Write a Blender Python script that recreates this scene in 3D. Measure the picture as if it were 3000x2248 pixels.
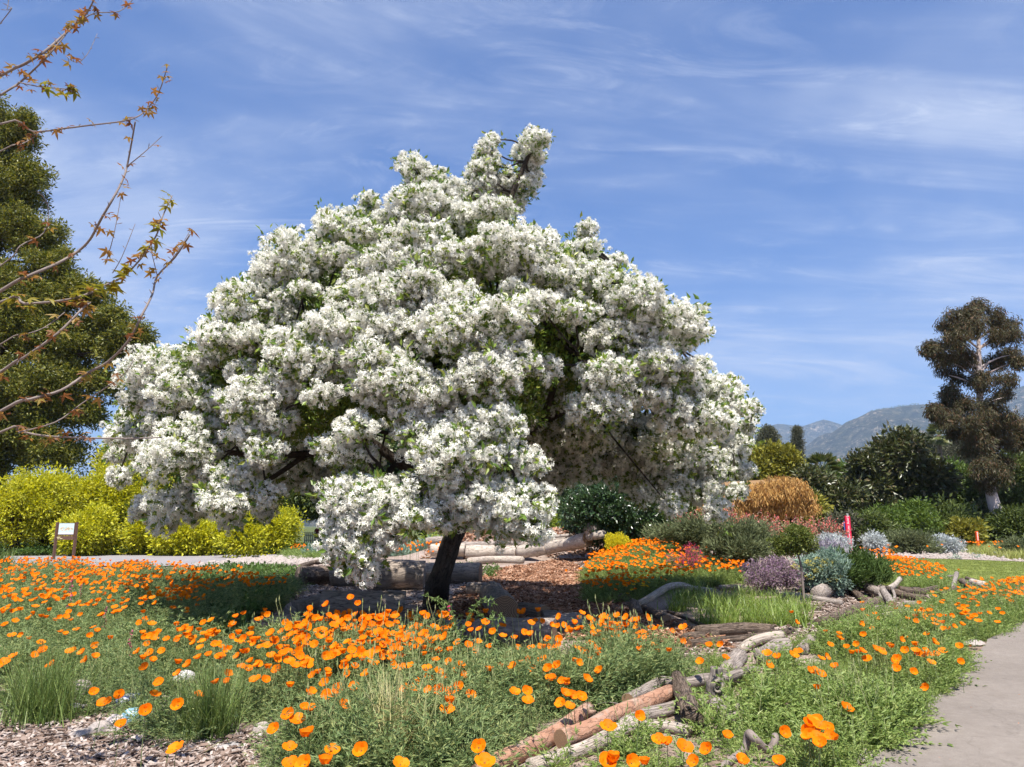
import bpy, bmesh, math, random
import numpy as np
from mathutils import Vector, Matrix, Quaternion

for o in list(bpy.data.objects):
    bpy.data.objects.remove(o)
SC = bpy.context.scene
COL = SC.collection
R = math.radians

# ------------------------------------------------------------------ camera
EYE = 1.6
F = 2167.0                      # focal length in photograph pixels (3000 wide)
PITCH = R(10.9)
cam_d = bpy.data.cameras.new('camera')
cam = bpy.data.objects.new('camera', cam_d)
COL.objects.link(cam)
cam_d.sensor_width = 36.0
cam_d.lens = 36.0 * F / 3000.0
cam_d.clip_start = 0.05
cam_d.clip_end = 60000
cam.location = (0, 0, EYE)
cam.rotation_euler = (R(90) + PITCH, 0, 0)
SC.camera = cam

# ------------------------------------------------------------------ light
SUN_EL, SUN_AZ = R(65), R(179)          # azimuth clockwise from +Y: behind the camera, a little left
to_sun = Vector((math.sin(SUN_AZ) * math.cos(SUN_EL), math.cos(SUN_AZ) * math.cos(SUN_EL), math.sin(SUN_EL)))
sd = bpy.data.lights.new('sun', 'SUN')
sd.energy = 5.0
sd.angle = R(0.53)
sd.color = (1.0, 0.95, 0.87)
sun = bpy.data.objects.new('sun', sd)
COL.objects.link(sun)
sun.rotation_euler = to_sun.to_track_quat('Z', 'Y').to_euler()
sun.location = (-10, -20, 40)

W = bpy.data.worlds.new('World')
SC.world = W
W.use_nodes = True
nt = W.node_tree
nt.nodes.clear()


def N(t, typ, **kw):
    n = t.nodes.new(typ)
    for k, v in kw.items():
        if k == 'inp':
            for a, b in v.items():
                n.inputs[a].default_value = b
        else:
            setattr(n, k, v)
    return n


out = N(nt, 'ShaderNodeOutputWorld')
bg = N(nt, 'ShaderNodeBackground', inp={1: 0.063})
sky = N(nt, 'ShaderNodeTexSky', sky_type='NISHITA', sun_disc=False)
sky.sun_elevation = SUN_EL
sky.sun_rotation = SUN_AZ
sky.air_density = 1.3
sky.dust_density = 0.2
sky.ozone_density = 4.0
tc = N(nt, 'ShaderNodeTexCoord')
sep = N(nt, 'ShaderNodeSeparateXYZ')
nt.links.new(tc.outputs['Generated'], sep.inputs[0])


def M_(op, a, b=None, clamp=False, t=None):
    t = t or nt
    n = N(t, 'ShaderNodeMath', operation=op, use_clamp=clamp)
    for i, v in enumerate((a, b)):
        if v is None:
            continue
        if isinstance(v, (int, float)):
            n.inputs[i].default_value = v
        else:
            t.links.new(v, n.inputs[i])
    return n.outputs[0]


zc = M_('ADD', M_('MAXIMUM', sep.outputs[2], 0.0), 0.16)
cx = M_('DIVIDE', sep.outputs[0], zc)
cy = M_('DIVIDE', sep.outputs[1], zc)
cmb = N(nt, 'ShaderNodeCombineXYZ')
nt.links.new(M_('ADD', cx, .8), cmb.inputs[0])
nt.links.new(cy, cmb.inputs[1])


def cloud(scale, detail, rough, rot, stretch, loc, lo, hi, dist=0.6):
    mp = N(nt, 'ShaderNodeMapping')
    mp.inputs['Rotation'].default_value = (0, 0, rot)
    mp.inputs['Scale'].default_value = (stretch[0], stretch[1], 1)
    mp.inputs['Location'].default_value = loc
    nt.links.new(cmb.outputs[0], mp.inputs[0])
    nz = N(nt, 'ShaderNodeTexNoise', inp={'Scale': scale, 'Detail': detail, 'Roughness': rough, 'Distortion': dist})
    nt.links.new(mp.outputs[0], nz.inputs['Vector'])
    mr = N(nt, 'ShaderNodeMapRange', interpolation_type='SMOOTHSTEP', inp={'From Min': lo, 'From Max': hi})
    nt.links.new(nz.outputs[0], mr.inputs[0])
    return mr.outputs[0]


c_big = cloud(0.9, 4, .55, R(25), (1, 1.2), (3.1, 1.7, 0), .34, .66, .5)
c_str = cloud(1.6, 8, .62, R(-32), (0.55, 1.7), (2.4, 5.2, 0), .36, .70, 1.6)
c_fine = cloud(4.2, 8, .68, R(40), (0.6, 1.7), (7.7, 2.2, 0), .46, .74, 2.2)
c_veil = M_('MULTIPLY', c_big, M_('ADD', M_('MULTIPLY', c_str, .50), .20))
c_wisp = M_('MULTIPLY', c_fine, M_('ADD', M_('MULTIPLY', c_str, .34), .05))
c_fac = M_('MULTIPLY', M_('ADD', c_veil, c_wisp, True), M_('MULTIPLY', sep.outputs[2], 14.0, True))
mixc = N(nt, 'ShaderNodeMix', data_type='RGBA')
gain = N(nt, 'ShaderNodeMix', data_type='RGBA', blend_type='MULTIPLY', inp={0: 1.0})
nt.links.new(sky.outputs[0], gain.inputs[6])
gain.inputs[7].default_value = (0.46, 0.69, 1.07, 1)
nt.links.new(c_fac, mixc.inputs[0])
nt.links.new(gain.outputs[2], mixc.inputs[6])
mixc.inputs[7].default_value = (5.6, 6.1, 7.3, 1)
nt.links.new(mixc.outputs[2], bg.inputs[0])
nt.links.new(bg.outputs[0], out.inputs[0])

SC.view_settings.view_transform = 'Standard'
SC.view_settings.look = 'None'
SC.view_settings.gamma = 1.0
SC.view_settings.exposure = 1.1
SC.view_settings.use_curve_mapping = False
SC.render.engine = 'CYCLES'
SC.cycles.use_denoising = True
SC.cycles.max_bounces = 5
SC.cycles.diffuse_bounces = 2
SC.cycles.transmission_bounces = 3
SC.cycles.glossy_bounces = 2
SC.cycles.transparent_max_bounces = 8
SC.cycles.caustics_reflective = False
SC.cycles.caustics_refractive = False
SC.cycles.volume_bounces = 0
SC.cycles.use_adaptive_sampling = True
SC.cycles.adaptive_threshold = 0.02

# ------------------------------------------------------------------ helpers
rng = np.random.default_rng(11)
random.seed(5)
CA, SA = math.cos(PITCH), math.sin(PITCH)


def ray(px, py):
    x, y = (px - 1500.0) / F, (1124.0 - py) / F
    return Vector((x, CA - SA * y, SA + CA * y))


def A(px, py, Y):
    """world point seen at photograph pixel (px, py) at distance Y along the ground"""
    d = ray(px, py)
    return Vector((0, 0, EYE)) + d * (Y / d.y)


def sst(t):
    t = np.clip(t, 0, 1)
    return t * t * (3 - 2 * t)


def H(x, y):
    """height of the ground"""
    x = np.asarray(x, float)
    y = np.asarray(y, float)
    yy = np.maximum(y, 1.0)
    u = x / yy
    m1 = 0.80 * sst((y - 14.0) / 12) * sst((u - .055) / .15) * (1 - sst((u - .36) / .10)) * (1 - sst((y - 40) / 14))
    q = ((x - 1.3) / 5.4) ** 2 + ((y - 37.5) / 4.9) ** 2
    m2 = 1.45 * np.exp(-q * q)
    m0 = .2 * sst((y - 20) / 9) * sst((x + 8) / 5) * (1 - sst((y - 60) / 20)) * (1 - sst((x - 10) / 6))
    bump = 0.025 * np.sin(x * 1.7 + 1.3 * np.sin(y * .9)) * np.sin(y * 1.35 + x * .4)
    bump = bump * (1 - sst((np.hypot(x, y) - 30) / 20))
    return np.maximum(np.maximum(m1, m2), m0) + bump


def h(x, y):
    return float(H(x, y))


def G(px, py, dz=0.0):
    """point on the ground (raised by dz) seen at pixel (px, py)"""
    d = ray(px, py)
    Y = 3.0
    prev = 3.0
    while Y < 160:
        p = Vector((0, 0, EYE)) + d * (Y / d.y)
        if p.z <= h(p.x, p.y) + dz:
            break
        prev = Y
        Y *= 1.01
    lo, hi = prev, Y
    for _ in range(18):
        m = .5 * (lo + hi)
        p = Vector((0, 0, EYE)) + d * (m / d.y)
        if p.z <= h(p.x, p.y) + dz:
            hi = m
        else:
            lo = m
    return Vector((0, 0, EYE)) + d * (hi / d.y)


def tag(o, label=None, cat=None, group=None, kind=None):
    if label:
        o['label'] = label
    if cat:
        o['category'] = cat
    if group:
        o['group'] = group
    if kind:
        o['kind'] = kind
    return o


def empty(name, loc=(0, 0, 0), rz=0, label=None, cat=None, group=None):
    o = bpy.data.objects.new(name, None)
    o.empty_display_size = .1
    o.location = loc
    o.rotation_euler = (0, 0, rz)
    COL.objects.link(o)
    return tag(o, label, cat, group)


def mesh_data(name, v, f, mats, mi=None, smooth=False, uv=None):
    me = bpy.data.meshes.new(name)
    me.from_pydata([tuple(p) for p in v], [], [tuple(q) for q in f])
    for m in (mats if isinstance(mats, (list, tuple)) else [mats]):
        me.materials.append(m)
    if mi is not None:
        me.polygons.foreach_set('material_index', mi)
    if smooth:
        me.polygons.foreach_set('use_smooth', [True] * len(me.polygons))
    if uv is not None:
        l = me.uv_layers.new(name='UVMap')
        for p in me.polygons:
            for k, li in enumerate(p.loop_indices):
                l.data[li].uv = uv[me.loops[li].vertex_index]
    me.update()
    return me


def link(name, me, parent=None, loc=(0, 0, 0), rot=(0, 0, 0), scl=(1, 1, 1), world=False):
    """link a mesh; with world=True its coordinates are world ones and the parent's place is taken off"""
    o = bpy.data.objects.new(name, me)
    COL.objects.link(o)
    if parent is not None:
        o.parent = parent
        if world:
            mp_ = Matrix.LocRotScale(parent.location, parent.rotation_euler, parent.scale)
            if parent.parent is not None:
                pp = parent.parent
                mp_ = Matrix.LocRotScale(pp.location, pp.rotation_euler, pp.scale) @ mp_
            o.matrix_parent_inverse = mp_.inverted()
    o.location = loc
    o.rotation_euler = rot
    o.scale = scl
    return o


class MB:
    def __init__(s):
        s.v, s.f, s.m, s.uv = [], [], [], []

    def add(s, v, f, m=0, uv=None):
        b = len(s.v)
        s.v += [tuple(p) for p in v]
        s.f += [tuple(i + b for i in q) for q in f]
        s.m += [m] * len(f)
        s.uv += list(uv) if uv is not None else [(0, 0)] * len(v)

    def box(s, c, d, rot=None, m=0):
        hx, hy, hz = d[0] / 2, d[1] / 2, d[2] / 2
        pts = [Vector((x, y, z)) for x in (-hx, hx) for y in (-hy, hy) for z in (-hz, hz)]
        if rot is not None:
            pts = [rot @ p for p in pts]
        c = Vector(c)
        s.add([p + c for p in pts], [(0, 1, 3, 2), (4, 6, 7, 5), (0, 4, 5, 1), (2, 3, 7, 6), (0, 2, 6, 4), (1, 5, 7, 3)], m)

    def tube(s, pts, rad, n=8, m=0, cap=True, wob=0.0, capm=None, seed=0, uvs=1.0, tex=0.0):
        pts = [Vector(p) for p in pts]
        if not isinstance(rad, (list, tuple)):
            rad = [rad] * len(pts)
        rg = random.Random(seed)
        ph = [rg.uniform(0, 6.28) for _ in range(4)]
        vs, uv, fs = [], [], []
        up = Vector((0, 0, 1))
        L = 0
        for i, p in enumerate(pts):
            t = (pts[min(i + 1, len(pts) - 1)] - pts[max(i - 1, 0)])
            t.normalize()
            if abs(t.dot(up)) > .95:
                up = Vector((1, 0, 0)) if abs(t.x) < .9 else Vector((0, 1, 0))
            a = t.cross(up).normalized()
            b = a.cross(t).normalized()
            up = b
            if i:
                L += (p - pts[i - 1]).length
            for k in range(n):
                an = 2 * math.pi * k / n
                r = rad[i] * (1 + wob * (math.sin(2 * an + ph[0] + L * 3) * .5 + math.sin(3 * an + ph[1] - L * 5) * .35 + math.sin(L * 11 + ph[2]) * .3) + tex * rg.uniform(-1, 1))
                vs.append(p + a * (math.cos(an) * r) + b * (math.sin(an) * r))
                uv.append((an / 6.2832 * uvs, L))
        for i in range(len(pts) - 1):
            for k in range(n):
                k2 = (k + 1) % n
                fs.append((i * n + k, i * n + k2, (i + 1) * n + k2, (i + 1) * n + k))
        s.add(vs, fs, m, uv)
        if cap:
            b0 = len(s.v) - len(vs)
            s.f.append(tuple(b0 + k for k in range(n))[::-1])
            s.m.append(m if capm is None else capm)
            s.f.append(tuple(b0 + (len(pts) - 1) * n + k for k in range(n)))
            s.m.append(m if capm is None else capm)

    def data(s, name, mats, smooth=False):
        return mesh_data(name, s.v, s.f, mats, s.m, smooth, s.uv)

    def build(s, name, mats, parent=None, smooth=False, **kw):
        return link(name, s.data(name, mats, smooth), parent, **kw)


def smooth_path(pts, rad=None, k=4):
    """Catmull-Rom through pts (and radii)"""
    P = [Vector(p) for p in pts]
    if rad is None:
        rad = [1] * len(P)
    op, orr = [], []
    for i in range(len(P) - 1):
        p0, p1, p2, p3 = P[max(i - 1, 0)], P[i], P[i + 1], P[min(i + 2, len(P) - 1)]
        for j in range(k):
            t = j / k
            op.append(.5 * ((2 * p1) + (p2 - p0) * t + (2 * p0 - 5 * p1 + 4 * p2 - p3) * t * t + (3 * p1 - p0 - 3 * p2 + p3) * t ** 3))
            orr.append(rad[i] * (1 - t) + rad[i + 1] * t)
    op.append(P[-1])
    orr.append(rad[-1])
    return op, orr


# geometry-node scatter ------------------------------------------------------
_NG = {}


def scatter_group(protos):
    key = tuple(p.name for p in protos)
    if key in _NG:
        return _NG[key]
    ng = bpy.data.node_groups.new('scatter', 'GeometryNodeTree')
    ng.interface.new_socket('Geometry', in_out='INPUT', socket_type='NodeSocketGeometry')
    ng.interface.new_socket('Geometry', in_out='OUTPUT', socket_type='NodeSocketGeometry')
    gi = ng.nodes.new('NodeGroupInput')
    go = ng.nodes.new('NodeGroupOutput')
    ip = ng.nodes.new('GeometryNodeInstanceOnPoints')
    jn = ng.nodes.new('GeometryNodeJoinGeometry')
    for p in protos:
        oi = ng.nodes.new('GeometryNodeObjectInfo')
        oi.inputs['Object'].default_value = p
        oi.inputs['As Instance'].default_value = True
        ng.links.new(oi.outputs['Geometry'], jn.inputs[0])
    at_ = {}
    for nm, ty in (('rot', 'FLOAT_VECTOR'), ('scl', 'FLOAT_VECTOR'), ('idx', 'INT')):
        a = ng.nodes.new('GeometryNodeInputNamedAttribute')
        a.data_type = ty
        a.inputs['Name'].default_value = nm
        at_[nm] = a.outputs['Attribute']
    e2r = ng.nodes.new('FunctionNodeEulerToRotation')
    ng.links.new(at_['rot'], e2r.inputs[0])
    ng.links.new(gi.outputs[0], ip.inputs['Points'])
    ng.links.new(jn.outputs[0], ip.inputs['Instance'])
    ip.inputs['Pick Instance'].default_value = True
    ng.links.new(at_['idx'], ip.inputs['Instance Index'])
    ng.links.new(e2r.outputs[0], ip.inputs['Rotation'])
    ng.links.new(at_['scl'], ip.inputs['Scale'])
    ng.links.new(ip.outputs[0], go.inputs[0])
    _NG[key] = ng
    return ng


def proto(name, me):
    return bpy.data.objects.new(name, me)       # never linked to the scene: only a source for scatter


def scatter(name, pts, rots, scls, protos, parent=None, kind='stuff'):
    pts = np.asarray(pts, np.float32).reshape(-1, 3)
    n = len(pts)
    scls = np.asarray(scls, np.float32)
    if scls.ndim == 1:
        scls = np.repeat(scls[:, None], 3, 1)
    if parent is not None:
        pts = pts - np.array(parent.location, np.float32)
    me = bpy.data.meshes.new(name)
    me.vertices.add(n)
    me.vertices.foreach_set('co', pts.ravel())
    a = me.attributes.new('rot', 'FLOAT_VECTOR', 'POINT')
    a.data.foreach_set('vector', np.asarray(rots, np.float32).ravel())
    a = me.attributes.new('scl', 'FLOAT_VECTOR', 'POINT')
    a.data.foreach_set('vector', np.ascontiguousarray(scls, np.float32).ravel())
    a = me.attributes.new('idx', 'INT', 'POINT')
    a.data.foreach_set('value', rng.integers(0, len(protos), n).astype(np.int32))
    for p in protos:
        for m in p.data.materials:
            if m.name not in me.materials:
                me.materials.append(m)
    o = link(name, me, parent)
    md = o.modifiers.new('scatter', 'NODES')
    md.node_group = scatter_group(protos)
    if kind:
        o['kind'] = kind
    return o


def rot_out(d, jitter=.4):
    """Euler turning +Z to the directions d"""
    d = np.asarray(d, float)
    th = np.arccos(np.clip(d[:, 2] / np.maximum(np.linalg.norm(d, axis=1), 1e-6), -1, 1))
    ph = np.arctan2(d[:, 1], d[:, 0])
    n = len(d)
    return np.stack([rng.normal(0, jitter, n), th + rng.normal(0, jitter, n), ph + rng.normal(0, jitter * .5, n)], 1)


def in_poly(x, y, P):
    x = np.asarray(x)
    y = np.asarray(y)
    c = np.zeros(x.shape, bool)
    n = len(P)
    for i in range(n):
        x1, y1 = P[i]
        x2, y2 = P[(i + 1) % n]
        if y1 == y2:
            continue
        c ^= ((y1 > y) != (y2 > y)) & (x < (x2 - x1) * (y - y1) / (y2 - y1) + x1)
    return c


def edge_dist(x, y, P):
    d = np.full(np.shape(x), 1e9)
    for i in range(len(P)):
        x1, y1 = P[i]
        x2, y2 = P[(i + 1) % len(P)]
        dx, dy = x2 - x1, y2 - y1
        t = np.clip(((x - x1) * dx + (y - y1) * dy) / (dx * dx + dy * dy + 1e-9), 0, 1)
        d = np.minimum(d, np.hypot(x - x1 - t * dx, y - y1 - t * dy))
    return d


def poly_ground(P, dz=0.0):
    return [tuple(G(px, py, dz)[:2]) for px, py in P]


def sample_ground(Pw, n):
    """n random spots inside a polygon given on the ground in metres"""
    xs = [p[0] for p in Pw]
    ys = [p[1] for p in Pw]
    ox = np.zeros(0)
    oy = np.zeros(0)
    while len(ox) < n:
        x = rng.uniform(min(xs), max(xs), n * 2)
        y = rng.uniform(min(ys), max(ys), n * 2)
        k = in_poly(x, y, Pw)
        ox = np.concatenate([ox, x[k]])
        oy = np.concatenate([oy, y[k]])
    return ox[:n], oy[:n]


# ------------------------------------------------------------------ materials
_MT = {}


def mat_new(name):
    m = bpy.data.materials.new(name)
    m.use_nodes = True
    t = m.node_tree
    b = t.nodes['Principled BSDF']
    return m, t, b


def ramp(t, fac, cols, pos=None):
    r = N(t, 'ShaderNodeValToRGB')
    e = r.color_ramp.elements
    pos = pos or [i / (len(cols) - 1) for i in range(len(cols))]
    while len(e) < len(cols):
        e.new(.5)
    for el, c, p in zip(e, cols, pos):
        el.position = p
        el.color = (*c, 1)
    t.links.new(fac, r.inputs[0])
    return r.outputs[0]


def noise(t, scale, detail=4, rough=.6, vec=None, dist=0.0):
    n = N(t, 'ShaderNodeTexNoise', inp={'Scale': scale, 'Detail': detail, 'Roughness': rough, 'Distortion': dist})
    if vec is not None:
        t.links.new(vec, n.inputs['Vector'])
    return n.outputs[0]


def leaf_mat(name, cols, trans=.3, rough=.5, spec=.35, hue=.485, val=1.25):
    """foliage: colour varies from sprig to sprig, light comes through the leaf"""
    if name in _MT:
        return _MT[name]
    m, t, b = mat_new(name)
    oi = N(t, 'ShaderNodeObjectInfo')
    geo = N(t, 'ShaderNodeNewGeometry')
    fac = M_('FRACT', M_('ADD', M_('MULTIPLY', oi.outputs['Random'], .75, t=t), M_('MULTIPLY', geo.outputs['Random Per Island'], .9, t=t), t=t), t=t)
    c = ramp(t, fac, cols)
    t.links.new(c, b.inputs['Base Color'])
    b.inputs['Roughness'].default_value = rough
    b.inputs['Specular IOR Level'].default_value = spec
    if trans > 0:
        tr = N(t, 'ShaderNodeBsdfTranslucent')
        hs = N(t, 'ShaderNodeHueSaturation', inp={'Hue': hue, 'Saturation': 1.05, 'Value': val})
        t.links.new(c, hs.inputs['Color'])
        t.links.new(hs.outputs[0], tr.inputs[0])
        mx = N(t, 'ShaderNodeMixShader', inp={0: trans})
        t.links.new(b.outputs[0], mx.inputs[1])
        t.links.new(tr.outputs[0], mx.inputs[2])
        t.links.new(mx.outputs[0], t.nodes['Material Output'].inputs[0])
    _MT[name] = m
    return m


def plain_mat(name, col, rough=.6, spec=.3, var=.12, nscale=14.0, bump=0.0, metal=0.0):
    if name in _MT:
        return _MT[name]
    m, t, b = mat_new(name)
    tcx = N(t, 'ShaderNodeTexCoord')
    nz = noise(t, nscale, 5, .6, tcx.outputs['Object'])
    lo = tuple(max(0, c * (1 - var)) for c in col)
    hi = tuple(min(1, c * (1 + var)) for c in col)
    t.links.new(ramp(t, nz, [lo, hi], [.3, .7]), b.inputs['Base Color'])
    b.inputs['Roughness'].default_value = rough
    b.inputs['Specular IOR Level'].default_value = spec
    b.inputs['Metallic'].default_value = metal
    if bump:
        bp = N(t, 'ShaderNodeBump', inp={'Strength': bump, 'Distance': .02})
        t.links.new(nz, bp.inputs['Height'])
        t.links.new(bp.outputs[0], b.inputs['Normal'])
    _MT[name] = m
    return m


def wood_mat(name, cols, sx=7.0, sy=1.1, bump=.6, crack=.5, blotch=None, rough=.85, dist=.02):
    """bark / weathered wood: grain runs along the log (UV: x round it, y metres along it)"""
    m, t, b = mat_new(name)
    uv = N(t, 'ShaderNodeUVMap')
    oi = N(t, 'ShaderNodeObjectInfo')
    tcx = N(t, 'ShaderNodeTexCoord')
    mp = N(t, 'ShaderNodeMapping')
    mp.inputs['Scale'].default_value = (sx, sy, 1)
    t.links.new(uv.outputs[0], mp.inputs[0])
    ad = N(t, 'ShaderNodeVectorMath', operation='ADD')
    t.links.new(mp.outputs[0], ad.inputs[0])
    t.links.new(oi.outputs['Location'], ad.inputs[1])
    g1 = noise(t, 3.0, 8, .65, ad.outputs[0], .4)
    g2 = noise(t, 9.0, 6, .7, ad.outputs[0], .8)
    nb = noise(t, 5.0, 4, .6, tcx.outputs['Object'])
    f = M_('ADD', M_('MULTIPLY', g1, .55, t=t), M_('ADD', M_('MULTIPLY', g2, .25, t=t), M_('MULTIPLY', nb, .25, t=t), t=t), t=t)
    c = ramp(t, f, cols, [.34 + .36 * i / (len(cols) - 1) for i in range(len(cols))])
    # cracks along the grain
    vo = N(t, 'ShaderNodeTexVoronoi', feature='DISTANCE_TO_EDGE', inp={'Scale': 2.2, 'Randomness': 1.0})
    mp2 = N(t, 'ShaderNodeVectorMath', operation='ADD')
    t.links.new(ad.outputs[0], mp2.inputs[0])
    nv = N(t, 'ShaderNodeTexNoise', inp={'Scale': 2.0, 'Detail': 4.0})
    t.links.new(ad.outputs[0], nv.inputs['Vector'])
    t.links.new(nv.outputs['Color'], mp2.inputs[1])
    t.links.new(mp2.outputs[0], vo.inputs['Vector'])
    ck = N(t, 'ShaderNodeMapRange', inp={'From Min': 0.0, 'From Max': .07, 'To Min': 1 - crack, 'To Max': 1.0})
    t.links.new(vo.outputs['Distance'], ck.inputs[0])
    mu = N(t, 'ShaderNodeMix', data_type='RGBA', blend_type='MULTIPLY', inp={0: 1.0})
    t.links.new(c, mu.inputs[6])
    t.links.new(ck.outputs[0], mu.inputs[7])
    col = mu.outputs[2]
    if blotch is not None:
        nb2 = noise(t, 3.2, 6, .7, tcx.outputs['Object'], .6)
        mr = N(t, 'ShaderNodeMapRange', inp={'From Min': .5, 'From Max': .62})
        t.links.new(nb2, mr.inputs[0])
        m3 = N(t, 'ShaderNodeMix', data_type='RGBA')
        t.links.new(mr.outputs[0], m3.inputs[0])
        t.links.new(col, m3.inputs[6])
        m3.inputs[7].default_value = (*blotch, 1)
        col = m3.outputs[2]
    t.links.new(col, b.inputs['Base Color'])
    b.inputs['Roughness'].default_value = rough
    b.inputs['Specular IOR Level'].default_value = .2
    hg = M_('MULTIPLY', M_('ADD', g1, M_('MULTIPLY', g2, .5, t=t), t=t), ck.outputs[0], t=t)
    bp = N(t, 'ShaderNodeBump', inp={'Strength': bump, 'Distance': dist})
    t.links.new(hg, bp.inputs['Height'])
    t.links.new(bp.outputs[0], b.inputs['Normal'])
    return m


W_GREY = wood_mat('weathered_grey_wood', [(.13, .105, .09), (.28, .235, .205), (.45, .395, .35)], bump=.8)
W_PALE = wood_mat('bleached_wood', [(.24, .195, .16), (.42, .355, .295), (.56, .49, .42)], bump=.7)
W_SALM = wood_mat('smooth_salmon_bark', [(.20, .10, .065), (.34, .185, .12), (.42, .265, .19)], sx=3, sy=2.2, bump=.5, crack=.55, blotch=(.34, .26, .21))
W_BARK = wood_mat('brown_ridged_bark', [(.06, .045, .035), (.17, .125, .095), (.30, .235, .185)], sx=10, sy=1.6, bump=1.0, crack=.7, dist=.03)
W_RING = wood_mat('seat_log_wood', [(.13, .10, .08), (.27, .22, .18), (.40, .34, .29)], sx=9, sy=1.0, bump=.7, crack=.6)
W_TREE = wood_mat('tree_bark', [(.035, .028, .022), (.075, .058, .045), (.12, .095, .075)], sx=9, sy=2.2, bump=1.0, crack=.6, dist=.04)
W_TWIG = wood_mat('twig_bark', [(.12, .095, .085), (.21, .17, .15), (.32, .27, .24)], sx=2, sy=5, bump=.3, crack=.2)
W_EUC = wood_mat('pale_eucalyptus_bark', [(.36, .29, .27), (.48, .41, .39), (.58, .52, .50)], sx=4, sy=.5, bump=.3, crack=.2, blotch=(.38, .30, .27))


def cut_mat():
    m, t, b = mat_new('cut_end_wood')
    tcx = N(t, 'ShaderNodeTexCoord')
    oi = N(t, 'ShaderNodeObjectInfo')
    wv = N(t, 'ShaderNodeTexWave', wave_type='RINGS', rings_direction='Z', inp={'Scale': 3.2, 'Distortion': 3.0, 'Detail': 4.0})
    t.links.new(tcx.outputs['Object'], wv.inputs['Vector'])
    t.links.new(ramp(t, wv.outputs[0], [(.07, .035, .02), (.26, .15, .08), (.36, .23, .13)]), b.inputs['Base Color'])
    b.inputs['Roughness'].default_value = .9
    return m


M_CUT = cut_mat()
M_STEM = leaf_mat('stem_green', [(.10, .15, .05), (.16, .2, .08)], .15)
# ------------------------------------------------------------------ ground
def ground_mat():
    m, t, b = mat_new('garden_soil')
    tcx = N(t, 'ShaderNodeTexCoord')
    v = tcx.outputs['Object']
    n1 = noise(t, .35, 6, .6, v)
    n2 = noise(t, 7.0, 8, .7, v)
    n3 = noise(t, 38.0, 4, .7, v)
    soil = ramp(t, n2, [(.10, .07, .05), (.22, .16, .12), (.34, .27, .22)], [.3, .5, .72])
    chip = ramp(t, n3, [(.12, .085, .065), (.36, .28, .24), (.52, .45, .41)], [.32, .52, .75])
    mx = N(t, 'ShaderNodeMix', data_type='RGBA')
    mr = N(t, 'ShaderNodeMapRange', inp={'From Min': .38, 'From Max': .6})
    t.links.new(n1, mr.inputs[0])
    t.links.new(mr.outputs[0], mx.inputs[0])
    t.links.new(soil, mx.inputs[6])
    t.links.new(chip, mx.inputs[7])
    # grassy floor under the far planting
    sp = N(t, 'ShaderNodeSeparateXYZ')
    t.links.new(v, sp.inputs[0])
    fr = N(t, 'ShaderNodeMapRange', interpolation_type='SMOOTHSTEP', inp={'From Min': 42.0, 'From Max': 60.0})
    t.links.new(sp.outputs[1], fr.inputs[0])
    mg = N(t, 'ShaderNodeMix', data_type='RGBA')
    t.links.new(fr.outputs[0], mg.inputs[0])
    t.links.new(mx.outputs[2], mg.inputs[6])
    t.links.new(ramp(t, n2, [(.05, .07, .02), (.12, .13, .05)], [.3, .7]), mg.inputs[7])
    t.links.new(mg.outputs[2], b.inputs['Base Color'])
    b.inputs['Roughness'].default_value = .95
    b.inputs['Specular IOR Level'].default_value = .1
    bp = N(t, 'ShaderNodeBump', inp={'Strength': .8, 'Distance': .03})
    t.links.new(M_('ADD', n2, M_('MULTIPLY', n3, .6, t=t), t=t), bp.inputs['Height'])
    t.links.new(bp.outputs[0], b.inputs['Normal'])
    return m


def spaced(n, near, far):
    s = np.linspace(-1, 1, n)
    k = 9.0
    return near * 0 + far * np.sinh(k * s) / np.sinh(k)


gx = spaced(301, .1, 9000)
gy = spaced(301, .1, 9000) + 14
X, Y = np.meshgrid(gx, gy)
Z = H(X, Y)
V = np.stack([X.ravel(), Y.ravel(), Z.ravel()], 1)
nx = len(gx)
idx = np.arange(nx * len(gy)).reshape(len(gy), nx)
Fq = np.stack([idx[:-1, :-1].ravel(), idx[:-1, 1:].ravel(), idx[1:, 1:].ravel(), idx[1:, :-1].ravel()], 1)
g = link('ground', mesh_data('ground', V.tolist(), Fq.tolist(), ground_mat(), smooth=True))
tag(g, 'brown garden soil with wood chips and grit under the beds', 'ground', kind='structure')


def ribbon(name, left, right, dz, mat_, nl=60, nw=14, wig=0.0):
    """a sheet between two polylines on the ground, lying dz above it"""
    def resample(P, n):
        P = np.asarray(P, float)
        d = np.r_[0, np.cumsum(np.hypot(*np.diff(P, axis=0).T))]
        s = np.linspace(0, d[-1], n)
        return np.stack([np.interp(s, d, P[:, 0]), np.interp(s, d, P[:, 1])], 1)
    a, b_ = resample(left, nl), resample(right, nl)
    if wig:
        s = np.arange(nl)
        for e, ph in ((a, 0), (b_, 2)):
            e[:, 0] += wig * (np.sin(s * .9 + ph) + .6 * np.sin(s * 2.3 + ph * 2))
            e[:, 1] += wig * (np.cos(s * 1.1 + ph) + .5 * np.sin(s * 1.9))
    vs, fs = [], []
    for i in range(nl):
        for j in range(nw):
            p = a[i] * (1 - j / (nw - 1)) + b_[i] * (j / (nw - 1))
            vs.append((p[0], p[1], h(p[0], p[1]) + dz))
    for i in range(nl - 1):
        for j in range(nw - 1):
            fs.append((i * nw + j, i * nw + j + 1, (i + 1) * nw + j + 1, (i + 1) * nw + j))
    o = link(name, mesh_data(name, vs, fs, mat_, smooth=True))
    return o


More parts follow.
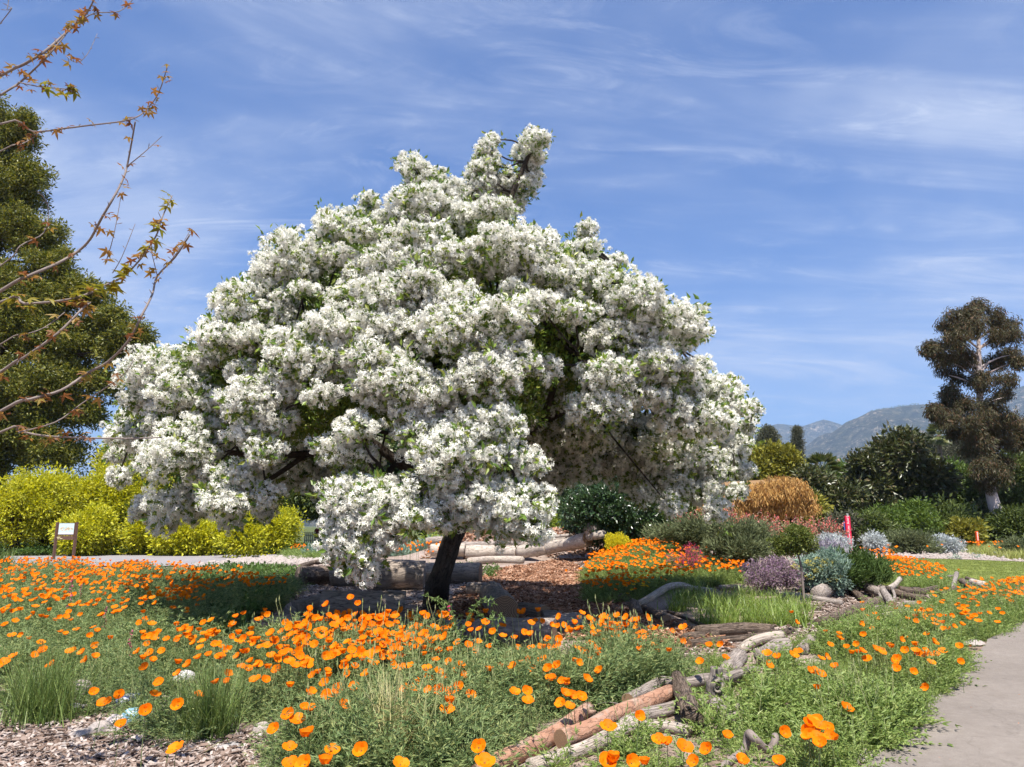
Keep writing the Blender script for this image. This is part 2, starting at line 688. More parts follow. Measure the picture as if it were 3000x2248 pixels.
def asphalt(name, c0, c1, c2):
    m, t, b = mat_new(name)
    tcx = N(t, 'ShaderNodeTexCoord')
    v = tcx.outputs['Object']
    n1 = noise(t, .8, 6, .65, v)
    n2 = noise(t, 150.0, 3, .75, v)
    n3 = noise(t, 14, 5, .6, v)
    f = M_('ADD', M_('MULTIPLY', n2, .55, t=t), M_('ADD', M_('MULTIPLY', n1, .25, t=t), M_('MULTIPLY', n3, .2, t=t), t=t), t=t)
    c = ramp(t, f, [c0, c1, c2], [.36, .5, .64])
    # hairline cracks
    vo = N(t, 'ShaderNodeTexVoronoi', feature='DISTANCE_TO_EDGE', inp={'Scale': .45})
    wv = N(t, 'ShaderNodeVectorMath', operation='ADD')
    nv = N(t, 'ShaderNodeTexNoise', inp={'Scale': 1.5, 'Detail': 6.0})
    t.links.new(v, nv.inputs['Vector'])
    t.links.new(v, wv.inputs[0])
    t.links.new(nv.outputs['Color'], wv.inputs[1])
    t.links.new(wv.outputs[0], vo.inputs['Vector'])
    ck = N(t, 'ShaderNodeMapRange', inp={'From Min': .0, 'From Max': .006, 'To Min': .86, 'To Max': 1.0})
    t.links.new(vo.outputs['Distance'], ck.inputs[0])
    mu = N(t, 'ShaderNodeMix', data_type='RGBA', blend_type='MULTIPLY', inp={0: 1.0})
    t.links.new(c, mu.inputs[6])
    t.links.new(ck.outputs[0], mu.inputs[7])
    t.links.new(mu.outputs[2], b.inputs['Base Color'])
    b.inputs['Roughness'].default_value = .85
    b.inputs['Specular IOR Level'].default_value = .25
    bp = N(t, 'ShaderNodeBump', inp={'Strength': .45, 'Distance': .006})
    t.links.new(n2, bp.inputs['Height'])
    t.links.new(bp.outputs[0], b.inputs['Normal'])
    return m


edge_px = [(2500, 2300), (2548, 2248), (2645, 2156), (2694, 2105), (2768, 2047), (2793, 2007), (2847, 1935), (2905, 1881), (2945, 1850), (3010, 1818), (3160, 1775), (3400, 1735)]
PATH_L = [(1.75, 2.0), (2.05, 3.6)] + [tuple(G(*p)[:2]) for p in edge_px]
PATH_R = [(x + 3.6, y - 1.5) for x, y in PATH_L]
PATH_R[0] = (6.2, 2.0)
PATH_R[1] = (6.0, 2.4)
tag(ribbon('asphalt_path', PATH_L, PATH_R, .045, asphalt('aged_asphalt', (.13, .109, .091), (.19, .162, .139), (.26, .227, .197)), 90, 16, .015),
    'pale worn asphalt path beside the poppy bed', 'path', kind='structure')

bk0 = [G(px, py) for px, py in [(-500, 1668), (0, 1664), (300, 1662), (600, 1660), (900, 1652), (1100, 1648)]]
bk1 = [G(px, py) for px, py in [(-500, 1628), (0, 1632), (300, 1630), (600, 1629), (900, 1627), (1100, 1626)]]
tag(ribbon('back_path', [p[:2] for p in bk0], [p[:2] for p in bk1], .045, asphalt('back_path_paving', (.16, .15, .15), (.24, .22, .225), (.31, .29, .29)), 60, 12),
    'grey paved path in front of the golden shrubs', 'path', kind='structure')


def fleck_mat(name, cols, sc, bump=.7):
    m, t, b = mat_new(name)
    tcx = N(t, 'ShaderNodeTexCoord')
    v = tcx.outputs['Object']
    n2 = noise(t, sc, 8, .75, v)
    n1 = noise(t, sc * .08, 4, .6, v)
    f = M_('ADD', M_('MULTIPLY', n2, .7, t=t), M_('MULTIPLY', n1, .3, t=t), t=t)
    t.links.new(ramp(t, f, cols, [.36, .5, .66]), b.inputs['Base Color'])
    b.inputs['Roughness'].default_value = .95
    b.inputs['Specular IOR Level'].default_value = .1
    bp = N(t, 'ShaderNodeBump', inp={'Strength': bump, 'Distance': .03})
    t.links.new(n2, bp.inputs['Height'])
    t.links.new(bp.outputs[0], b.inputs['Normal'])
    return m


M_MULCH = fleck_mat('red_mulch', [(.13, .065, .035), (.27, .14, .08), (.38, .22, .135)], 30)
ml = [G(px, py)[:2] for px, py in [(1330, 1860), (1330, 1800), (1340, 1745), (1390, 1700), (1470, 1668), (1560, 1655), (1640, 1640), (1700, 1618)]]
mr_ = [G(px, py)[:2] for px, py in [(2150, 1905), (1990, 1830), (1870, 1790), (1790, 1745), (1745, 1700), (1740, 1672), (1745, 1650), (1765, 1625)]]
tag(ribbon('mulch_path', ml, mr_, .035, M_MULCH, 50, 20, .05), 'red-brown wood mulch path curving past the log ring', 'path', kind='structure')

M_LAWN = fleck_mat('lawn_turf', [(.10, .13, .025), (.17, .20, .045), (.24, .26, .075)], 45, .5)
la = [G(px, py)[:2] for px, py in [(2560, 1652), (2620, 1640), (2700, 1639), (2850, 1644), (3050, 1652), (3500, 1665)]]
lb = [G(px, py)[:2] for px, py in [(2560, 1700), (2640, 1735), (2740, 1745), (2850, 1725), (3050, 1730), (3600, 1745)]]
tag(ribbon('lawn', la, lb, .035, M_LAWN, 40, 20, .04), 'short mown green lawn behind the log pile', 'lawn', kind='structure')
LAWN_W = [tuple(p) for p in la] + [tuple(p) for p in lb][::-1]

# grey-mauve gravel bed with low silver plants beyond the lawn
ga = [G(px, py)[:2] for px, py in [(2520, 1612), (2600, 1608), (2700, 1606), (2850, 1608), (3100, 1618), (3600, 1625)]]
gb = [G(px, py)[:2] for px, py in [(2560, 1650), (2620, 1638), (2700, 1637), (2850, 1642), (3050, 1650), (3500, 1663)]]
M_GRAV = fleck_mat('mauve_gravel', [(.16, .12, .10), (.32, .26, .23), (.46, .40, .36)], 9, .9)
tag(ribbon('gravel_bed', ga, gb, .03, M_GRAV, 40, 12, .05), 'mauve gravel bed with low silver plants behind the lawn', 'bed', kind='structure')
GRAV_W = [tuple(p) for p in ga] + [tuple(p) for p in gb][::-1]


# ------------------------------------------------------------------ mountains
def mountain_mat():
    m, t, b = mat_new('chaparral_slope')
    tcx = N(t, 'ShaderNodeTexCoord')
    v = tcx.outputs['Object']
    n1 = noise(t, .004, 8, .65, v)
    n2 = noise(t, .022, 8, .7, v)
    c = ramp(t, n2, [(.018, .026, .014), (.05, .06, .03), (.13, .12, .07)], [.36, .5, .62])
    rock = N(t, 'ShaderNodeMapRange', inp={'From Min': .565, 'From Max': .64})
    n3 = noise(t, .03, 7, .78, v)
    t.links.new(M_('ADD', M_('MULTIPLY', n3, .8, t=t), M_('MULTIPLY', n1, .25, t=t), t=t), rock.inputs[0])
    mx = N(t, 'ShaderNodeMix', data_type='RGBA')
    t.links.new(rock.outputs[0], mx.inputs[0])
    t.links.new(c, mx.inputs[6])
    mx.inputs[7].default_value = (.42, .34, .25, 1)
    t.links.new(mx.outputs[2], b.inputs['Base Color'])
    b.inputs['Roughness'].default_value = 1
    b.inputs['Specular IOR Level'].default_value = 0
    bp = N(t, 'ShaderNodeBump', inp={'Strength': 1.0, 'Distance': 70.0})
    t.links.new(n2, bp.inputs['Height'])
    t.links.new(bp.outputs[0], b.inputs['Normal'])
    return m


def fbm2(x, y, seed, octs=6, ridged=True):
    r = np.random.default_rng(seed)
    out_ = np.zeros_like(x)
    amp, fr, tot = 1.0, 1.0, 0.0
    for _ in range(octs):
        G_ = r.uniform(-1, 1, (256, 256))
        xi, yi = x * fr, y * fr
        x0, y0 = np.floor(xi).astype(int), np.floor(yi).astype(int)
        fx, fy = xi - x0, yi - y0
        fx, fy = fx * fx * (3 - 2 * fx), fy * fy * (3 - 2 * fy)
        a = G_[x0 % 256, y0 % 256]
        b = G_[(x0 + 1) % 256, y0 % 256]
        c = G_[x0 % 256, (y0 + 1) % 256]
        d = G_[(x0 + 1) % 256, (y0 + 1) % 256]
        v = (a * (1 - fx) + b * fx) * (1 - fy) + (c * (1 - fx) + d * fx) * fy
        out_ += amp * ((1 - 2 * np.abs(v)) if ridged else v)
        tot += amp
        amp *= .5
        fr *= 2.03
    return out_ / tot


M_MTN = mountain_mat()


def ridge(name, label, prof, Yr, Yf, Yb, seed, rough=.26):
    px = np.array([p[0] for p in prof], float)
    top = np.array([A(a, b, Yr)[2] for a, b in prof])
    xw = np.array([A(a, b, Yr)[0] for a, b in prof])
    nxm, nym = 360, 110
    xs = np.linspace(xw.min(), xw.max(), nxm)
    zt = np.interp(xs, xw, top)
    ys = np.linspace(Yf, Yb, nym)
    XX, YY = np.meshgrid(xs, ys)
    s = np.where(YY < Yr, (YY - Yf) / (Yr - Yf), 1 - (YY - Yr) / (Yb - Yr))
    s = np.clip(s, 0, 1)
    base = zt[None, :] * (.15 * s + .85 * s ** 1.25)
    n_ = fbm2(XX / 900, YY / 1400, seed)
    gully = zt.max() * rough * (n_ - .35) * np.sin(np.pi * np.clip(s, 0, 1)) ** .8 * 1.6
    fine = zt.max() * .012 * fbm2(XX / 90, YY / 90, seed + 3, 4, False)
    ZZ = base + gully + fine * np.minimum(1, s * 4)
    ZZ = np.where(s <= .0, -.6, np.maximum(ZZ, -.6))
    vs = np.stack([XX.ravel(), YY.ravel(), ZZ.ravel()], 1)
    ix = np.arange(nxm * nym).reshape(nym, nxm)
    fs = np.stack([ix[:-1, :-1].ravel(), ix[:-1, 1:].ravel(), ix[1:, 1:].ravel(), ix[1:, :-1].ravel()], 1)
    o = link(name, mesh_data(name, vs.tolist(), fs.tolist(), M_MTN, smooth=True))
    tag(o, label, 'mountain', kind='structure')
    return xs, ys, ZZ


ridge('far_mountain_ridge', 'hazy far mountain ridge with a pointed summit', [(-2500, 1420), (-600, 1390), (600, 1400), (1400, 1370), (1900, 1330), (2100, 1290), (2200, 1262), (2283, 1240), (2355, 1246), (2414, 1226), (2468, 1245), (2560, 1265), (2700, 1255), (3000, 1230), (3600, 1240), (4600, 1300)], 6800, 5200, 8200, 3)
MX, MY, MZ = ridge('near_mountain', 'chaparral mountain with tree-dotted crest and pale rock scars',
                   [(-2000, 1500), (600, 1480), (1500, 1450), (2000, 1420), (2250, 1375), (2381, 1311), (2437, 1275), (2468, 1252), (2509, 1227), (2550, 1204), (2611, 1193), (2704, 1180), (2755, 1190), (2820, 1186), (2880, 1168), (2950, 1142), (3000, 1130), (3150, 1105), (3500, 1120), (4400, 1260)], 4300, 2500, 5600, 8)

# ------------------------------------------------------------------ haze
hv, ht, hb = mat_new('haze_air')
ht.nodes.remove(hb)
pv = N(ht, 'ShaderNodeVolumePrincipled')
pv.inputs['Color'].default_value = (.50, .68, 1.0, 1)
pv.inputs['Density'].default_value = 0.00010
pv.inputs['Anisotropy'].default_value = 0.1
ht.links.new(pv.outputs[0], ht.nodes['Material Output'].inputs['Volume'])
mb = MB()
mb.box((0, 0, 699), (19000, 19000, 1402))
hz = mb.build('haze', hv)
tag(hz, 'thin blue haze filling the valley air', 'haze', kind='stuff')
# ------------------------------------------------------------------ foliage sources
def leaf_pts(base, d, up, L, Wd, curl=.15):
    """a leaf as 2 folded quads: base, two mids each side, tip"""
    d = d.normalized()
    s = d.cross(up)
    if s.length < 1e-4:
        s = d.cross(Vector((1, 0, 0)))
    s.normalize()
    n = s.cross(d).normalized()
    v = [base, base + d * (L * .45) + s * (Wd * .5) + n * (Wd * .14), base + d * L - n * (L * curl), base + d * (L * .45) - s * (Wd * .5) + n * (Wd * .14)]
    return v


def rdir(rg):
    while True:
        v = Vector((rg.uniform(-1, 1), rg.uniform(-1, 1), rg.uniform(-1, 1)))
        if .05 < v.length < 1:
            return v.normalized()


def clump(name, mats, n, rad, L, Wd, seed, droop=0.0, upb=.3, outw=.6, flat=1.0, extra=None):
    """a sprig: n leaves in a ball of radius rad"""
    rg = random.Random(seed)
    mb = MB()
    for i in range(n):
        p = rdir(rg)
        r = rad * rg.uniform(.2, 1) ** .6
        pos = Vector((p.x * r, p.y * r, p.z * r * flat))
        d = p * outw + rdir(rg) * (1 - outw) + Vector((0, 0, upb - droop))
        l = L * rg.uniform(.65, 1.2)
        mb.add(leaf_pts(pos, d, rdir(rg) + Vector((0, 0, 1.2)), l, Wd * l / L, rg.uniform(0, .3)), [(0, 1, 2), (0, 2, 3)])
    if extra:
        extra(mb, rg)
    return proto(name, mb.data(name, mats))


def crown_points(lobes, dens, inner=.6, overlap=.55, fray=0.0):
    """points on the shells of ellipsoid lobes (cx,cy,cz,rx,ry,rz), dropping those deep in a neighbour"""
    L = np.array(lobes, float)
    P, D = [], []
    for i, l in enumerate(L):
        rm = (l[3] * l[4] * l[5]) ** (1 / 3)
        n = max(6, int(12.57 * rm * rm * dens))
        d = rng.normal(size=(n, 3))
        d /= np.linalg.norm(d, axis=1)[:, None]
        r = rng.uniform(inner ** 2, 1, n) ** .5
        p = l[:3] + d * l[3:6] * r[:, None]
        if fray:
            p = p + rng.normal(0, fray, (n, 3)) * l[3:6]
        keep = np.ones(n, bool)
        near = np.nonzero(np.linalg.norm(L[:, :3] - l[:3], axis=1) < l[3:6].max() + L[:, 3:6].max(1))[0]
        for j in near:
            if j == i:
                continue
            q = np.linalg.norm((p - L[j, :3]) / L[j, 3:6], axis=1)
            keep &= (q > overlap)
        P.append(p[keep])
        D.append(d[keep])
    return np.concatenate(P), np.concatenate(D)


def foliage(name, lobes, dens, protos, scale, parent, inner=.6, overlap=.55, jit=.5, svar=.3, up=.0, fray=.18):
    P, D = crown_points(lobes, dens, inner, overlap, fray)
    k = P[:, 2] > H(P[:, 0], P[:, 1]) + .02
    P, D = P[k], D[k]
    D = D + np.array([0, 0, up])
    return scatter(name, P, rot_out(D, jit), scale * rng.uniform(1 - svar, 1 + svar, len(P)), protos, parent, kind='stuff')


def puff(c, rx, ry, rz, n, rmin=.3, rmax=.5, seed=0, lift=.0):
    """n small lobes filling an ellipsoid -> uneven outline"""
    rg = random.Random(seed)
    out_ = []
    for _ in range(n):
        d = rdir(rg)
        if d.z < -.4:
            d.z *= -.5
        k = rg.uniform(.45, .85)
        s = rg.uniform(rmin, rmax)
        out_.append((c[0] + d.x * rx * k, c[1] + d.y * ry * k, c[2] + d.z * rz * k + lift, rx * s, ry * s, rz * s))
    return out_


# ------------------------------------------------------------------ the white flowering tree
M_PETAL = leaf_mat('white_blossom', [(.86, .84, .73), (.94, .93, .86), (.91, .89, .78)], .22, .6, .1, .5, 1.0)
M_TLEAF = leaf_mat('fringe_tree_leaf', [(.07, .13, .018), (.12, .20, .028), (.18, .26, .04), (.27, .30, .055)], .25, .4, .4)


def blossom(seed, n=26):
    """a panicle: many four-petalled flowers with narrow petals"""
    rg = random.Random(seed)
    mb = MB()
    for i in range(n):
        d = rdir(rg)
        d.z = abs(d.z) * 1.1 - .25
        p = Vector((d.x * .078, d.y * .078, d.z * .078)) * rg.uniform(.45, 1.1)
        ax = (d + rdir(rg) * .45).normalized()
        s = ax.orthogonal().normalized()
        s.rotate(Quaternion(ax, rg.uniform(0, 6.28)))
        for k in range(4):
            q = s.copy()
            q.rotate(Quaternion(ax, k * 1.571 + rg.uniform(-.3, .3)))
            dd = (q + ax * rg.uniform(-.05, .5)).normalized()
            mb.add(leaf_pts(p, dd, ax, rg.uniform(.026, .037), .0125, .12), [(0, 1, 2), (0, 2, 3)])
    for i in range(2):
        d = rdir(rg)
        mb.add(leaf_pts(Vector((0, 0, -.02)), d + Vector((0, 0, -.3)), rdir(rg), rg.uniform(.06, .10), .045, .2), [(0, 1, 2), (0, 2, 3)], 1)
    return mb.data('blossom_cluster', [M_PETAL, M_TLEAF])


BL = [proto('blossom_source', blossom(i)) for i in range(5)]
TL = [clump('leaf_sprig_source', [M_TLEAF], 11, .09, .085, .04, 40 + i, droop=.1) for i in range(3)]

SIL = [(x * 1.3562, y * 1.3562) for x, y in [
    (250, 1010), (262, 930), (285, 850), (300, 785), (370, 742), (440, 722), (478, 700), (478, 645), (545, 585), (575, 540), (610, 505), (690, 465), (780, 437), (862, 425), (884, 395),
    (960, 420), (1000, 400), (1090, 410), (1130, 450), (1200, 490), (1270, 505), (1325, 560), (1400, 635), (1490, 690), (1490, 735), (1440, 765), (1530, 785), (1640, 880), (1625, 940), (1590, 985),
    (1605, 1040), (1560, 1115), (1500, 1125), (1440, 1085), (1350, 1062), (1250, 1075), (1180, 1060), (1150, 1085), (1160, 1150), (1085, 1140), (1000, 1130), (930, 1150), (850, 1150), (835, 1200), (790, 1235),
    (735, 1195), (745, 1120), (690, 1070), (600, 1120), (500, 1135), (430, 1105), (350, 1125), (305, 1060)]]
# places where the near side of the crown is open and the shaded far side shows
DARK = [
    [(x * 1.3562, y * 1.3562) for x, y in [(1120, 860), (1180, 800), (1260, 850), (1300, 900), (1420, 880), (1500, 930), (1600, 975), (1620, 1060), (1540, 1140), (1430, 1100), (1240, 1090), (1165, 1050), (1130, 960)]],
    [(x * 1.3562, y * 1.3562) for x, y in [(580, 975), (640, 950), (710, 1000), (735, 1090), (690, 1080), (610, 1050), (540, 1040)]],
]
HOLES = [(1090, 1200, 75), (1150, 1290, 60), (1530, 1145, 70), (1620, 960, 60), (850, 930, 55), (905, 1010, 50), (1000, 810, 40), (1420, 830, 45), (760, 1200, 45), (1200, 1040, 45),
         (1310, 1420, 65), (640, 1290, 40), (1080, 1420, 50), (1780, 880, 50), (1690, 1010, 55), (470, 1330, 40), (1240, 1560, 50), (980, 1130, 45), (1840, 1080, 40), (720, 1050, 35), (1130, 1350, 80), (1060, 1400, 70), (1600, 1250, 90), (1650, 1350, 95), (1590, 1430, 70), (880, 1290, 55), (1420, 1180, 50), (1500, 1010, 45), (560, 1200, 40), (1930, 960, 40)]
rs = np.random.default_rng(21)


def poisson(P, sp, tries=9000, inset=0):
    xs = [p[0] for p in P]
    ys = [p[1] for p in P]
    cand = np.stack([rs.uniform(min(xs), max(xs), tries), rs.uniform(min(ys), max(ys), tries)], 1)
    cand = cand[in_poly(cand[:, 0], cand[:, 1], P)]
    if inset:
        cand = cand[edge_dist(cand[:, 0], cand[:, 1], P) > inset]
    got = []
    for c in cand:
        if all((c[0] - q[0]) ** 2 + (c[1] - q[1]) ** 2 > sp * sp for q in got):
            got.append(c)
    return got


TY = 14.2
tree_base = G(1272, 1786)
TREE = empty('flowering_tree', tuple(tree_base), 0, 'large spreading tree covered in white fringe blossom inside a ring of logs', 'tree')
lobes_f, lobes_b = [], []
limb_targets = []


def yfront(x, y):
    """near face of the crown: an umbrella whose skirt comes furthest forward"""
    g_ = math.sqrt(max(0, 1 - (max(0, 1180 - y) / 800) ** 2))
    w_ = math.sqrt(max(0.0, 1 - ((x - 1280) / 1000) ** 2))
    return TY - 5.1 * g_ * w_


def in_dark(x, y):
    return any(bool(in_poly(np.array([x]), np.array([y]), D)[0]) for D in DARK)


for (x, y) in poisson(SIL, 80, inset=36):
    d = float(edge_dist(np.array([x]), np.array([y]), SIL)[0])
    t = min(d / 360, 1)
    bulge = math.sqrt(1 - (1 - t) ** 2)
    if in_dark(x, y):
        if rs.uniform() < .5:
            Yl = TY + .3 + rs.uniform(0, 1.6) * bulge
        else:
            Yl = TY + rs.uniform(-.6, 1.2)
    elif any((x - a) ** 2 + (y - b) ** 2 < (r * .85) ** 2 for a, b, r in HOLES):
        continue
    else:
        Yl = yfront(x, y) + rs.uniform(-.3, .45)
    c = A(x, y, Yl)
    r = rs.choice([rs.uniform(.20, .34), rs.uniform(.34, .50), rs.uniform(.5, .68)]) * Yl / 12.5
    r = min(r, .30 + d / 2167 * Yl * .55)
    if y > 1470:
        r = min(r, .33)
    zf = rs.uniform(.5, .8)
    lobes_f.append((*c, r * rs.uniform(.9, 1.25), r * rs.uniform(.9, 1.2), r * zf))
# the far half of the crown and the fill under the roof
for (x, y) in poisson(SIL, 105, inset=45):
    d = float(edge_dist(np.array([x]), np.array([y]), SIL)[0])
    t = min(d / 380, 1)
    bulge = math.sqrt(1 - (1 - t) ** 2)
    if y > 1420 and rs.uniform() < .75:
        continue
    Yl = TY + .3 + (3.6 if x < 1600 else 2.2) * bulge
    c = A(x, y, Yl)
    r = rs.uniform(.42, .75)
    lobes_b.append((*c, r, r, r * .65))
for (x, y) in poisson(SIL, 130, inset=120):
    if y > 1350:
        continue
    c = A(x, y - 40, TY + rs.uniform(-1.5, 1.5))
    r = rs.uniform(.4, .7)
    lobes_b.append((*c, r, r, r * .6))
# thick flowering roof over the shaded lower right and lower left
for x0, x1, ya, yb in ((1540, 2190, (1540, 1700, 1850, 2000, 2190), (1060, 1010, 1020, 1090, 1200)), (560, 1040, (560, 700, 850, 1040), (1140, 1120, 1100, 1120))):
    for x in np.arange(x0, x1, 62):
        for Yl in np.arange(10.6, 17.5 if x < 1500 else 15.6, .8):
            yy_ = float(np.interp(x, ya, yb)) + rs.uniform(-40, 55)
            c = A(x + rs.uniform(-25, 25), yy_, TY)
            c = Vector((c.x, Yl + rs.uniform(-.3, .3), c.z + rs.uniform(-.25, .1)))
            r = rs.uniform(.38, .6)
            # keep the roof inside the outline
            u_, v_ = 1500 + F * c.x / (c.y * CA + (c.z - EYE) * SA), 1124 - F * (-c.y * SA + (c.z - EYE) * CA) / (c.y * CA + (c.z - EYE) * SA)
            if in_poly(np.array([u_]), np.array([v_]), SIL)[0] and edge_dist(np.array([u_]), np.array([v_]), SIL)[0] > 45:
                lobes_b.append((*c, r * 1.1, r * 1.1, r * .5))
# the tall sprays standing out of the top and ragged sprigs round the edge
for x, y, r in [(1060, 1480, .32), (1120, 1500, .32), (1180, 1470, .32), (1240, 1475, .32), (1300, 1490, .28), (1020, 1525, .3), (1000, 1460, .28), (1090, 1545, .26), (1380, 1490, .28), (1430, 1460, .3), (1490, 1470, .3), (1415, 465, .18), (1405, 495, .18), (1415, 535, .2), (1195, 480, .20), (1222, 505, .24), (1262, 545, .24), (1215, 555, .2), (1290, 520, .16), (1330, 560, .2), (1360, 590, .26), (1400, 555, .24), (1430, 480, .2), (1425, 430, .16), (1440, 410, .12),
                (1400, 520, .2), (1450, 560, .22), (1490, 540, .26), (1545, 480, .16), (1555, 420, .2), (1560, 395, .14), (1580, 410, .16), (1530, 450, .18), (1575, 455, .14), (1560, 520, .2), (1540, 545, .2),
                (1500, 585, .24), (1440, 600, .26), (1390, 600, .22), (1260, 590, .25), (1080, 600, .2), (960, 645, .2), (830, 700, .2), (1720, 680, .18), (1810, 770, .18), (1900, 850, .2), (2000, 930, .2),
                (1985, 1000, .16), (2060, 1070, .17), (2130, 1130, .2), (2205, 1195, .16), (2190, 1250, .14), (2185, 1380, .18), (2160, 1440, .17), (2100, 1500, .2), (1960, 1480, .2), (1880, 1450, .2),
                (370, 1230, .2), (350, 1330, .2), (345, 1400, .2), (420, 1490, .22), (480, 1530, .22), (560, 1500, .2), (680, 1530, .2), (780, 1500, .2), (1000, 1600, .24), (1040, 1640, .24), (1075, 1670, .16),
                (1010, 1560, .24), (1090, 1590, .22), (1150, 1560, .22), (1540, 1530, .24), (1555, 1470, .24), (1480, 1540, .2), (1440, 1520, .22), (1580, 1560, .14), (670, 990, .22), (700, 940, .2), (1240, 600, .2)]:
    Yl = TY + rs.uniform(-.5, .5)
    if y > 1450:
        Yl = TY - 4.9 if 950 < x < 1700 else TY - 1.5
    c = A(x, y, Yl)
    k_ = 1.18 if y < 700 else 1.0
    lobes_f.append((*c, r * k_, r * k_, r * k_))
lobes_all = lobes_f + lobes_b
# leafy inside of the crown: no flowers there, it keeps the sun off what hangs below
lobes_r = []
for (x, y) in poisson(SIL, 70, inset=95):
    if y > 1250 or in_dark(x, y):
        continue
    yf = yfront(x, y)
    for Yl in (yf + 1.0, yf + 2.2, TY + rs.uniform(-.5, 2.5)):
        c = A(x, y, Yl)
        r = rs.uniform(.45, .65)
        lobes_r.append((*c, r, r, r * .55))

P1, D1 = crown_points(lobes_f, 118, .55, .55, .17)
P2, D2 = crown_points(lobes_b, 48, .7, .6, .15)
PB = np.concatenate([P1, P2])
DB = np.concatenate([D1, D2]) + np.array([0, -.1, .45])
k = rng.uniform(size=len(PB)) < np.where(DB[:, 2] < -.1, .55, .97)
PB, DB = PB[k], DB[k]
RB = rot_out(DB, .45)
SB = rng.uniform(.72, 1.15, len(PB))
# the 300 clusters that show largest are parts of their own
front = np.argsort(PB[:, 1] + .15 * rng.uniform(size=len(PB)))[:300]
mask = np.ones(len(PB), bool)
mask[front] = False
for i in front:
    link('blossom_cluster', BL[int(rng.integers(5))].data, TREE, tuple(PB[i] - np.array(tree_base)), tuple(RB[i]), (float(SB[i]),) * 3)
scatter('blossoms', PB[mask], RB[mask], SB[mask], BL, TREE)
P3, D3 = crown_points(lobes_all, 19, .4, .3)
P4, D4 = crown_points(lobes_r, 22, .2, .2)
P3, D3 = np.concatenate([P3, P4]), np.concatenate([D3, D4])
k = rng.uniform(size=len(P3)) < .85
scatter('leaves', P3[k], rot_out(D3[k] + np.array([0, 0, .3]), .5), rng.uniform(.8, 1.25, k.sum()), TL, TREE)
# leafy shoots that stick out past the flowers
pk = rng.integers(0, len(P1), 800)
scatter('leafy_shoots', P1[pk] + D1[pk] * .06, rot_out(D1[pk] + np.array([0, 0, .4]), .4), rng.uniform(1.0, 1.6, len(pk)), TL, TREE)

# trunk and limbs
tk, tr = smooth_path([tree_base + Vector((0, 0, -.1)), G(1272, 1786) + Vector((0.03, 0, .25)), A(1290, 1690, 14.0), A(1328, 1575, 14.1), A(1370, 1470, 14.2), A(1395, 1400, 14.3)], [.30, .25, .20, .185, .18, .15], 6)
mbt = MB()
mbt.tube(tk, tr, 18, wob=.09, tex=.03, uvs=1)
mbt.build('trunk', W_TREE, TREE, smooth=True, world=True)
limbs = [
    ([(1350, 1520, 14.15), (1440, 1380, 14.0), (1500, 1315, 13.8), (1590, 1235, 13.6), (1700, 1180, 13.4), (1760, 1120, 13.2), (1850, 1060, 13.1), (1980, 1010, 13.2)], .13),
    ([(1500, 1315, 13.8), (1560, 1220, 14.0), (1650, 1190, 14.2), (1760, 1230, 14.5), (1900, 1250, 14.8), (2050, 1230, 14.9), (2150, 1260, 14.8)], .09),
    ([(1395, 1400, 14.3), (1480, 1200, 14.3), (1530, 1080, 14.2), (1550, 960, 14.2), (1500, 800, 14.2), (1480, 640, 14.2), (1530, 500, 14.2), (1565, 420, 14.2)], .14),
    ([(1530, 1080, 14.2), (1590, 1000, 13.8), (1650, 900, 13.6), (1720, 800, 13.6), (1760, 740, 13.8)], .08),
    ([(1380, 1420, 14.3), (1330, 1250, 14.2), (1270, 1080, 14.0), (1230, 900, 14.0), (1230, 720, 14.1), (1240, 560, 14.2)], .12),
    ([(1330, 1250, 14.2), (1150, 1120, 13.6), (1000, 980, 13.2), (900, 850, 13.4), (850, 760, 13.6)], .09),
    ([(1350, 1500, 14.2), (1200, 1380, 13.6), (1080, 1290, 13.2), (930, 1180, 12.8), (760, 1080, 12.8), (560, 1040, 13.2)], .11),
    ([(1080, 1290, 13.2), (900, 1330, 12.6), (700, 1330, 12.6), (520, 1300, 13.2), (400, 1300, 13.6)], .08),
    ([(900, 1330, 12.6), (760, 1420, 12.4), (600, 1470, 12.8), (480, 1500, 13.2)], .05),
    ([(1330, 1540, 14.1), (1230, 1400, 12.2), (1180, 1350, 10.6), (1130, 1400, 9.6), (1100, 1500, 9.3), (1080, 1610, 9.3)], .07),
    ([(1345, 1520, 14.1), (1400, 1370, 12.0), (1450, 1340, 10.4), (1510, 1400, 9.5), (1540, 1500, 9.3)], .06),
    ([(1330, 1250, 14.2), (1300, 1150, 12.4), (1280, 1120, 10.8), (1260, 1180, 9.7)], .08),
    ([(1080, 1290, 13.2), (960, 1200, 11.6), (860, 1180, 10.6), (800, 1230, 10.2)], .07),
    ([(1590, 1235, 13.6), (1640, 1080, 12.0), (1660, 1020, 10.8), (1700, 1060, 10.2)], .07),
    ([(1480, 1200, 14.3), (1470, 1000, 12.6), (1450, 900, 11.4)], .08),
    ([(1400, 1390, 14.3), (1500, 1350, 15.4), (1680, 1330, 16.4), (1880, 1340, 17.0), (2060, 1360, 16.6)], .09),
    ([(1380, 1420, 14.3), (1250, 1300, 15.4), (1000, 1250, 16.6), (760, 1250, 16.8)], .08),
    ([(1400, 1390, 14.3), (1420, 1150, 15.6), (1440, 950, 16.6), (1500, 850, 16.8)], .09),
]
limb_pts = []
for pts, r0 in limbs:
    w = [A(*p) for p in pts]
    pp, rr = smooth_path(w, [r0 * (1 - .75 * i / (len(w) - 1)) for i in range(len(w))], 4)
    limb_pts += list(zip(pp, rr))
    mbl = MB()
    mbl.tube(pp, rr, 10, wob=.08, tex=.03)
    mbl.build('limb', W_TREE, TREE, smooth=True, world=True)
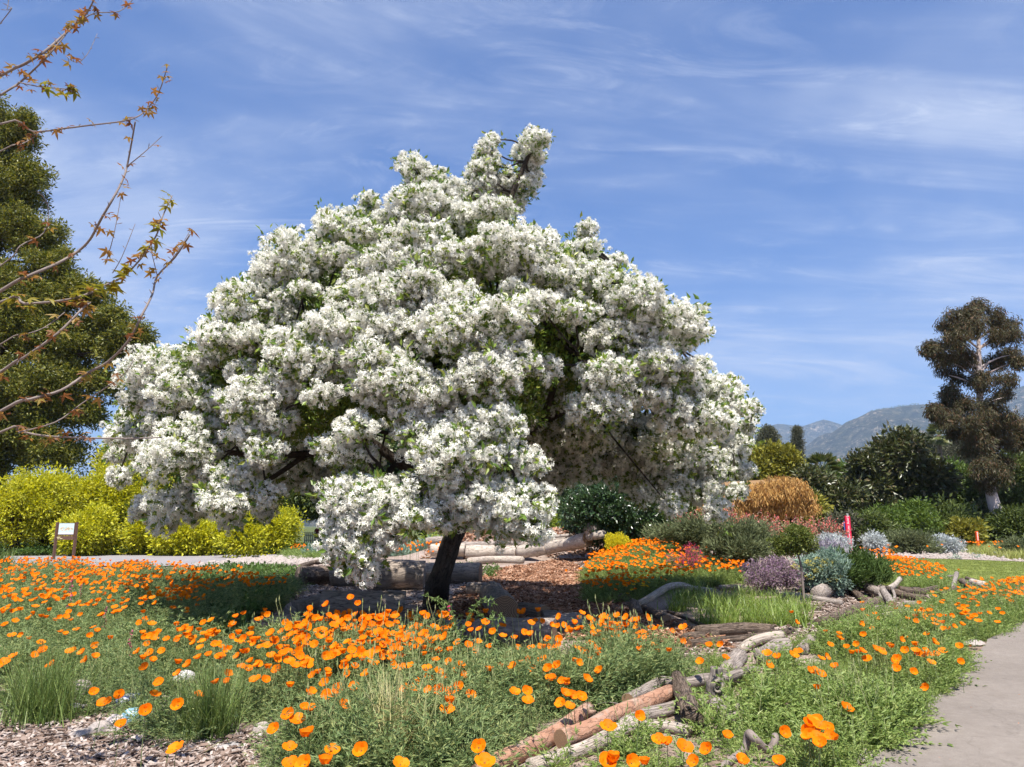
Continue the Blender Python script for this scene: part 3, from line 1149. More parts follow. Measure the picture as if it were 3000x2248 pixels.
# twigs from the limbs to every puff of blossom: one part, far too many to pick apart
LP = np.array([tuple(p) for p, _ in limb_pts])
mbw = MB()
for i, l in enumerate(lobes_all):
    c = Vector(l[:3])
    j = int(np.argmin(np.linalg.norm(LP - np.array(c), axis=1)))
    s = Vector(LP[j])
    ln = (c - s).length
    mid = (s + c) * .5 + Vector((rs.uniform(-.12, .12), rs.uniform(-.12, .12), rs.uniform(-.1, .1))) * min(1, ln)
    if ln > 2.6:
        continue
    pp, rr = smooth_path([s, s.lerp(mid, .5) + Vector((rs.uniform(-.06, .06), 0, rs.uniform(-.06, .06))), mid, c], [.026, .022, .017, .010], 3)
    mbw.tube(pp, rr, 5, cap=False)
    for _ in range(4):
        e = c + Vector((rs.uniform(-1, 1) * l[3], rs.uniform(-1, 1) * l[4], rs.uniform(-.6, 1) * l[5]))
        mbw.tube([c, (c + e) / 2 + Vector((0, 0, .04)), e], [.011, .008, .004], 4, cap=False)
tag(mbw.build('twigs', W_TREE, TREE, world=True), kind='stuff')

print('BLOSSOMS', len(PB), 'LOBES', len(lobes_f), len(lobes_b), 'LEAVES', len(P3))
# ------------------------------------------------------------------ logs and driftwood
def disc_data():
    n = 14
    rg = random.Random(3)
    v = [(0, 0, .012)] + [(math.cos(6.2832 * k / n) * rg.uniform(.93, 1.0), math.sin(6.2832 * k / n) * rg.uniform(.93, 1.0), 0) for k in range(n)]
    return mesh_data('cut_end', v, [(0, k + 1, (k + 1) % n + 1) for k in range(n)], M_CUT)


DISC = disc_data()


def log(name, label, pts, dia, mat_, cuts=(), cat='log', group=None, wob=.06, n=14, taper=None, lift=0.0, tex=.012, world=None, knots=0):
    """pts: pixels of the axis (px, py[, extra height]); dia: thickness in photograph pixels"""
    if world is None:
        w = []
        for p in pts:
            ex = p[2] if len(p) > 2 else 0
            d0 = G(p[0], p[1], .1)
            dist = (d0 - Vector((0, 0, EYE))).length
            r = dia / 2 / F * dist
            w.append(G(p[0], p[1], r * .85 + lift + ex))
    else:
        w = [Vector(p) for p in pts]
        r = dia
    m = len(w)
    rad = [r * (1 - (taper or 0) * i / (m - 1)) for i in range(m)]
    pp, rr = smooth_path(w, rad, 5 if m > 2 else 9)
    if m == 2:
        rg0 = random.Random(int(abs(w[0].x) * 997) + 3)
        b1, b2 = rg0.uniform(-.05, .05), rg0.uniform(-.05, .05)
        for i in range(len(pp)):
            s_ = math.sin(math.pi * i / (len(pp) - 1))
            pp[i] = pp[i] + Vector((b1 * s_ * .6, b2 * s_ * .6, abs(b1) * s_ * .4))
    mbl = MB()
    sd_ = int(abs(w[0].x) * 1000) + int(abs(w[-1].y) * 100)
    mbl.tube(pp, rr, n, wob=wob, tex=tex, seed=sd_)
    base = min(pp, key=lambda q: q.z)
    root = mbl.build(name, mat_, None, smooth=True)
    # put the object's origin on the log
    o0 = pp[len(pp) // 2].copy()
    root.data.transform(Matrix.Translation(-o0))
    root.location = o0
    tag(root, label, cat, group)
    for c in cuts:
        i, j = (0, 1) if c == 0 else (len(pp) - 1, len(pp) - 2)
        ax = (pp[i] - pp[j]).normalized()
        link('cut_end', DISC, root, tuple(pp[i] + ax * .003 - o0), ax.to_track_quat('Z', 'Y').to_euler(), (rr[i] * 1.0, rr[i] * 1.0, rr[i]))
    rg = random.Random(sd_ + 5)
    for q in range(knots):
        i = rg.randrange(2, len(pp) - 2)
        ax = (pp[i + 1] - pp[i]).normalized()
        d = ax.cross(rdir(rg)).normalized()
        if d.z < 0:
            d = -d
        mk = MB()
        p0 = pp[i] - o0
        mk.tube([p0 + d * rr[i] * .7, p0 + d * rr[i] * 1.25, p0 + (d + ax * .3) * rr[i] * 1.7], [rr[i] * .45, rr[i] * .3, rr[i] * .2], 7, wob=.1)
        mk.build('branch_stub', mat_, root, smooth=True)
    return root


RG = 'seat logs in the ring around the tree'
# ring of seat logs
log('seat_log', 'short dark seat log at the left end of the row behind the tree', [(878, 1690), (965, 1688)], 50, W_BARK, (1,), group=RG)
log('seat_log', 'sunlit tan seat log with flat cut end under the hanging blossom', [(972, 1690), (1056, 1690)], 54, W_RING, (1,), group=RG)
log('seat_log', 'long thick shaded seat log lying behind the tree trunk', [(1090, 1688), (1243, 1686)], 74, W_RING, (0,), group=RG)
log('seat_log', 'shaded seat log behind the trunk next to the mulch path', [(1250, 1680), (1408, 1682)], 56, W_RING, (1,), group=RG)
log('seat_log', 'dark seat log turning the corner of the ring beside the mulch', [(1372, 1728), (1462, 1732)], 42, W_RING, (1,), group=RG)
log('seat_log', 'thick seat log showing its dark round cut face toward the poppies', [(1440, 1742), (1478, 1790)], 78, W_RING, (1,), group=RG)
log('seat_log', 'low dark seat log beside the thick one with the round face', [(1522, 1790), (1592, 1798)], 46, W_RING, (1,), group=RG)
log('seat_log', 'small curved seat log at the mulch side of the ring', [(1588, 1806), (1642, 1808)], 32, W_RING, (), group=RG)
log('seat_log', 'round-topped grey seat log at the corner of the ring by the mulch', [(1616, 1836), (1698, 1824)], 52, W_GREY, (0,), group=RG)
log('seat_log', 'long grey split seat log with a sunlit end behind the poppies', [(1378, 1857), (1622, 1858)], 78, W_GREY, (1,), group=RG, knots=0)
log('seat_log', 'half hidden grey seat log behind the tallest poppies', [(1120, 1860), (1372, 1858)], 74, W_GREY, (), group=RG)
log('seat_log', 'shadowed thick seat log in front of the trunk', [(946, 1778), (1186, 1780)], 80, W_RING, (0,), group=RG)
log('seat_log', 'slanting dark seat log between the shaded poppies and the trunk', [(856, 1795), (938, 1768)], 48, W_RING, (), group=RG)
log('seat_log', 'pale rimmed seat log at the shaded corner of the poppy bed', [(750, 1852), (866, 1836)], 66, W_RING, (0,), group=RG)

# two-high log wall holding the mulch mound
WG = 'logs of the low retaining wall'


def wall_log(lb, x0, y0, x1, y1, d, mt_, cuts, back=0.0):
    yw = [float(np.interp(x, [1250, 1460, 1600, 1780], [32.5, 32.5, 30.8, 28.0])) + back for x in (x0, x1)]
    log('wall_log', lb, [A(x0, y0, yw[0]), A(x1, y1, yw[1])], d / 2 / F * yw[0], mt_, cuts, group=WG, world=True)


for i, (x0, y0, x1, y1, d, lb) in enumerate([
        (1262, 1612, 1362, 1612, 38, 'pale squat wall log just right of the dark trunk, lower course'),
        (1366, 1618, 1452, 1618, 40, 'sunlit lower wall log with a knot below the dark one'),
        (1456, 1616, 1520, 1618, 38, 'short pale lower wall log with flat ends'),
        (1524, 1617, 1606, 1605, 38, 'rounded lower wall log where the wall starts to climb'),
        (1600, 1607, 1672, 1594, 36, 'bleached lower wall log with a notch in its end'),
        (1668, 1594, 1722, 1580, 40, 'thick banded wall log at the climbing end of the wall')]):
    wall_log(lb, x0, y0, x1, y1, d, W_PALE, (0, 1) if i in (1, 2, 3) else (1,))
for i, (x0, y0, x1, y1, d, lb) in enumerate([
        (1250, 1588, 1300, 1583, 24, 'weathered upper wall log seen left of the trunk'),
        (1355, 1599, 1452, 1597, 20, 'grey upper wall log resting on the pale ones'),
        (1454, 1598, 1540, 1592, 22, 'grey upper wall log with a round cut end'),
        (1536, 1597, 1660, 1577, 13, 'thin pole lying along the top of the wall'),
        (1590, 1580, 1672, 1568, 10, 'slender bleached pole above the climbing wall'),
        (1690, 1580, 1768, 1566, 24, 'white bleached log end beyond the wall beside the dark bush')]):
    wall_log(lb, x0, y0, x1, y1, d, W_GREY if i < 3 else W_PALE, (0,) if i == 2 else (), .12)
log('split_log', 'flat weathered split log lying on the mulch before the wall', [(1376, 1646), (1450, 1640), (1530, 1642)], 22, W_PALE, (), cat='log')

# fresh salmon logs in the foreground
log('salmon_log', 'long smooth salmon-barked log running out of the poppies', [(1390, 2285), (1443, 2244), (1545, 2195), (1624, 2152), (1680, 2110), (1722, 2076)], 48, W_SALM, (), wob=.05, knots=2, n=20, taper=.25)
log('salmon_log', 'smooth salmon-barked log with its cut face on top of the long one', [(1643, 2166, .06), (1725, 2138, .05), (1798, 2096, .04), (1888, 2062, .05), (1964, 2029, .06)], 40, W_SALM, (0,), wob=.05, knots=2, n=20)
log('weathered_log', 'pale split log lying below the salmon logs', [(1555, 2250), (1640, 2222), (1720, 2192), (1800, 2150), (1850, 2118)], 40, W_PALE, (), wob=.14, n=18)
log('weathered_log', 'broad bleached slab of wood with frayed end under the dark stump', [(1800, 2150), (1870, 2128), (1950, 2128), (2022, 2142)], 36, W_PALE, (), wob=.18, n=18)
log('weathered_log', 'grey flat log between the salmon log and the dark stump', [(1800, 2118), (1880, 2098), (1960, 2080), (2000, 2062)], 34, W_GREY, (), wob=.15, n=16)
log('weathered_log', 'grey log sloping down into the foliage behind the salmon log', [(1840, 2052), (1890, 2026), (1938, 2000)], 33, W_GREY, (0,), wob=.1, lift=.05)
log('driftwood_branch', 'twisted grey branch lying across the stumps', [(1938, 1996, .1), (2010, 2002, .12), (2069, 1990, .12), (2123, 1988, .1), (2178, 1972, .06), (2215, 1964, .03)], 24, W_GREY, (), wob=.15, cat='branch')
# dark hollow trunk leaning down toward the camera; its dark bark stands in for shade
HL = log('hollow_log', 'dark broken trunk pointing downhill with a shaded hollow end', [(1986, 1985, .10), (2004, 2040, .10), (2028, 2108, .06)], 44, W_BARK, (1,), wob=.2, taper=-.45, n=18, tex=.05)
for c_ in HL.children:
    c_.name = 'hollow_end'
    c_.data = c_.data.copy()
    for v_ in c_.data.vertices:
        v_.co.z = -1.1 if v_.index == 0 else v_.co.z
        v_.co.xy *= .86
    c_.data.materials[0] = plain_mat('shaded_hollow', (.03, .02, .015), .95)  # near-black colour paints the shade inside the open end


def knot_stump():
    b = G(2090, 2068)
    root = empty('knotted_stump', tuple(b), 0, 'gnarled grey stump with an eye-shaped knot hole standing on the branch pile', 'stump')
    mb_ = MB()
    top = A(2099, 1955, b.y - .02)
    mid = A(2096, 2005, b.y - .02)
    pp, rr = smooth_path([b + Vector((0, 0, -.03)), b.lerp(mid, .45), mid, mid.lerp(top, .55), top], [.055, .085, .088, .062, .058], 5)
    mb_.tube(pp, rr, 16, wob=.16, tex=.04)
    mb_.build('trunk', W_GREY, root, smooth=True, world=True)
    # raised lip of the knot hole and its hollow, the shade inside painted near-black
    mk = MB()
    c = mid + Vector((.0, -.082, 0))
    ring = [c + Vector((.034 * math.cos(a), 0.01 * math.sin(2 * a), .046 * math.sin(a))) for a in [2 * math.pi * q / 16 for q in range(17)]]
    mk.tube(ring, [.016] * 17, 8, wob=.2, cap=False)
    mk.build('knot_rim', W_PALE, root, smooth=True, world=True)
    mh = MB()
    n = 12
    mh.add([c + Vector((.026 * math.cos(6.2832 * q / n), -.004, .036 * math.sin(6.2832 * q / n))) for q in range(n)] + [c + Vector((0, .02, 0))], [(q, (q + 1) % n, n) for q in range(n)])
    mh.build('knot_hole', plain_mat('shaded_hollow', (.03, .02, .015), .95), root, world=True)
    for dx, dz, r in ((-.09, .02, .05), (.08, .0, .045), (.12, .05, .03)):
        mr2 = MB()
        mr2.tube([b + Vector((dx * .3, 0, .06)), b + Vector((dx, -.03, dz + .02)), b + Vector((dx * 1.7, -.05, dz - .02))], [r, r * .8, r * .4], 9, wob=.2)
        mr2.build('root', W_GREY, root, smooth=True, world=True)


knot_stump()
log('gnarled_root', 'whitish gnarled root chunk in front of the knotted stump', [(2100, 2068), (2118, 2085), (2140, 2106)], 44, W_GREY, (), wob=.25, cat='root')
log('stump', 'short grey stub of wood beside the gnarled root', [(2158, 2076, .05), (2166, 2100)], 27, W_GREY, (1,), wob=.1, cat='stump')
log('curved_branch', 'crooked bare branch rising out of the foliage at the lens side of the path', [(2110, 2256), (2150, 2222), (2182, 2195, .05), (2192, 2152, .14), (2206, 2160, .14), (2236, 2190, .07), (2256, 2196, .05), (2270, 2172, .1), (2271, 2158, .12)], 20, W_TWIG, (), wob=.1, cat='branch', n=10)
log('stump', 'dark round stub with cut face half hidden in straw near the path', [(2296, 2080, .04), (2304, 2070, .08)], 28, W_BARK, (1,), wob=.05, cat='stump')
log('bark_slab', 'rough grey bark slab standing behind the knotted stump', [(2125, 1972), (2150, 1945, .03), (2168, 1925, .05)], 40, W_GREY, (), wob=.2, cat='log')

# middle driftwood by the mulch
log('driftwood_arch', 'pale arched driftwood branch with a shaded lower end beside the mulch', [(1870, 1772, .08), (1905, 1752, .16), (1935, 1733, .22), (1962, 1718, .26), (1997, 1716, .22), (2033, 1726, .12), (2085, 1734, .03)], 18, W_PALE, (), wob=.1, cat='branch')
log('shaded_stub', 'shaded block under the end of the arched branch', [(1858, 1772, .1), (1866, 1800)], 32, W_BARK, (), wob=.15, cat='stump')  # tree shade on this block is carried by the dark bark colour
log('dark_log', 'shaded log with cut end under the arched branch', [(1888, 1782, .05), (1952, 1816)], 28, W_BARK, (1,), wob=.08)
log('dark_log', 'thin shaded pole slanting from the arch to the bark log', [(1958, 1792, .05), (2036, 1822), (2108, 1852)], 11, W_BARK, ())
log('dark_log', 'shaded log lying in front of the thin dark pole', [(1975, 1832), (2040, 1846), (2100, 1862)], 20, W_BARK, (0,))
log('dark_log', 'short dark log with a brown cut face near the mulch corner', [(2004, 1872), (2062, 1866)], 24, W_BARK, (1,))
log('bark_log', 'thick ridged bark log lying before the green grass', [(2046, 1852), (2120, 1846), (2200, 1843), (2262, 1850)], 34, W_BARK, (), wob=.1)
log('bark_log', 'long thinner bark log parallel to the thick ridged one', [(2020, 1888), (2110, 1878), (2210, 1868), (2320, 1850)], 21, W_BARK, (0,), wob=.08)
log('bleached_log', 'smooth pale curved log propped toward the path', [(2172, 1906), (2195, 1886, .03), (2235, 1870, .06), (2292, 1862, .08)], 24, W_PALE, (1,), wob=.04)
log('driftwood_branch', 'grey curved branch lying before the purple flowering bush', [(2106, 1722), (2159, 1721, .03), (2206, 1730, .03), (2260, 1738)], 15, W_GREY, (), cat='branch')
log('bark_slab', 'grey weathered root slab half buried beside the pale curved log', [(2240, 1930), (2275, 1905), (2310, 1900)], 50, W_GREY, (), wob=.2)
log('bark_slab', 'upright grey wood chunk behind the poppies at the path bed', [(2350, 1905), (2368, 1885), (2378, 1872)], 30, W_GREY, (), wob=.12)

# log pile behind the right bed
PG = 'logs of the loose pile before the lawn'
for lb, pts, d, mt_, cuts in [
        ('big bark trunk with a stepped cut lying in front of the log pile', [(2575, 1764), (2520, 1784), (2450, 1808), (2396, 1826)], 38, W_BARK, ()),
        ('sawn log pointing its orange cut face at the camera from the pile', [(2584, 1726, .12), (2600, 1750, .1), (2614, 1772, .06)], 20, W_GREY, (1,)),
        ('thick pale log lying on the left shoulder of the pile', [(2512, 1714, .08), (2545, 1724, .08), (2578, 1738, .05)], 24, W_GREY, (0,)),
        ('brown bark log sloping down at the left of the pile', [(2482, 1716, .06), (2508, 1738, .04), (2534, 1760)], 18, W_BARK, (0,)),
        ('cross log with sawn end on top of the pile', [(2634, 1727, .12), (2662, 1731, .1), (2694, 1732, .08)], 17, W_BARK, (0,)),
        ('long bark log under the cross log of the pile', [(2600, 1728, .04), (2650, 1746), (2712, 1758)], 22, W_BARK, ()),
        ('pale snapped branch sticking up from the pile', [(2600, 1726, .1), (2622, 1714, .14), (2637, 1696, .2)], 11, W_PALE, ()),
        ('dark log at the lawn end of the pile', [(2690, 1738), (2720, 1730), (2744, 1724)], 16, W_BARK, ()),
        ('forked dark branch tying the pile to the stub heap', [(2740, 1730), (2770, 1738), (2795, 1736)], 9, W_BARK, ()),
        ('tan stump chunk with frayed bark at the left of the pile', [(2398, 1742), (2425, 1726), (2452, 1714)], 36, W_GREY, ()),
        ('long grey log half sunk in the grass left of the pile', [(2285, 1742), (2350, 1748), (2410, 1758), (2465, 1768)], 18, W_GREY, ()),
        ('small weathered log with a white scar before the sawn one', [(2566, 1786), (2592, 1782), (2620, 1790)], 18, W_GREY, (1,)),
        ('flat grey root lying among poppies before the pile', [(2590, 1812), (2630, 1806), (2664, 1796)], 28, W_GREY, ()),
        ('short grey log wedged below the long bark log', [(2650, 1768), (2680, 1770), (2712, 1768)], 16, W_GREY, ()),
        ('thin grey limb leaning across the sawn log', [(2575, 1730, .12), (2583, 1760, .1), (2590, 1775, .04)], 9, W_GREY, ()),
        ('bent grey limb hanging over the long bark log', [(2612, 1722, .15), (2621, 1745, .12), (2618, 1762, .05)], 8, W_GREY, ()),
        ('upright forked stub on the heap by the lawn', [(2790, 1736), (2796, 1706, .1), (2803, 1680, .2)], 9, W_GREY, ()),
        ('short stick lying across the upright stub', [(2776, 1690, .17), (2800, 1688, .17)], 6, W_GREY, ()),
        ('dark log of the stub heap by the lawn', [(2818, 1702, .06), (2840, 1718, .04), (2862, 1732)], 17, W_BARK, ()),
        ('pale log end of the stub heap nearest the lawn', [(2848, 1706, .06), (2870, 1712, .05), (2888, 1716, .03)], 18, W_PALE, (1,)),
        ('brown stick poking from the stub heap', [(2832, 1694, .08), (2862, 1704, .05)], 9, W_BARK, ()),
        ('low dark log at the foot of the stub heap', [(2770, 1742), (2815, 1744), (2846, 1742)], 12, W_BARK, ()),
        ('crooked grey root below the stub heap', [(2750, 1752), (2780, 1740, .03), (2800, 1722, .05)], 14, W_BARK, ()),
        ('white curled root lying beside the green rosemary bush', [(2584, 1676), (2598, 1668, .06), (2612, 1676, .05), (2618, 1688)], 10, W_PALE, ()),
        ('grey knot of roots below the white curled root', [(2590, 1690), (2606, 1684), (2624, 1684)], 15, W_GREY, ())]:
    log('pile_log', lb, pts, d, mt_, cuts, group=PG, wob=.1, n=12, taper=.35 if lb.startswith('big') else None)
# bare twigs left of the pile
for i, (lb, pts, d) in enumerate([
        ('thin bare twig arching over the purple bush', [(2190, 1730), (2250, 1700, .1), (2300, 1698, .12), (2345, 1722, .06), (2385, 1735)], 5),
        ('forked bare twig lying below the small citrus tree', [(2300, 1712, .05), (2350, 1708, .08), (2400, 1722, .06), (2430, 1712, .1)], 5),
        ('long bare twig trailing beside the grass', [(2230, 1745), (2290, 1738, .05), (2340, 1752), (2370, 1748)], 4),
        ('curled bare twig beside the tan stump chunk', [(2372, 1738), (2390, 1712, .08), (2420, 1708, .1), (2462, 1698, .12)], 6),
        ('bare twig crossing the grey log by the grass', [(2400, 1730, .05), (2415, 1750), (2440, 1775)], 6),
        ('dry stick leaning over the salmon log', [(1822, 2050, .06), (1838, 2085, .09), (1852, 2122, .02)], 4),
        ('arched dry stem bending over the salmon log', [(1730, 2072, .04), (1780, 2058, .1), (1850, 2070, .08), (1910, 2075, .02)], 3)]):
    log('twig', lb, pts, d, W_TWIG, (), cat='twig', n=6, wob=.1)

# driftwood between the left bed and the back path
log('driftwood_arch', 'dark twisted driftwood branch arching beside the back path', [(330, 1676), (350, 1652, .12), (400, 1650, .16), (440, 1660, .1), (460, 1674, .02), (510, 1676)], 13, W_BARK, (), cat='branch', wob=.15)
log('driftwood_branch', 'broken dark branch under the twisted arch', [(395, 1678), (440, 1680), (505, 1672)], 11, W_BARK, (), cat='branch', wob=.12)
log('gnarled_root', 'bleached white root snag among the far left poppies', [(212, 1676), (228, 1664, .08), (246, 1655, .16)], 14, W_PALE, (), cat='root', wob=.25)
log('driftwood_branch', 'grey fallen branch on the stones beside the back path', [(690, 1652), (760, 1646), (830, 1640)], 9, W_GREY, (), cat='branch', wob=.15)
log('driftwood_branch', 'thick dark root hooking over the row of seat logs', [(880, 1660), (920, 1648, .06), (960, 1646, .1), (985, 1658, .03)], 14, W_BARK, (), cat='branch', wob=.15)
# ------------------------------------------------------------------ stones and chips
def rock_data(name, seed, mat_, sub=2, amp=.25):
    bm = bmesh.new()
    bmesh.ops.create_icosphere(bm, subdivisions=sub, radius=1)
    rg = random.Random(seed)
    ax = [rdir(rg) for _ in range(7)]
    am = [rg.uniform(.3, 1) for _ in range(7)]
    for v in bm.verts:
        d = v.co.normalized()
        k = 1 - amp * sum(max(0, d.dot(a) - .55) * w for a, w in zip(ax, am)) * 1.6
        v.co = d * k
    me = bpy.data.meshes.new(name)
    bm.to_mesh(me)
    bm.free()
    me.materials.append(mat_)
    return me


M_STONE = plain_mat('pale_stone', (.33, .285, .255), .9, .2, .3, 6, .4)
M_STONE2 = plain_mat('grey_stone', (.30, .28, .27), .9, .2, .3, 6, .4)


def painted(name, c1, c2, sc, thr):
    m, t, b = mat_new(name)
    tcx = N(t, 'ShaderNodeTexCoord')
    vo = N(t, 'ShaderNodeTexVoronoi', inp={'Scale': sc})
    t.links.new(tcx.outputs['Object'], vo.inputs['Vector'])
    t.links.new(ramp(t, vo.outputs['Distance'], [c2, c2, c1, c1], [0, thr, thr + .03, 1]), b.inputs['Base Color'])
    b.inputs['Roughness'].default_value = .5
    return m


def stripe(name, c1, c2, sc):
    m, t, b = mat_new(name)
    tcx = N(t, 'ShaderNodeTexCoord')
    wv = N(t, 'ShaderNodeTexWave', bands_direction='Z', inp={'Scale': sc, 'Distortion': 4.0, 'Detail': 2.0})
    t.links.new(tcx.outputs['Object'], wv.inputs['Vector'])
    t.links.new(ramp(t, wv.outputs[0], [c1, c1, c2, c2], [0, .45, .55, 1]), b.inputs['Base Color'])
    b.inputs['Roughness'].default_value = .5
    return m


for lb, px, py, r, sc, mt_ in [
        ('blue painted stone with white speckles on the soil', 388, 2122, .11, (1, .9, .85), painted('blue_white_paint', (.16, .30, .38), (.75, .78, .78), 5, .28)),
        ('whitish painted stone with pink lines next to the blue one', 340, 2128, .10, (1.1, 1, .7), painted('white_pink_paint', (.46, .39, .37), (.36, .20, .20), 4, .12)),
        ('flat stone painted with a blue wave behind the blue round one', 384, 2066, .13, (1.4, .9, .55), stripe('blue_wave_paint', (.55, .54, .58), (.20, .24, .50), 1.2)),
        ('white stone with small blue and pink marks among the foliage', 538, 2004, .12, (1.1, .9, .8), painted('white_dots_paint', (.46, .44, .43), (.22, .34, .40), 4, .16)),
        ('pale rough stone at the edge of the left tuft', 236, 2045, .13, (.8, .9, 1), M_STONE),
        ('low grey stone under the left tuft', 215, 2092, .11, (1, .9, .6), M_STONE2),
        ('small pale flat stone by the soil edge', 250, 2158, .10, (1.4, .9, .4), M_STONE),
        ('rounded cream stone beside the flat one', 295, 2150, .10, (1.1, .9, .7), M_STONE),
        ('pale pebble under the poppies by the bare soil', 768, 2150, .08, (1, 1, .8), M_STONE),
        ('dull pink flat stone half in the soil', 330, 2148, .07, (1.4, 1, .5), M_STONE),
        ('flat grey stone at the soil patch edge', 664, 2192, .07, (1.5, 1, .35), M_STONE2),
        ('grey angular rock behind the far poppies by the trunk', 1135, 1610, .34, (1.2, .9, 1.1), M_STONE),
        ('whitish stone among the poppies at the far path bend', 2962, 1746, .14, (1.2, 1, .7), M_STONE),
        ('cream flat stone at the asphalt edge', 2548, 2212, .085, (1.3, 1, .35), M_STONE),
        ('pale triangular stone beside the cream flat one', 2566, 2222, .07, (1.2, 1, .4), M_STONE),
        ('small broken stone at the asphalt edge', 2532, 2232, .06, (1.3, .8, .4), M_STONE),
        ('white pebble under the foliage at the asphalt edge', 2620, 2166, .05, (1.2, 1, .6), M_STONE),
        ('pinkish flat stone where the bed meets the asphalt', 2848, 1888, .16, (1.6, 1, .25), M_STONE),
        ('grey boulder beside the yellow flowering bush', 1738, 1548, .42, (1, .9, 1), M_STONE),
        ('whitish lump of driftwood and stone at the mulch edge', 1735, 1640, .35, (1.2, .9, .9), M_STONE)]:
    p = G(px, py) if px != 1738 else A(1738, 1566, 29)
    o = link('stone', rock_data('stone', px * 3 + py, mt_), None, (p.x, p.y, p.z + r * sc[2] * .45), (0, 0, px % 6), (r * sc[0], r * sc[1], r * sc[2]))
    tag(o, lb, 'stone')

# low stones along the gravel bed and the back path
for px, py, lb in [(2560, 1606, 'flat pale kerb stone at the red sign'), (2610, 1604, 'long pale kerb stone beyond the gravel'), (2690, 1606, 'cream rock behind the silver plants'), (2760, 1607, 'pyramid-shaped pale rock behind the gravel'), (2800, 1609, 'grey rock behind the gravel bed')]:
    p = G(px, py)
    tag(link('stone', rock_data('stone', px, M_STONE), None, (p.x, p.y, p.z + .12), (0, 0, px % 5), (.7 if py < 1606 else .45, .4, .28)), lb, 'stone')


def chip_data(seed, mat_, L=.05, Wd=.016):
    rg = random.Random(seed)
    mb_ = MB()
    for _ in range(7):
        c = Vector((rg.uniform(-.06, .06), rg.uniform(-.06, .06), rg.uniform(0, .008)))
        a = rg.uniform(0, 6.28)
        q = Matrix.Rotation(a, 3, 'Z') @ Matrix.Rotation(rg.uniform(-.35, .35), 3, 'Y')
        mb_.box(c, (L * rg.uniform(.5, 1.3), Wd * rg.uniform(.6, 1.5), .004), q)
    return mb_.data('chips', [mat_])


M_CHIPR = leaf_mat('red_chips', [(.12, .055, .03), (.26, .125, .07), (.37, .20, .12), (.46, .31, .22)], 0, .9, .1)
M_CHIPG = leaf_mat('grey_chips', [(.09, .06, .045), (.20, .14, .11), (.31, .245, .21), (.44, .38, .34)], 0, .9, .1)
CHR = [proto('chip_source', chip_data(i, M_CHIPR, .075, .02)) for i in range(3)]
CHG = [proto('chip_source', chip_data(10 + i, M_CHIPG, .05, .02)) for i in range(3)]
PEB = [proto('pebble_source', rock_data('pebble', 70 + i, M_STONE, 1)) for i in range(3)]


def strew(name, label, cat, Pw, n, protos, smin, smax, dz=.0, tilt=.25):
    x, y = sample_ground(Pw, n)
    z = H(x, y) + dz
    rots = np.stack([rng.normal(0, tilt, n), rng.normal(0, tilt, n), rng.uniform(0, 6.28, n)], 1)
    o = scatter(name, np.stack([x, y, z], 1), rots, rng.uniform(smin, smax, n), protos)
    return tag(o, label, cat, kind='stuff')


MP = [tuple(p) for p in ml] + [tuple(p) for p in mr_][::-1]
strew('mulch_chips', 'loose red-brown wood chips over the mulch path', 'wood chips', MP, 5200, CHR, .8, 1.6, .04)
strew('soil_chips', 'grey-pink bark chips on the bare soil at the bed edge', 'wood chips', poly_ground([(-60, 2300), (-60, 2030), (250, 2060), (420, 2150), (640, 2120), (830, 2180), (860, 2300)]), 4200, CHG, .6, 1.2, .005)
strew('bed_litter', 'pale bark litter between the logs and far plants', 'litter', poly_ground([(560, 1720), (700, 1650), (1250, 1650), (1400, 1720), (1300, 1830), (800, 1900), (600, 1860)]), 2600, CHG, .9, 1.8, .005)
strew('mound_litter', 'pale wood litter on the mound and along the mulch edge', 'litter', [(-4, 33), (6, 31), (7, 40), (-4, 40)], 2600, CHR, 1.6, 2.6, .01)
strew('edge_litter', 'pale wood shavings between mulch and orange bed', 'litter', poly_ground([(1690, 1655), (1760, 1620), (1800, 1640), (1745, 1700), (1800, 1755), (1880, 1800), (1850, 1770)]), 1500, CHG, 1.2, 2.2, .05)
strew('pile_litter', 'pale bark litter under the logs of the pile', 'litter', poly_ground([(2260, 1760), (2330, 1700), (2700, 1720), (2720, 1800), (2500, 1830), (2300, 1900), (2000, 1930), (1990, 1890), (2200, 1860)]), 2600, CHG, .9, 1.6, .005)
strew('gravel', 'pebbles strewn over the far gravel bed', 'gravel', GRAV_W, 1800, PEB, .05, .14, .03, .5)
strew('pebbles', 'small pale pebbles on the bare soil', 'gravel', poly_ground([(-60, 2300), (-60, 2060), (250, 2080), (420, 2150), (640, 2130), (830, 2180), (860, 2300)]), 420, PEB, .012, .035, .004, .5)
strew('edge_pebbles', 'pale grit along the asphalt edge', 'gravel', poly_ground([(2470, 2260), (2560, 2240), (2660, 2150), (2790, 2010), (2770, 2010), (2640, 2130), (2500, 2215)]), 260, PEB, .008, .025, .03, .5)
# stony strip between the left bed and the back path
strew('rock_strip', 'grey broken stones piled along the back path', 'gravel', poly_ground([(560, 1664), (680, 1648), (820, 1636), (960, 1640), (960, 1652), (700, 1668)]), 700, PEB, .08, .2, .05, .6)
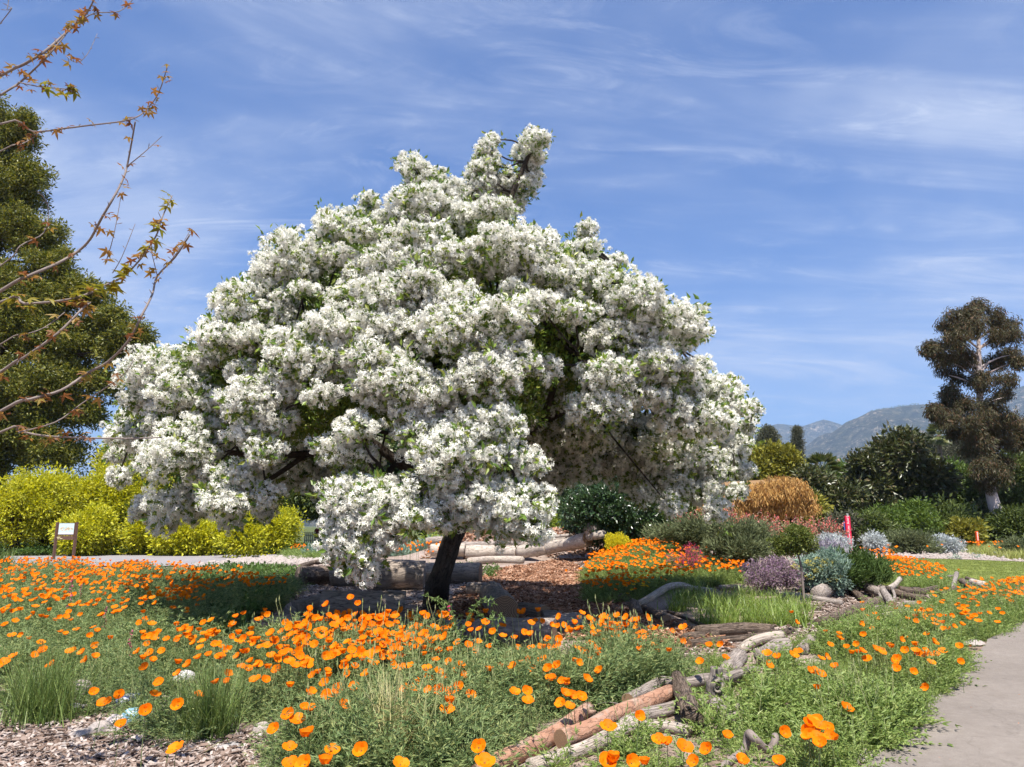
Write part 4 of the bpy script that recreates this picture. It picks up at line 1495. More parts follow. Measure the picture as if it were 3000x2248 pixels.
# ------------------------------------------------------------------ poppies
M_OR = leaf_mat('poppy_petal', [(.90, .19, .002), (.93, .235, .003), (.95, .28, .005), (.92, .20, .002)], .40, .55, .12, .5, 1.0)
M_YE = leaf_mat('yellow_poppy_petal', [(.90, .52, .01), (.92, .60, .02)], .4, .55, .12, .5, 1.0)
M_PF = leaf_mat('poppy_foliage_blue', [(.09, .14, .05), (.15, .215, .08), (.22, .29, .115), (.32, .34, .13)], .3, .55, .25)
M_PG = leaf_mat('poppy_foliage_green', [(.11, .17, .035), (.17, .245, .06), (.23, .31, .085), (.31, .36, .12)], .32, .5, .3)
M_PD = leaf_mat('straw', [(.42, .38, .16), (.54, .49, .24), (.62, .56, .32)], .25, .6, .2)


def petal_data(openness, mat_, seed):
    """one cupped, rounded petal standing on the flower's base; openness 0 cup .. 1 wide open"""
    rg = random.Random(seed)
    nu, nv = 4, 5
    L = .046
    a0, a1 = R(82), R(8) + openness * R(62)
    prof = [(0.003, 0.0)]
    for j in range(nv):
        an = a0 + (a1 - a0) * min(1, (j + .5) / nv * 1.25)
        r_, z_ = prof[-1]
        prof.append((r_ + math.sin(an) * L / nv, z_ + math.cos(an) * L / nv))
    v = []
    for j in range(nv + 1):
        t = j / nv
        w = .034 * (math.sin(min(1, t * 1.05 + .06) * math.pi * .60) ** .75)
        r_, z_ = prof[j]
        for i in range(nu + 1):
            u = i / nu * 2 - 1
            drop = .30 * u * u * t ** 3
            rb, zb = prof[max(0, j - 1)]
            rr_, zz_ = r_ + (rb - r_) * drop * 2, z_ + (zb - z_) * drop * 2
            a_ = u * w / max(.018, r_ * 1.05)
            v.append((math.sin(a_) * max(rr_, .004) if r_ > .015 else u * w, math.cos(a_) * rr_ if r_ > .015 else rr_, zz_ + rg.uniform(-.0015, .0015) * t * 2))
    f = [(j * (nu + 1) + i, j * (nu + 1) + i + 1, (j + 1) * (nu + 1) + i + 1, (j + 1) * (nu + 1) + i) for j in range(nv) for i in range(nu)]
    return mesh_data('petal', v, f, mat_, smooth=True)


OPEN = [.12, .32, .5, .8, .42]
TILT = [R(8), R(26), R(40), R(30), R(52)]
PETALS = [petal_data(o_, M_OR, i) for i, o_ in enumerate(OPEN)]
PETALS_Y = [petal_data(.6, M_YE, 9)]


def stem_data(hh, seed):
    rg = random.Random(seed)
    mb_ = MB()
    a = rg.uniform(-.04, .04)
    b_ = rg.uniform(-.04, .04)
    pp, rr = smooth_path([(a, b_, 0), (a * .8, b_ * .7, hh * .35), (a * .3, b_ * .2, hh * .75), (0, 0, hh)], [.0028, .0024, .002, .002], 2)
    mb_.tube(pp, rr, 4, cap=False)
    mb_.tube([(0, 0, hh - .012), (0, 0, hh - .004), (0, 0, hh + .004)], [.002, .0045, .005], 6, cap=False)
    return mb_.data('stem', [M_STEM])


STEMS = [stem_data(.36, i) for i in range(5)]


def flower_proto(k, pet, squash=1.0):
    """whole flower as one mesh, for the ones too many to build singly"""
    me = bpy.data.meshes.new('poppy')
    bm = bmesh.new()
    bm.from_mesh(STEMS[k % 5])
    for q in range(4):
        b0 = len(bm.verts)
        bm.from_mesh(pet)
        bm.verts.ensure_lookup_table()
        mm = Matrix.Translation((0, 0, .36)) @ Matrix.Rotation(TILT[k % 5], 4, 'X') @ Matrix.Rotation(q * math.pi / 2 + k, 4, 'Z') @ Matrix.Scale(1.0 if q % 2 else .93, 4)
        for v in list(bm.verts)[b0:]:
            v.co = mm @ v.co
        bm.faces.ensure_lookup_table()
        for fc in bm.faces:
            if all(v.index >= b0 or v.index == -1 for v in fc.verts):
                pass
    bm.to_mesh(me)
    bm.free()
    me.materials.append(M_STEM)
    me.materials.append(pet.materials[0])
    ns = len(STEMS[k % 5].polygons)
    me.polygons.foreach_set('material_index', [0 if i < ns else 1 for i in range(len(me.polygons))])
    me.polygons.foreach_set('use_smooth', [True] * len(me.polygons))
    return proto('poppy_source', me)


PO = [flower_proto(i, PETALS[i]) for i in range(5)]
POY = [flower_proto(i, PETALS_Y[0]) for i in range(2)]

Z1, Z2, Z3, Z6 = (0, 1500, 2.212), (700, 1500, 2.212), (1400, 1700, 2.765), (2200, 1700, 2.765)
HERO = [
    (Z1, '40,975 15,1000 325,1000 95,940 210,935 290,900 250,850 430,905 470,905 520,915 560,960 600,945 600,870 700,825 380,780 410,795 610,800 670,770 500,765 600,750 160,825 80,805 40,730 190,785 900,910 985,920 930,950 1000,965 925,1015 1065,905 1140,985 1215,995 1295,950 1350,930 1420,945 1480,895 1545,940 1590,915 1690,880 1830,885 1125,1055 1040,1115 985,1190 795,1190 640,1245 610,1175 1145,1250 1275,1190 975,1290 785,1380 1135,1545 1380,1115 1455,1105 1475,1050 1300,880'),
    (Z2, '740,562 735,598 583,606 488,642 410,692 485,695 630,695 680,695 735,675 965,655 1010,680 905,688 935,690 1045,722 990,738 957,735 820,745 865,732 850,785 885,787 735,775 650,740 1350,670 1298,668 1210,668 1185,688 1435,710 1560,730 1565,765 1650,780 1880,745 1705,813 1500,735 1515,775 1270,750 1240,770 1340,770 1195,770 1095,785 1060,815 980,812 790,820 780,855 640,770 700,765 450,745 530,770 360,785 280,780 590,790 620,815 560,820 310,828 385,850 285,888 360,920 200,935 100,970 15,1008 45,915 150,878 430,960 330,970 600,938 645,880 640,925 940,880 890,900 800,960 870,985 750,1010 720,1055 680,1000 1060,940 1000,880 1110,905 1160,905 1180,855 1210,930 1250,905 1290,905 950,945 920,945 1360,985 1465,1000 1395,1035 1280,1040 1340,1078 1460,1060 1190,1020 1130,1000 1060,1015 1150,1100 1215,1080 1105,1150 1160,1140 1310,1165 1380,1175 1405,1135 1330,1240 1335,1285 1205,1165 1505,1190 1610,1030 1685,1005 1540,905 1480,870 1635,880 1800,1165 1860,1165 1855,1225 2020,1085 2130,1110 1810,975 1870,970 1920,1025 1960,960 2060,1000 2145,1190 2000,1020 2000,830 1960,880 2070,830 1895,885 1820,880 600,1070 540,1115 460,990 480,1060 380,1000 250,1030 190,1015 330,1130 180,1090 100,1095 740,1145 640,1150 500,1180 560,1200 640,1190 670,1265 490,1285 390,1355 430,1270 320,1320 230,1415 415,1460 480,1430 595,1550 765,1548 535,1635 345,1640 410,1645 1060,1630 1515,1535 1600,1630 300,1540'),
    (Z3, '1045,315 1020,345 1100,365 1160,370 1300,385 1385,400 1325,435 1250,425 1000,405 860,415 930,390 890,400 755,355 700,345 970,455 1030,500 920,510 930,535 1090,420 1105,460 1180,410 1350,470 1290,500 1325,525 1410,525 1320,570 1465,585 1560,580 1590,415 1690,430 1660,500 1700,465 1650,455 1890,535 1970,525 2010,640 1810,670 785,555 860,580 895,600 965,570 970,610 925,635 660,480 575,480 550,550 605,545 665,530 740,430 770,665 815,670 640,690 565,720 590,800 660,825 730,830 890,800 985,740 765,935 720,920 850,945 1065,1195 1280,1110 1480,1290 1560,1330 1670,1350 1890,1385 2040,1280 1060,1470 1100,1455 1020,1490 1230,1490 1360,1500 1800,1480 2150,1470 740,1020 695,1015'),
    (Z6, '365,265 370,345 360,435 610,420 720,440 700,465 690,475 645,530 760,545 850,520 810,595 865,590 905,580 945,640 590,625 570,640 695,710 470,740 540,740 590,770 570,885 365,580 370,615 195,625 145,595 155,695 475,500 1010,560 1060,570 1080,590 1130,530 1160,545 1200,485 1235,570 1270,580 1250,465 1350,530 1340,575 1350,600 1390,580 1390,610 1440,615 1510,610 1470,670 1545,575 1705,540 1710,665 1200,720 1185,645 1175,665 1330,750 1440,875 790,1050 260,1235 450,1175 500,1150 555,1150 575,1190 640,1210 500,1230 570,1275 685,1295 630,1280 560,1330 435,1230 440,1275 480,1260 225,1495 1430,440 1500,510 930,440 980,395 880,350 925,350 1050,315 925,290 990,270 1045,262 930,245 1280,315 1320,265 1325,290 1400,290 1400,310 1360,250 1390,245 1430,325 1470,325 1490,360 1600,400 1640,375 1660,395 1615,345 1690,360 1800,330 1810,290 1715,325 1700,215 1715,265 1610,290 1550,290 2065,270 1990,235'),
]
spots = []
rp = random.Random(77)
for z, s in HERO:
    for w in s.split():
        a, b_ = w.split(',')
        px, py = z[0] + float(a) / z[2], z[1] + float(b_) / z[2]
        hb = rp.uniform(.28, .40)
        if px > 2150 and py > 1850:
            hb = rp.uniform(.24, .34)
        p = G(px, py, hb)
        if 720 < px < 1960 and p.y > 9.05:           # the front bed ends at the seat logs
            p = A(px, py, 9.05 - rp.uniform(0, .5))
        hb = max(.15, p.z - h(p.x, p.y))
        spots.append((p.x, p.y, hb, px, py))
spots.sort(key=lambda q: q[1])
rest = spots[300:]
spots = spots[:300]


def make_poppy(kind):
    r_ = empty('poppy')
    link('stem', STEMS[kind], r_)
    for q in range(4):
        link('petal', PETALS[kind], r_, (0, 0, .36), (0, 0, q * math.pi / 2 + kind), (1, 1, 1) if q % 2 else (.93,) * 3)
    for ch in r_.children:
        if ch.name.startswith('petal'):
            q = (Matrix.Rotation(TILT[kind], 4, 'X') @ Matrix.Rotation(ch.rotation_euler[2], 4, 'Z')).to_euler()
            ch.rotation_euler = q
    return r_


LB_F = 'orange poppy on a thin stem in the bed before the seat logs'
LB_L = 'orange poppy on a thin stem in the bed below the back path'
LB_R = 'orange poppy on a thin stem in the green bed along the asphalt path'
LB_G = 'orange poppy growing around the salmon logs and grey stumps'
protos_p = [make_poppy(k) for k in range(5)]
used_p = [False] * 5
for i, (x, y, hb, px, py) in enumerate(spots):
    k = rp.choice([0, 1, 1, 2, 2, 2, 3, 3, 4, 4])
    if not used_p[k]:
        r_ = protos_p[k]
        used_p[k] = True
    else:
        r_ = protos_p[k].copy()
        COL.objects.link(r_)
        for ch in protos_p[k].children:
            c = ch.copy()
            COL.objects.link(c)
            c.parent = r_
    s = rp.uniform(.95, 1.3)
    r_.location = (x, y, h(x, y) - .01)
    r_.rotation_euler = (rp.uniform(-.10, .06), rp.uniform(-.08, .08), rp.uniform(-.9, .9))
    r_.scale = (s, s, s)
    for ch in r_.children:
        if ch.name.startswith('petal'):
            ch.location = (0, 0, (hb + .01) / s)
        else:
            ch.scale = (1, 1, (hb + .01) / s / .36)
    if px > 2250 or (px > 2180 and py < 2100):
        lb, gp = LB_R, 'poppies along the asphalt path'
    elif py > 2010 and px > 1600 or px > 1980:
        lb, gp = LB_G, 'poppies around the fallen logs'
    elif px < 700:
        lb, gp = LB_L, 'poppies of the left bed'
    else:
        lb, gp = LB_F, 'poppies before the seat logs'
    tag(r_, lb, 'poppy', gp)

LOGPX = []
for o in list(COL.objects):
    if o.get('group') == RG:
        continue
    if o.get('category') in ('log', 'branch', 'stump', 'root', 'stone') or o.name.startswith('knotted'):
        srcs = [o] if o.type == 'MESH' else [c for c in o.children if c.type == 'MESH']
        for c in srcs:
            nv = len(c.data.vertices)
            co = np.empty(nv * 3)
            c.data.vertices.foreach_get('co', co)
            co = co.reshape(-1, 3)[::3]
            if o.get('category') == 'stone':
                co = co * np.array(o.scale)
            co = co + np.array(o.location)
            if o.type != 'MESH':
                co = co - np.array(o.location)
            if co[:, 1].mean() < 20:
                LOGPX.append(co)
LOGP = np.concatenate(LOGPX)


def proj(P):
    P = np.asarray(P, float)
    x, y, z = P[:, 0], P[:, 1], P[:, 2] - EYE
    dep = y * CA + z * SA
    up = -y * SA + z * CA
    return 1500 + F * x / dep, 1124 - F * up / dep, dep


LU, LVv, LD = proj(LOGP)
_o = np.argsort(LU)
LU, LVv, LD = LU[_o], LVv[_o], LD[_o]


def not_hiding_logs(x, y, hp, keep=.1, wpx=.1):
    """true where a plant of height hp neither grows on a log nor stands right in front of one"""
    z = H(x, y)
    ut, vt, dt = proj(np.stack([x, y, z + hp * 1.05], 1))
    ub, vb, db = proj(np.stack([x, y, z], 1))
    ok = np.ones(len(x), bool)
    for i in range(len(x)):
        w = wpx * F / dt[i]
        a, b_ = np.searchsorted(LU, [ut[i] - w, ut[i] + w])
        if a == b_:
            continue
        v, d = LVv[a:b_], LD[a:b_]
        if np.any((v > vt[i]) & (v < vb[i]) & (d > dt[i] - .15) & (d < dt[i] + 1.6)):
            ok[i] = rng.uniform() < keep
    return ok


# all other poppies
FP, FS = [], []


def add_flowers(Pw, n, hlo, hhi, keep=None, cl=0.0):
    x, y = sample_ground(Pw, n)
    if cl:
        cxs = rng.choice(len(x), max(3, n // 9))
        w = rng.uniform(size=n) < cl
        j = rng.choice(cxs, n)
        x = np.where(w, x[j] + rng.normal(0, .22, n), x)
        y = np.where(w, y[j] + rng.normal(0, .22, n), y)
    for a, b_ in zip(x, y):
        hh = rng.uniform(hlo, hhi)
        s = rng.uniform(.95, 1.3)
        FP.append((a, b_, h(a, b_)))
        FS.append((s, s, hh / .36))


for x, y, hb, px, py in rest:
    FP.append((x, y, h(x, y)))
    FS.append((1.1, 1.1, hb / .36))
LEFT_B = poly_ground([(-80, 1700), (60, 1672), (300, 1684), (520, 1694), (700, 1704), (860, 1724), (820, 1780), (700, 1830), (640, 1900), (560, 1960), (300, 1985), (-80, 2010)])
FRONT_B = poly_ground([(560, 1990), (700, 1960), (800, 1930), (1100, 1926), (1700, 1925), (1990, 1940), (1980, 2010), (1760, 2060), (1620, 2140), (1380, 2300), (700, 2300), (820, 2150), (640, 2090)])
RIGHT_B = poly_ground([(1560, 2300), (1800, 2170), (2050, 2150), (2120, 2080), (2230, 1960), (2420, 1860), (2560, 1820), (2720, 1800), (2750, 1765), (2900, 1735), (3020, 1735), (3020, 1812), (2940, 1850), (2880, 1905), (2800, 2000), (2700, 2105), (2560, 2240), (2480, 2300)])
MID_B = poly_ground([(1720, 1770), (1712, 1690), (1760, 1640), (1800, 1612), (1870, 1602), (2000, 1620), (2150, 1660), (2200, 1720), (2100, 1722), (1960, 1730), (1860, 1775), (1790, 1778)])
FAR_B = poly_ground([(2560, 1650), (2620, 1645), (2700, 1668), (2760, 1690), (2780, 1712), (2760, 1738), (2640, 1728), (2600, 1690)])
add_flowers(poly_ground([(-80, 1700), (60, 1672), (300, 1684), (560, 1694), (620, 1740), (560, 1800), (330, 1830), (-80, 1850)]), 760, .38, .52, cl=.6)
add_flowers(poly_ground([(-80, 1840), (330, 1820), (600, 1770), (600, 1850), (400, 1910), (-80, 1930)]), 130, .34, .46, cl=.6)
add_flowers(poly_ground([(520, 1694), (860, 1724), (800, 1780), (600, 1830)]), 110, .36, .5, cl=.5)
add_flowers(MID_B, 1150, .30, .44, cl=.4)
add_flowers(poly_ground([(820, 1960), (1000, 1925), (1320, 1920), (1750, 1925), (1950, 1940), (1900, 2000), (1500, 2010), (1000, 2040), (700, 2030)]), 260, .36, .54, cl=.65)
add_flowers(poly_ground([(560, 2010), (900, 1990), (1300, 2010), (1250, 2110), (900, 2150), (700, 2120)]), 70, .34, .48, cl=.7)
add_flowers(poly_ground([(380, 1950), (560, 1950), (640, 1900), (780, 1880), (780, 1960), (600, 2010), (420, 2000)]), 60, .32, .46, cl=.5)
add_flowers(FAR_B, 330, .3, .42, cl=.4)
add_flowers(poly_ground([(2720, 1800), (2750, 1765), (2900, 1735), (3050, 1735), (3050, 1800), (2960, 1815), (2850, 1800)]), 190, .26, .38, cl=.5)
add_flowers(poly_ground([(2600, 1830), (2760, 1790), (2880, 1800), (2860, 1880), (2700, 1860)]), 60, .24, .34, cl=.5)
add_flowers(poly_ground([(830, 1640), (860, 1618), (960, 1622), (980, 1640)]), 70, .4, .55, cl=.4)
add_flowers(poly_ground([(2520, 1625), (2560, 1618), (2640, 1640), (2600, 1655)]), 60, .3, .4, cl=.4)
add_flowers(poly_ground([(1700, 1590), (1800, 1585), (1850, 1600), (1760, 1620)]), 40, .35, .45, cl=.4)
add_flowers([(3.0, 30.5), (6.0, 29.5), (6.4, 33), (3.2, 33)], 60, .5, .9, cl=.5)
add_flowers([(-4.6, 27.5), (-2.2, 27), (-2.2, 30), (-4.6, 30)], 45, .5, .8, cl=.5)
FP, FS = np.array(FP), np.array(FS)
_j = ~((FP[:, 1] > 7.6) & (FP[:, 1] < 9.6) & (FP[:, 0] > -.75) & (FP[:, 0] < .9) & (rng.uniform(size=len(FP)) < .8))
FP, FS = FP[_j], FS[_j]
_near = FP[:, 1] < 20
_k = np.ones(len(FP), bool)
_k[_near] = not_hiding_logs(FP[_near, 0], FP[_near, 1], FS[_near, 2] * .4, .3, .04)
FP, FS = FP[_k], FS[_k]
n = len(FP)
fl = scatter('poppies', FP, np.stack([rng.normal(-.06, .09, n), rng.normal(0, .09, n), rng.uniform(-1.0, 1.0, n)], 1), FS, PO)
tag(fl, 'sea of small orange poppies in the farther beds', 'poppies', kind='stuff')
# a few yellow ones at the foot of the middle bed
yx, yy = sample_ground(poly_ground([(1815, 1742), (1900, 1730), (1890, 1762), (1830, 1775)]), 22)
yl = scatter('yellow_poppies', np.stack([yx, yy, H(yx, yy)], 1), np.stack([rng.normal(0, .1, 22), rng.normal(0, .1, 22), rng.uniform(0, 6, 22)], 1), np.stack([np.full(22, 1.2), np.full(22, 1.2), rng.uniform(.6, 1, 22)], 1), POY)
tag(yl, 'yellow poppies at the mulch side of the orange bed', 'poppies', kind='stuff')


# ------------------------------------------------------------------ feathery poppy foliage
def poppy_plant(seed, mat_, nl=20, L=.30, dense=6, lw=.0085):
    rg = random.Random(seed)
    mb_ = MB()
    for i in range(nl):
        a = rg.uniform(0, 6.283)
        up_ = i % 3 == 0
        e = rg.uniform(1.1, 1.5) if up_ else rg.uniform(.3, 1.1)
        l = L * (rg.uniform(.8, 1.35) if up_ else rg.uniform(.5, 1.0))
        d = Vector((math.cos(a) * math.cos(e), math.sin(a) * math.cos(e), math.sin(e)))
        droop = Vector((math.cos(a) * .35, math.sin(a) * .35, -.12 if up_ else -.3))
        b0 = Vector((rg.uniform(-.06, .06), rg.uniform(-.06, .06), 0))
        pt = lambda t: b0 + d * (l * t) + droop * (l * t * t)
        s = d.cross(Vector((0, 0, 1))).normalized() * .0022
        mb_.add([b0 - s, b0 + s, pt(.5) + s, pt(.5) - s, pt(.95)], [(0, 1, 2, 3), (3, 2, 4)])
        for k in range(dense):
            t = (.3 if not up_ else .2) + .7 * k / (dense - 1)
            p = pt(t)
            ax = (pt(min(1, t + .05)) - pt(t - .05)).normalized()
            sd_ = ax.cross(Vector((0, 0, 1)))
            if sd_.length < .01:
                sd_ = Vector((1, 0, 0))
            sd_.normalize()
            for sg in (-1, 1):
                for fk in (0, 1):
                    dd = (ax * rg.uniform(.5, 1.2) + sd_ * sg * rg.uniform(.4, 1.0) + rdir(rg) * .45)
                    mb_.add(leaf_pts(p, dd, rdir(rg) + Vector((0, 0, 1)), rg.uniform(.03, .062) * (1.25 - .5 * t), lw, .1), [(0, 1, 2), (0, 2, 3)])
    return mb_.data('poppy_plant', [mat_])


def bud_stems(seed, mat_):
    """bare upright stalks with buds and long seed pods"""
    rg = random.Random(seed)
    mb_ = MB()
    for _ in range(5):
        a = rg.uniform(0, 6.28)
        l = rg.uniform(.28, .46)
        b0 = Vector((rg.uniform(-.08, .08), rg.uniform(-.08, .08), 0))
        tp = b0 + Vector((math.cos(a) * .09, math.sin(a) * .09, l))
        mb_.tube([b0, b0.lerp(tp, .5) + Vector((math.cos(a) * -.02, math.sin(a) * -.02, .02)), tp], [.0022, .0019, .0016], 4, cap=False)
        mb_.tube([tp, tp + Vector((0, 0, .012)), tp + Vector((0, 0, .04))], [.0025, .005, .0008], 5, cap=False)
    return mb_.data('bud_stems', [mat_])


PPB = [proto('plant_source', poppy_plant(i, M_PF)) for i in range(4)]
PPG = [proto('plant_source', poppy_plant(20 + i, M_PG, lw=.0125)) for i in range(4)]

STRAW = G(1160, 2228)


def bed(name, label, Pw, n, protos, hlo, hhi, keep=.04, wide=1.0, thr=-.42, bud=.15):
    x, y = sample_ground(Pw, n)
    nz_ = fbm2(x / .9 + 40, y / .9 + 40, 17, 3, False)
    hs = hlo + (hhi - hlo) * np.clip(.5 + nz_ * 1.1 + rng.normal(0, .22, n), 0, 1.15)
    if 'before the seat logs' in label:
        hs = np.where((y > 7.7) & (x > -.85) & (x < 1.0), hs * .42, hs)
    k = not_hiding_logs(x, y, hs, keep) & (np.hypot(x - STRAW.x, y - STRAW.y + .12) > .26) & (nz_ + rng.normal(0, .15, n) > thr)
    x, y, hs = x[k], y[k], hs[k]
    n = len(x)
    s = hs / .34
    o = scatter(name, np.stack([x, y, H(x, y) - .01], 1), np.stack([rng.normal(0, .12, n), rng.normal(0, .12, n), rng.uniform(0, 6.28, n)], 1), np.stack([s * wide, s * wide, s], 1), protos)
    kk = rng.uniform(size=n) < bud
    if y.mean() < 16 and kk.sum() > 20:
        m_ = int(kk.sum())
        o2 = scatter('bud_stalks', np.stack([x[kk], y[kk], H(x[kk], y[kk])], 1), np.stack([np.zeros(m_), np.zeros(m_), rng.uniform(0, 6.28, m_)], 1), s[kk] * .95, BUDS)
        tag(o2, 'thin bud and seed stalks rising from ' + label.split(' of ')[0].split(' under ')[0], 'stalks', kind='stuff')
    return tag(o, label, 'foliage', kind='stuff')


BUDS = [proto('bud_source', bud_stems(i, leaf_mat('bud_stalk', [(.20, .26, .09), (.30, .34, .13), (.38, .38, .18)], .2))) for i in range(3)]
bed('poppy_foliage', 'feathery blue-green poppy foliage before the seat logs', FRONT_B, 1350, PPB, .18, .52)
bed('poppy_foliage', 'taller poppy foliage standing close before the seat logs', poly_ground([(640, 1975), (760, 1930), (1100, 1920), (1330, 1920), (1330, 1980), (1200, 1985), (700, 2000)]), 240, PPB, .34, .5, bud=.0)
bed('poppy_foliage', 'feathery blue-green foliage of the bed below the back path', LEFT_B, 2300, PPB, .22, .5, wide=1.15)
bed('poppy_foliage', 'bright feathery green foliage along the asphalt path', RIGHT_B, 2500, PPG, .14, .42, keep=.18, thr=-.75, wide=1.1)
bed('poppy_foliage', 'green foliage under the dense orange bed beside the mulch', MID_B, 1500, PPG, .22, .36, .4, 1.2)
bed('poppy_foliage', 'green foliage under the orange flowers behind the log pile', FAR_B, 700, PPG, .22, .36, .4, 1.2)
bed('poppy_foliage', 'sparse grey-green foliage at the far end of the stone strip', poly_ground([(820, 1645), (850, 1618), (990, 1620), (990, 1650)]), 220, PPG, .35, .5, 1, 1.2)
bed('poppy_foliage', 'low sparse foliage on the soil strip left of the front bed', poly_ground([(20, 2030), (250, 2040), (330, 1985), (560, 1960), (600, 2000), (680, 2110), (600, 2180), (430, 2190), (340, 2150), (250, 2110), (60, 2100)]), 330, PPB, .14, .36, keep=.35)
bed('poppy_foliage', 'tangled weeds at the foot of the grey stumps', poly_ground([(1980, 2010), (2120, 1960), (2230, 1960), (2120, 2080), (2050, 2150), (1980, 2160)]), 160, PPG, .10, .2)
bed('poppy_foliage', 'small weeds around the logs of the pile', poly_ground([(2000, 1940), (2010, 1905), (2330, 1880), (2420, 1860), (2230, 1960), (2120, 1970)]), 230, PPG, .1, .22)


# ------------------------------------------------------------------ grass tufts
def tuft_data(seed, mat_, n=90, L=.5, spread=.5, wd=.006, curl=.6, base=.06):
    rg = random.Random(seed)
    mb_ = MB()
    for i in range(n):
        a = rg.uniform(0, 6.283)
        e = R(90) - abs(rg.gauss(0, spread))
        l = L * rg.uniform(.45, 1.1)
        d = Vector((math.cos(a) * math.cos(e), math.sin(a) * math.cos(e), math.sin(e)))
        b0 = Vector((rg.gauss(0, base), rg.gauss(0, base), 0))
        out_ = Vector((math.cos(a), math.sin(a), 0))
        s = d.cross(out_ + Vector((.01, .02, .3)))
        if s.length < .01:
            s = Vector((1, 0, 0))
        s.normalize()
        cl = curl * rg.uniform(.3, 1.2)
        v, f = [], []
        for k in range(5):
            t = k / 4
            p = b0 + d * (l * t) + (out_ * .6 - Vector((0, 0, .6))) * (l * cl * t * t * .7)
            p.z = max(p.z, .004)
            w = wd * (1 - t * .9)
            v += [p - s * w, p + s * w]
        for k in range(4):
            f.append((2 * k, 2 * k + 1, 2 * k + 3, 2 * k + 2))
        mb_.add(v, f)
    return mb_.data('blades', [mat_])


M_GR = leaf_mat('grass_green', [(.10, .17, .025), (.16, .24, .04), (.22, .31, .06), (.30, .36, .12)], .35, .45, .4)
M_GD = leaf_mat('dark_tuft_green', [(.08, .14, .03), (.14, .20, .05), (.21, .27, .08)], .3, .5, .3)
for lb, px, py, dat in [
        ('dry straw-coloured grass tuft among the front poppies', 1160, 2228, tuft_data(1, M_PD, 300, .66, .42, .006, .35, .09)),
        ('dark bushy green tuft on the bare soil at the bed corner', 130, 2120, tuft_data(2, M_GD, 520, .72, .42, .0045, .35, .12)),
        ('upright rush-like green tuft beside the bare soil', 612, 2160, tuft_data(3, M_GD, 420, .62, .48, .0045, .3, .08)),
        ('small pale green tuft near the painted stones', 470, 2130, tuft_data(4, M_GD, 120, .28, .5, .004, .4, .06)),
        ('thin flowering grass stalks in the green bed by the asphalt', 2590, 1985, tuft_data(5, leaf_mat('pale_grass', [(.22, .28, .08), (.34, .36, .14)], .3), 80, .55, .30, .004, .5, .06)),
        ('dark strappy tuft at the frame edge beside the back path', 4, 1668, tuft_data(6, M_GD, 240, .9, .55, .02, .4, .15)),
        ('low green tuft beside the mulch at the orange bed', 1770, 1755, tuft_data(7, M_GD, 160, .4, .55, .006, .3, .1)),
        ('drooping grass stems by the stump near the log pile', 2605, 1880, tuft_data(8, leaf_mat('pale_grass', [(.22, .28, .08), (.34, .36, .14)], .3), 60, .5, .5, .004, .9, .05))]:
    p = G(px, py)
    o = link('grass_tuft', dat, None, tuple(p))
    tag(o, lb, 'grass')
GT_ = [tuft_data(30 + i, M_GR, 130, .46, .55, .0075, .9, .10) for i in range(4)]
gpx = [(1990, 1790), (2020, 1766), (2060, 1780), (2090, 1800), (2075, 1830), (2120, 1775), (2140, 1800), (2150, 1828), (2180, 1780), (2200, 1805), (2215, 1832), (2240, 1785), (2260, 1812), (2285, 1790), (2300, 1825), (2320, 1805),
       (2345, 1790), (2360, 1815), (2390, 1800), (2420, 1795), (2000, 1760), (2045, 1752), (2170, 1760), (2450, 1785), (2120, 1840), (2280, 1838), (2560, 1775), (2345, 1835)]
for i, (px, py) in enumerate([q for q in gpx if q[0] < 2350]):
    p = G(px, py)
    s = rp.uniform(.95, 1.4)
    o = link('bunch_grass', GT_[i % 4], None, tuple(p), (0, 0, rp.uniform(0, 6)), (s, s, s * rp.uniform(.85, 1.1)))
    tag(o, 'arching green bunch grass between the grey logs', 'grass', 'bunch grass between the logs')
# short turf on the lawn and grass fringe behind the gravel
TF = [proto('turf_source', tuft_data(60 + i, leaf_mat('turf_blade', [(.11, .15, .025), (.18, .22, .05), (.26, .28, .08)], .3), 26, .05, .5, .004, .4, .08)) for i in range(3)]
strew('turf', 'short mown grass blades of the lawn', 'grass', LAWN_W, 5200, TF, .8, 1.5, .035, .05)
FG = [proto('fringe_source', tuft_data(64 + i, leaf_mat('fringe_grass', [(.20, .24, .05), (.30, .33, .08), (.38, .38, .14)], .3), 50, .5, .5, .014, .5, .2)) for i in range(3)]
fx0 = [G(px, py)[:2] for px, py in [(2850, 1622), (2950, 1640), (3300, 1655), (3300, 1612), (2950, 1608), (2880, 1610)]]
strew('meadow_grass', 'soft yellow-green meadow grass at the foot of the pale trunk', 'grass', [tuple(p) for p in fx0], 900, FG, .8, 1.3, 0, .1)

# fallen petals on the asphalt
PET = [petal_data(.9, M_OR, 33)]
for px, py in [(2752, 2217), (2782, 2223), (2986, 2033), (2845, 2071), (2983, 2117), (2845, 1886)]:
    p = G(px, py, .05)
    o = link('fallen_petal', PET[0], None, tuple(p), (R(-78), 0, rp.uniform(0, 6)), (1.0, 1.0, 1.0))
    tag(o, 'fallen orange petal lying on the pale asphalt', 'petal', 'petals on the asphalt')
# ------------------------------------------------------------------ shrubs
def lm(name, cols, trans=.3, rough=.5, spec=.35):
    return leaf_mat(name, cols, trans, rough, spec)


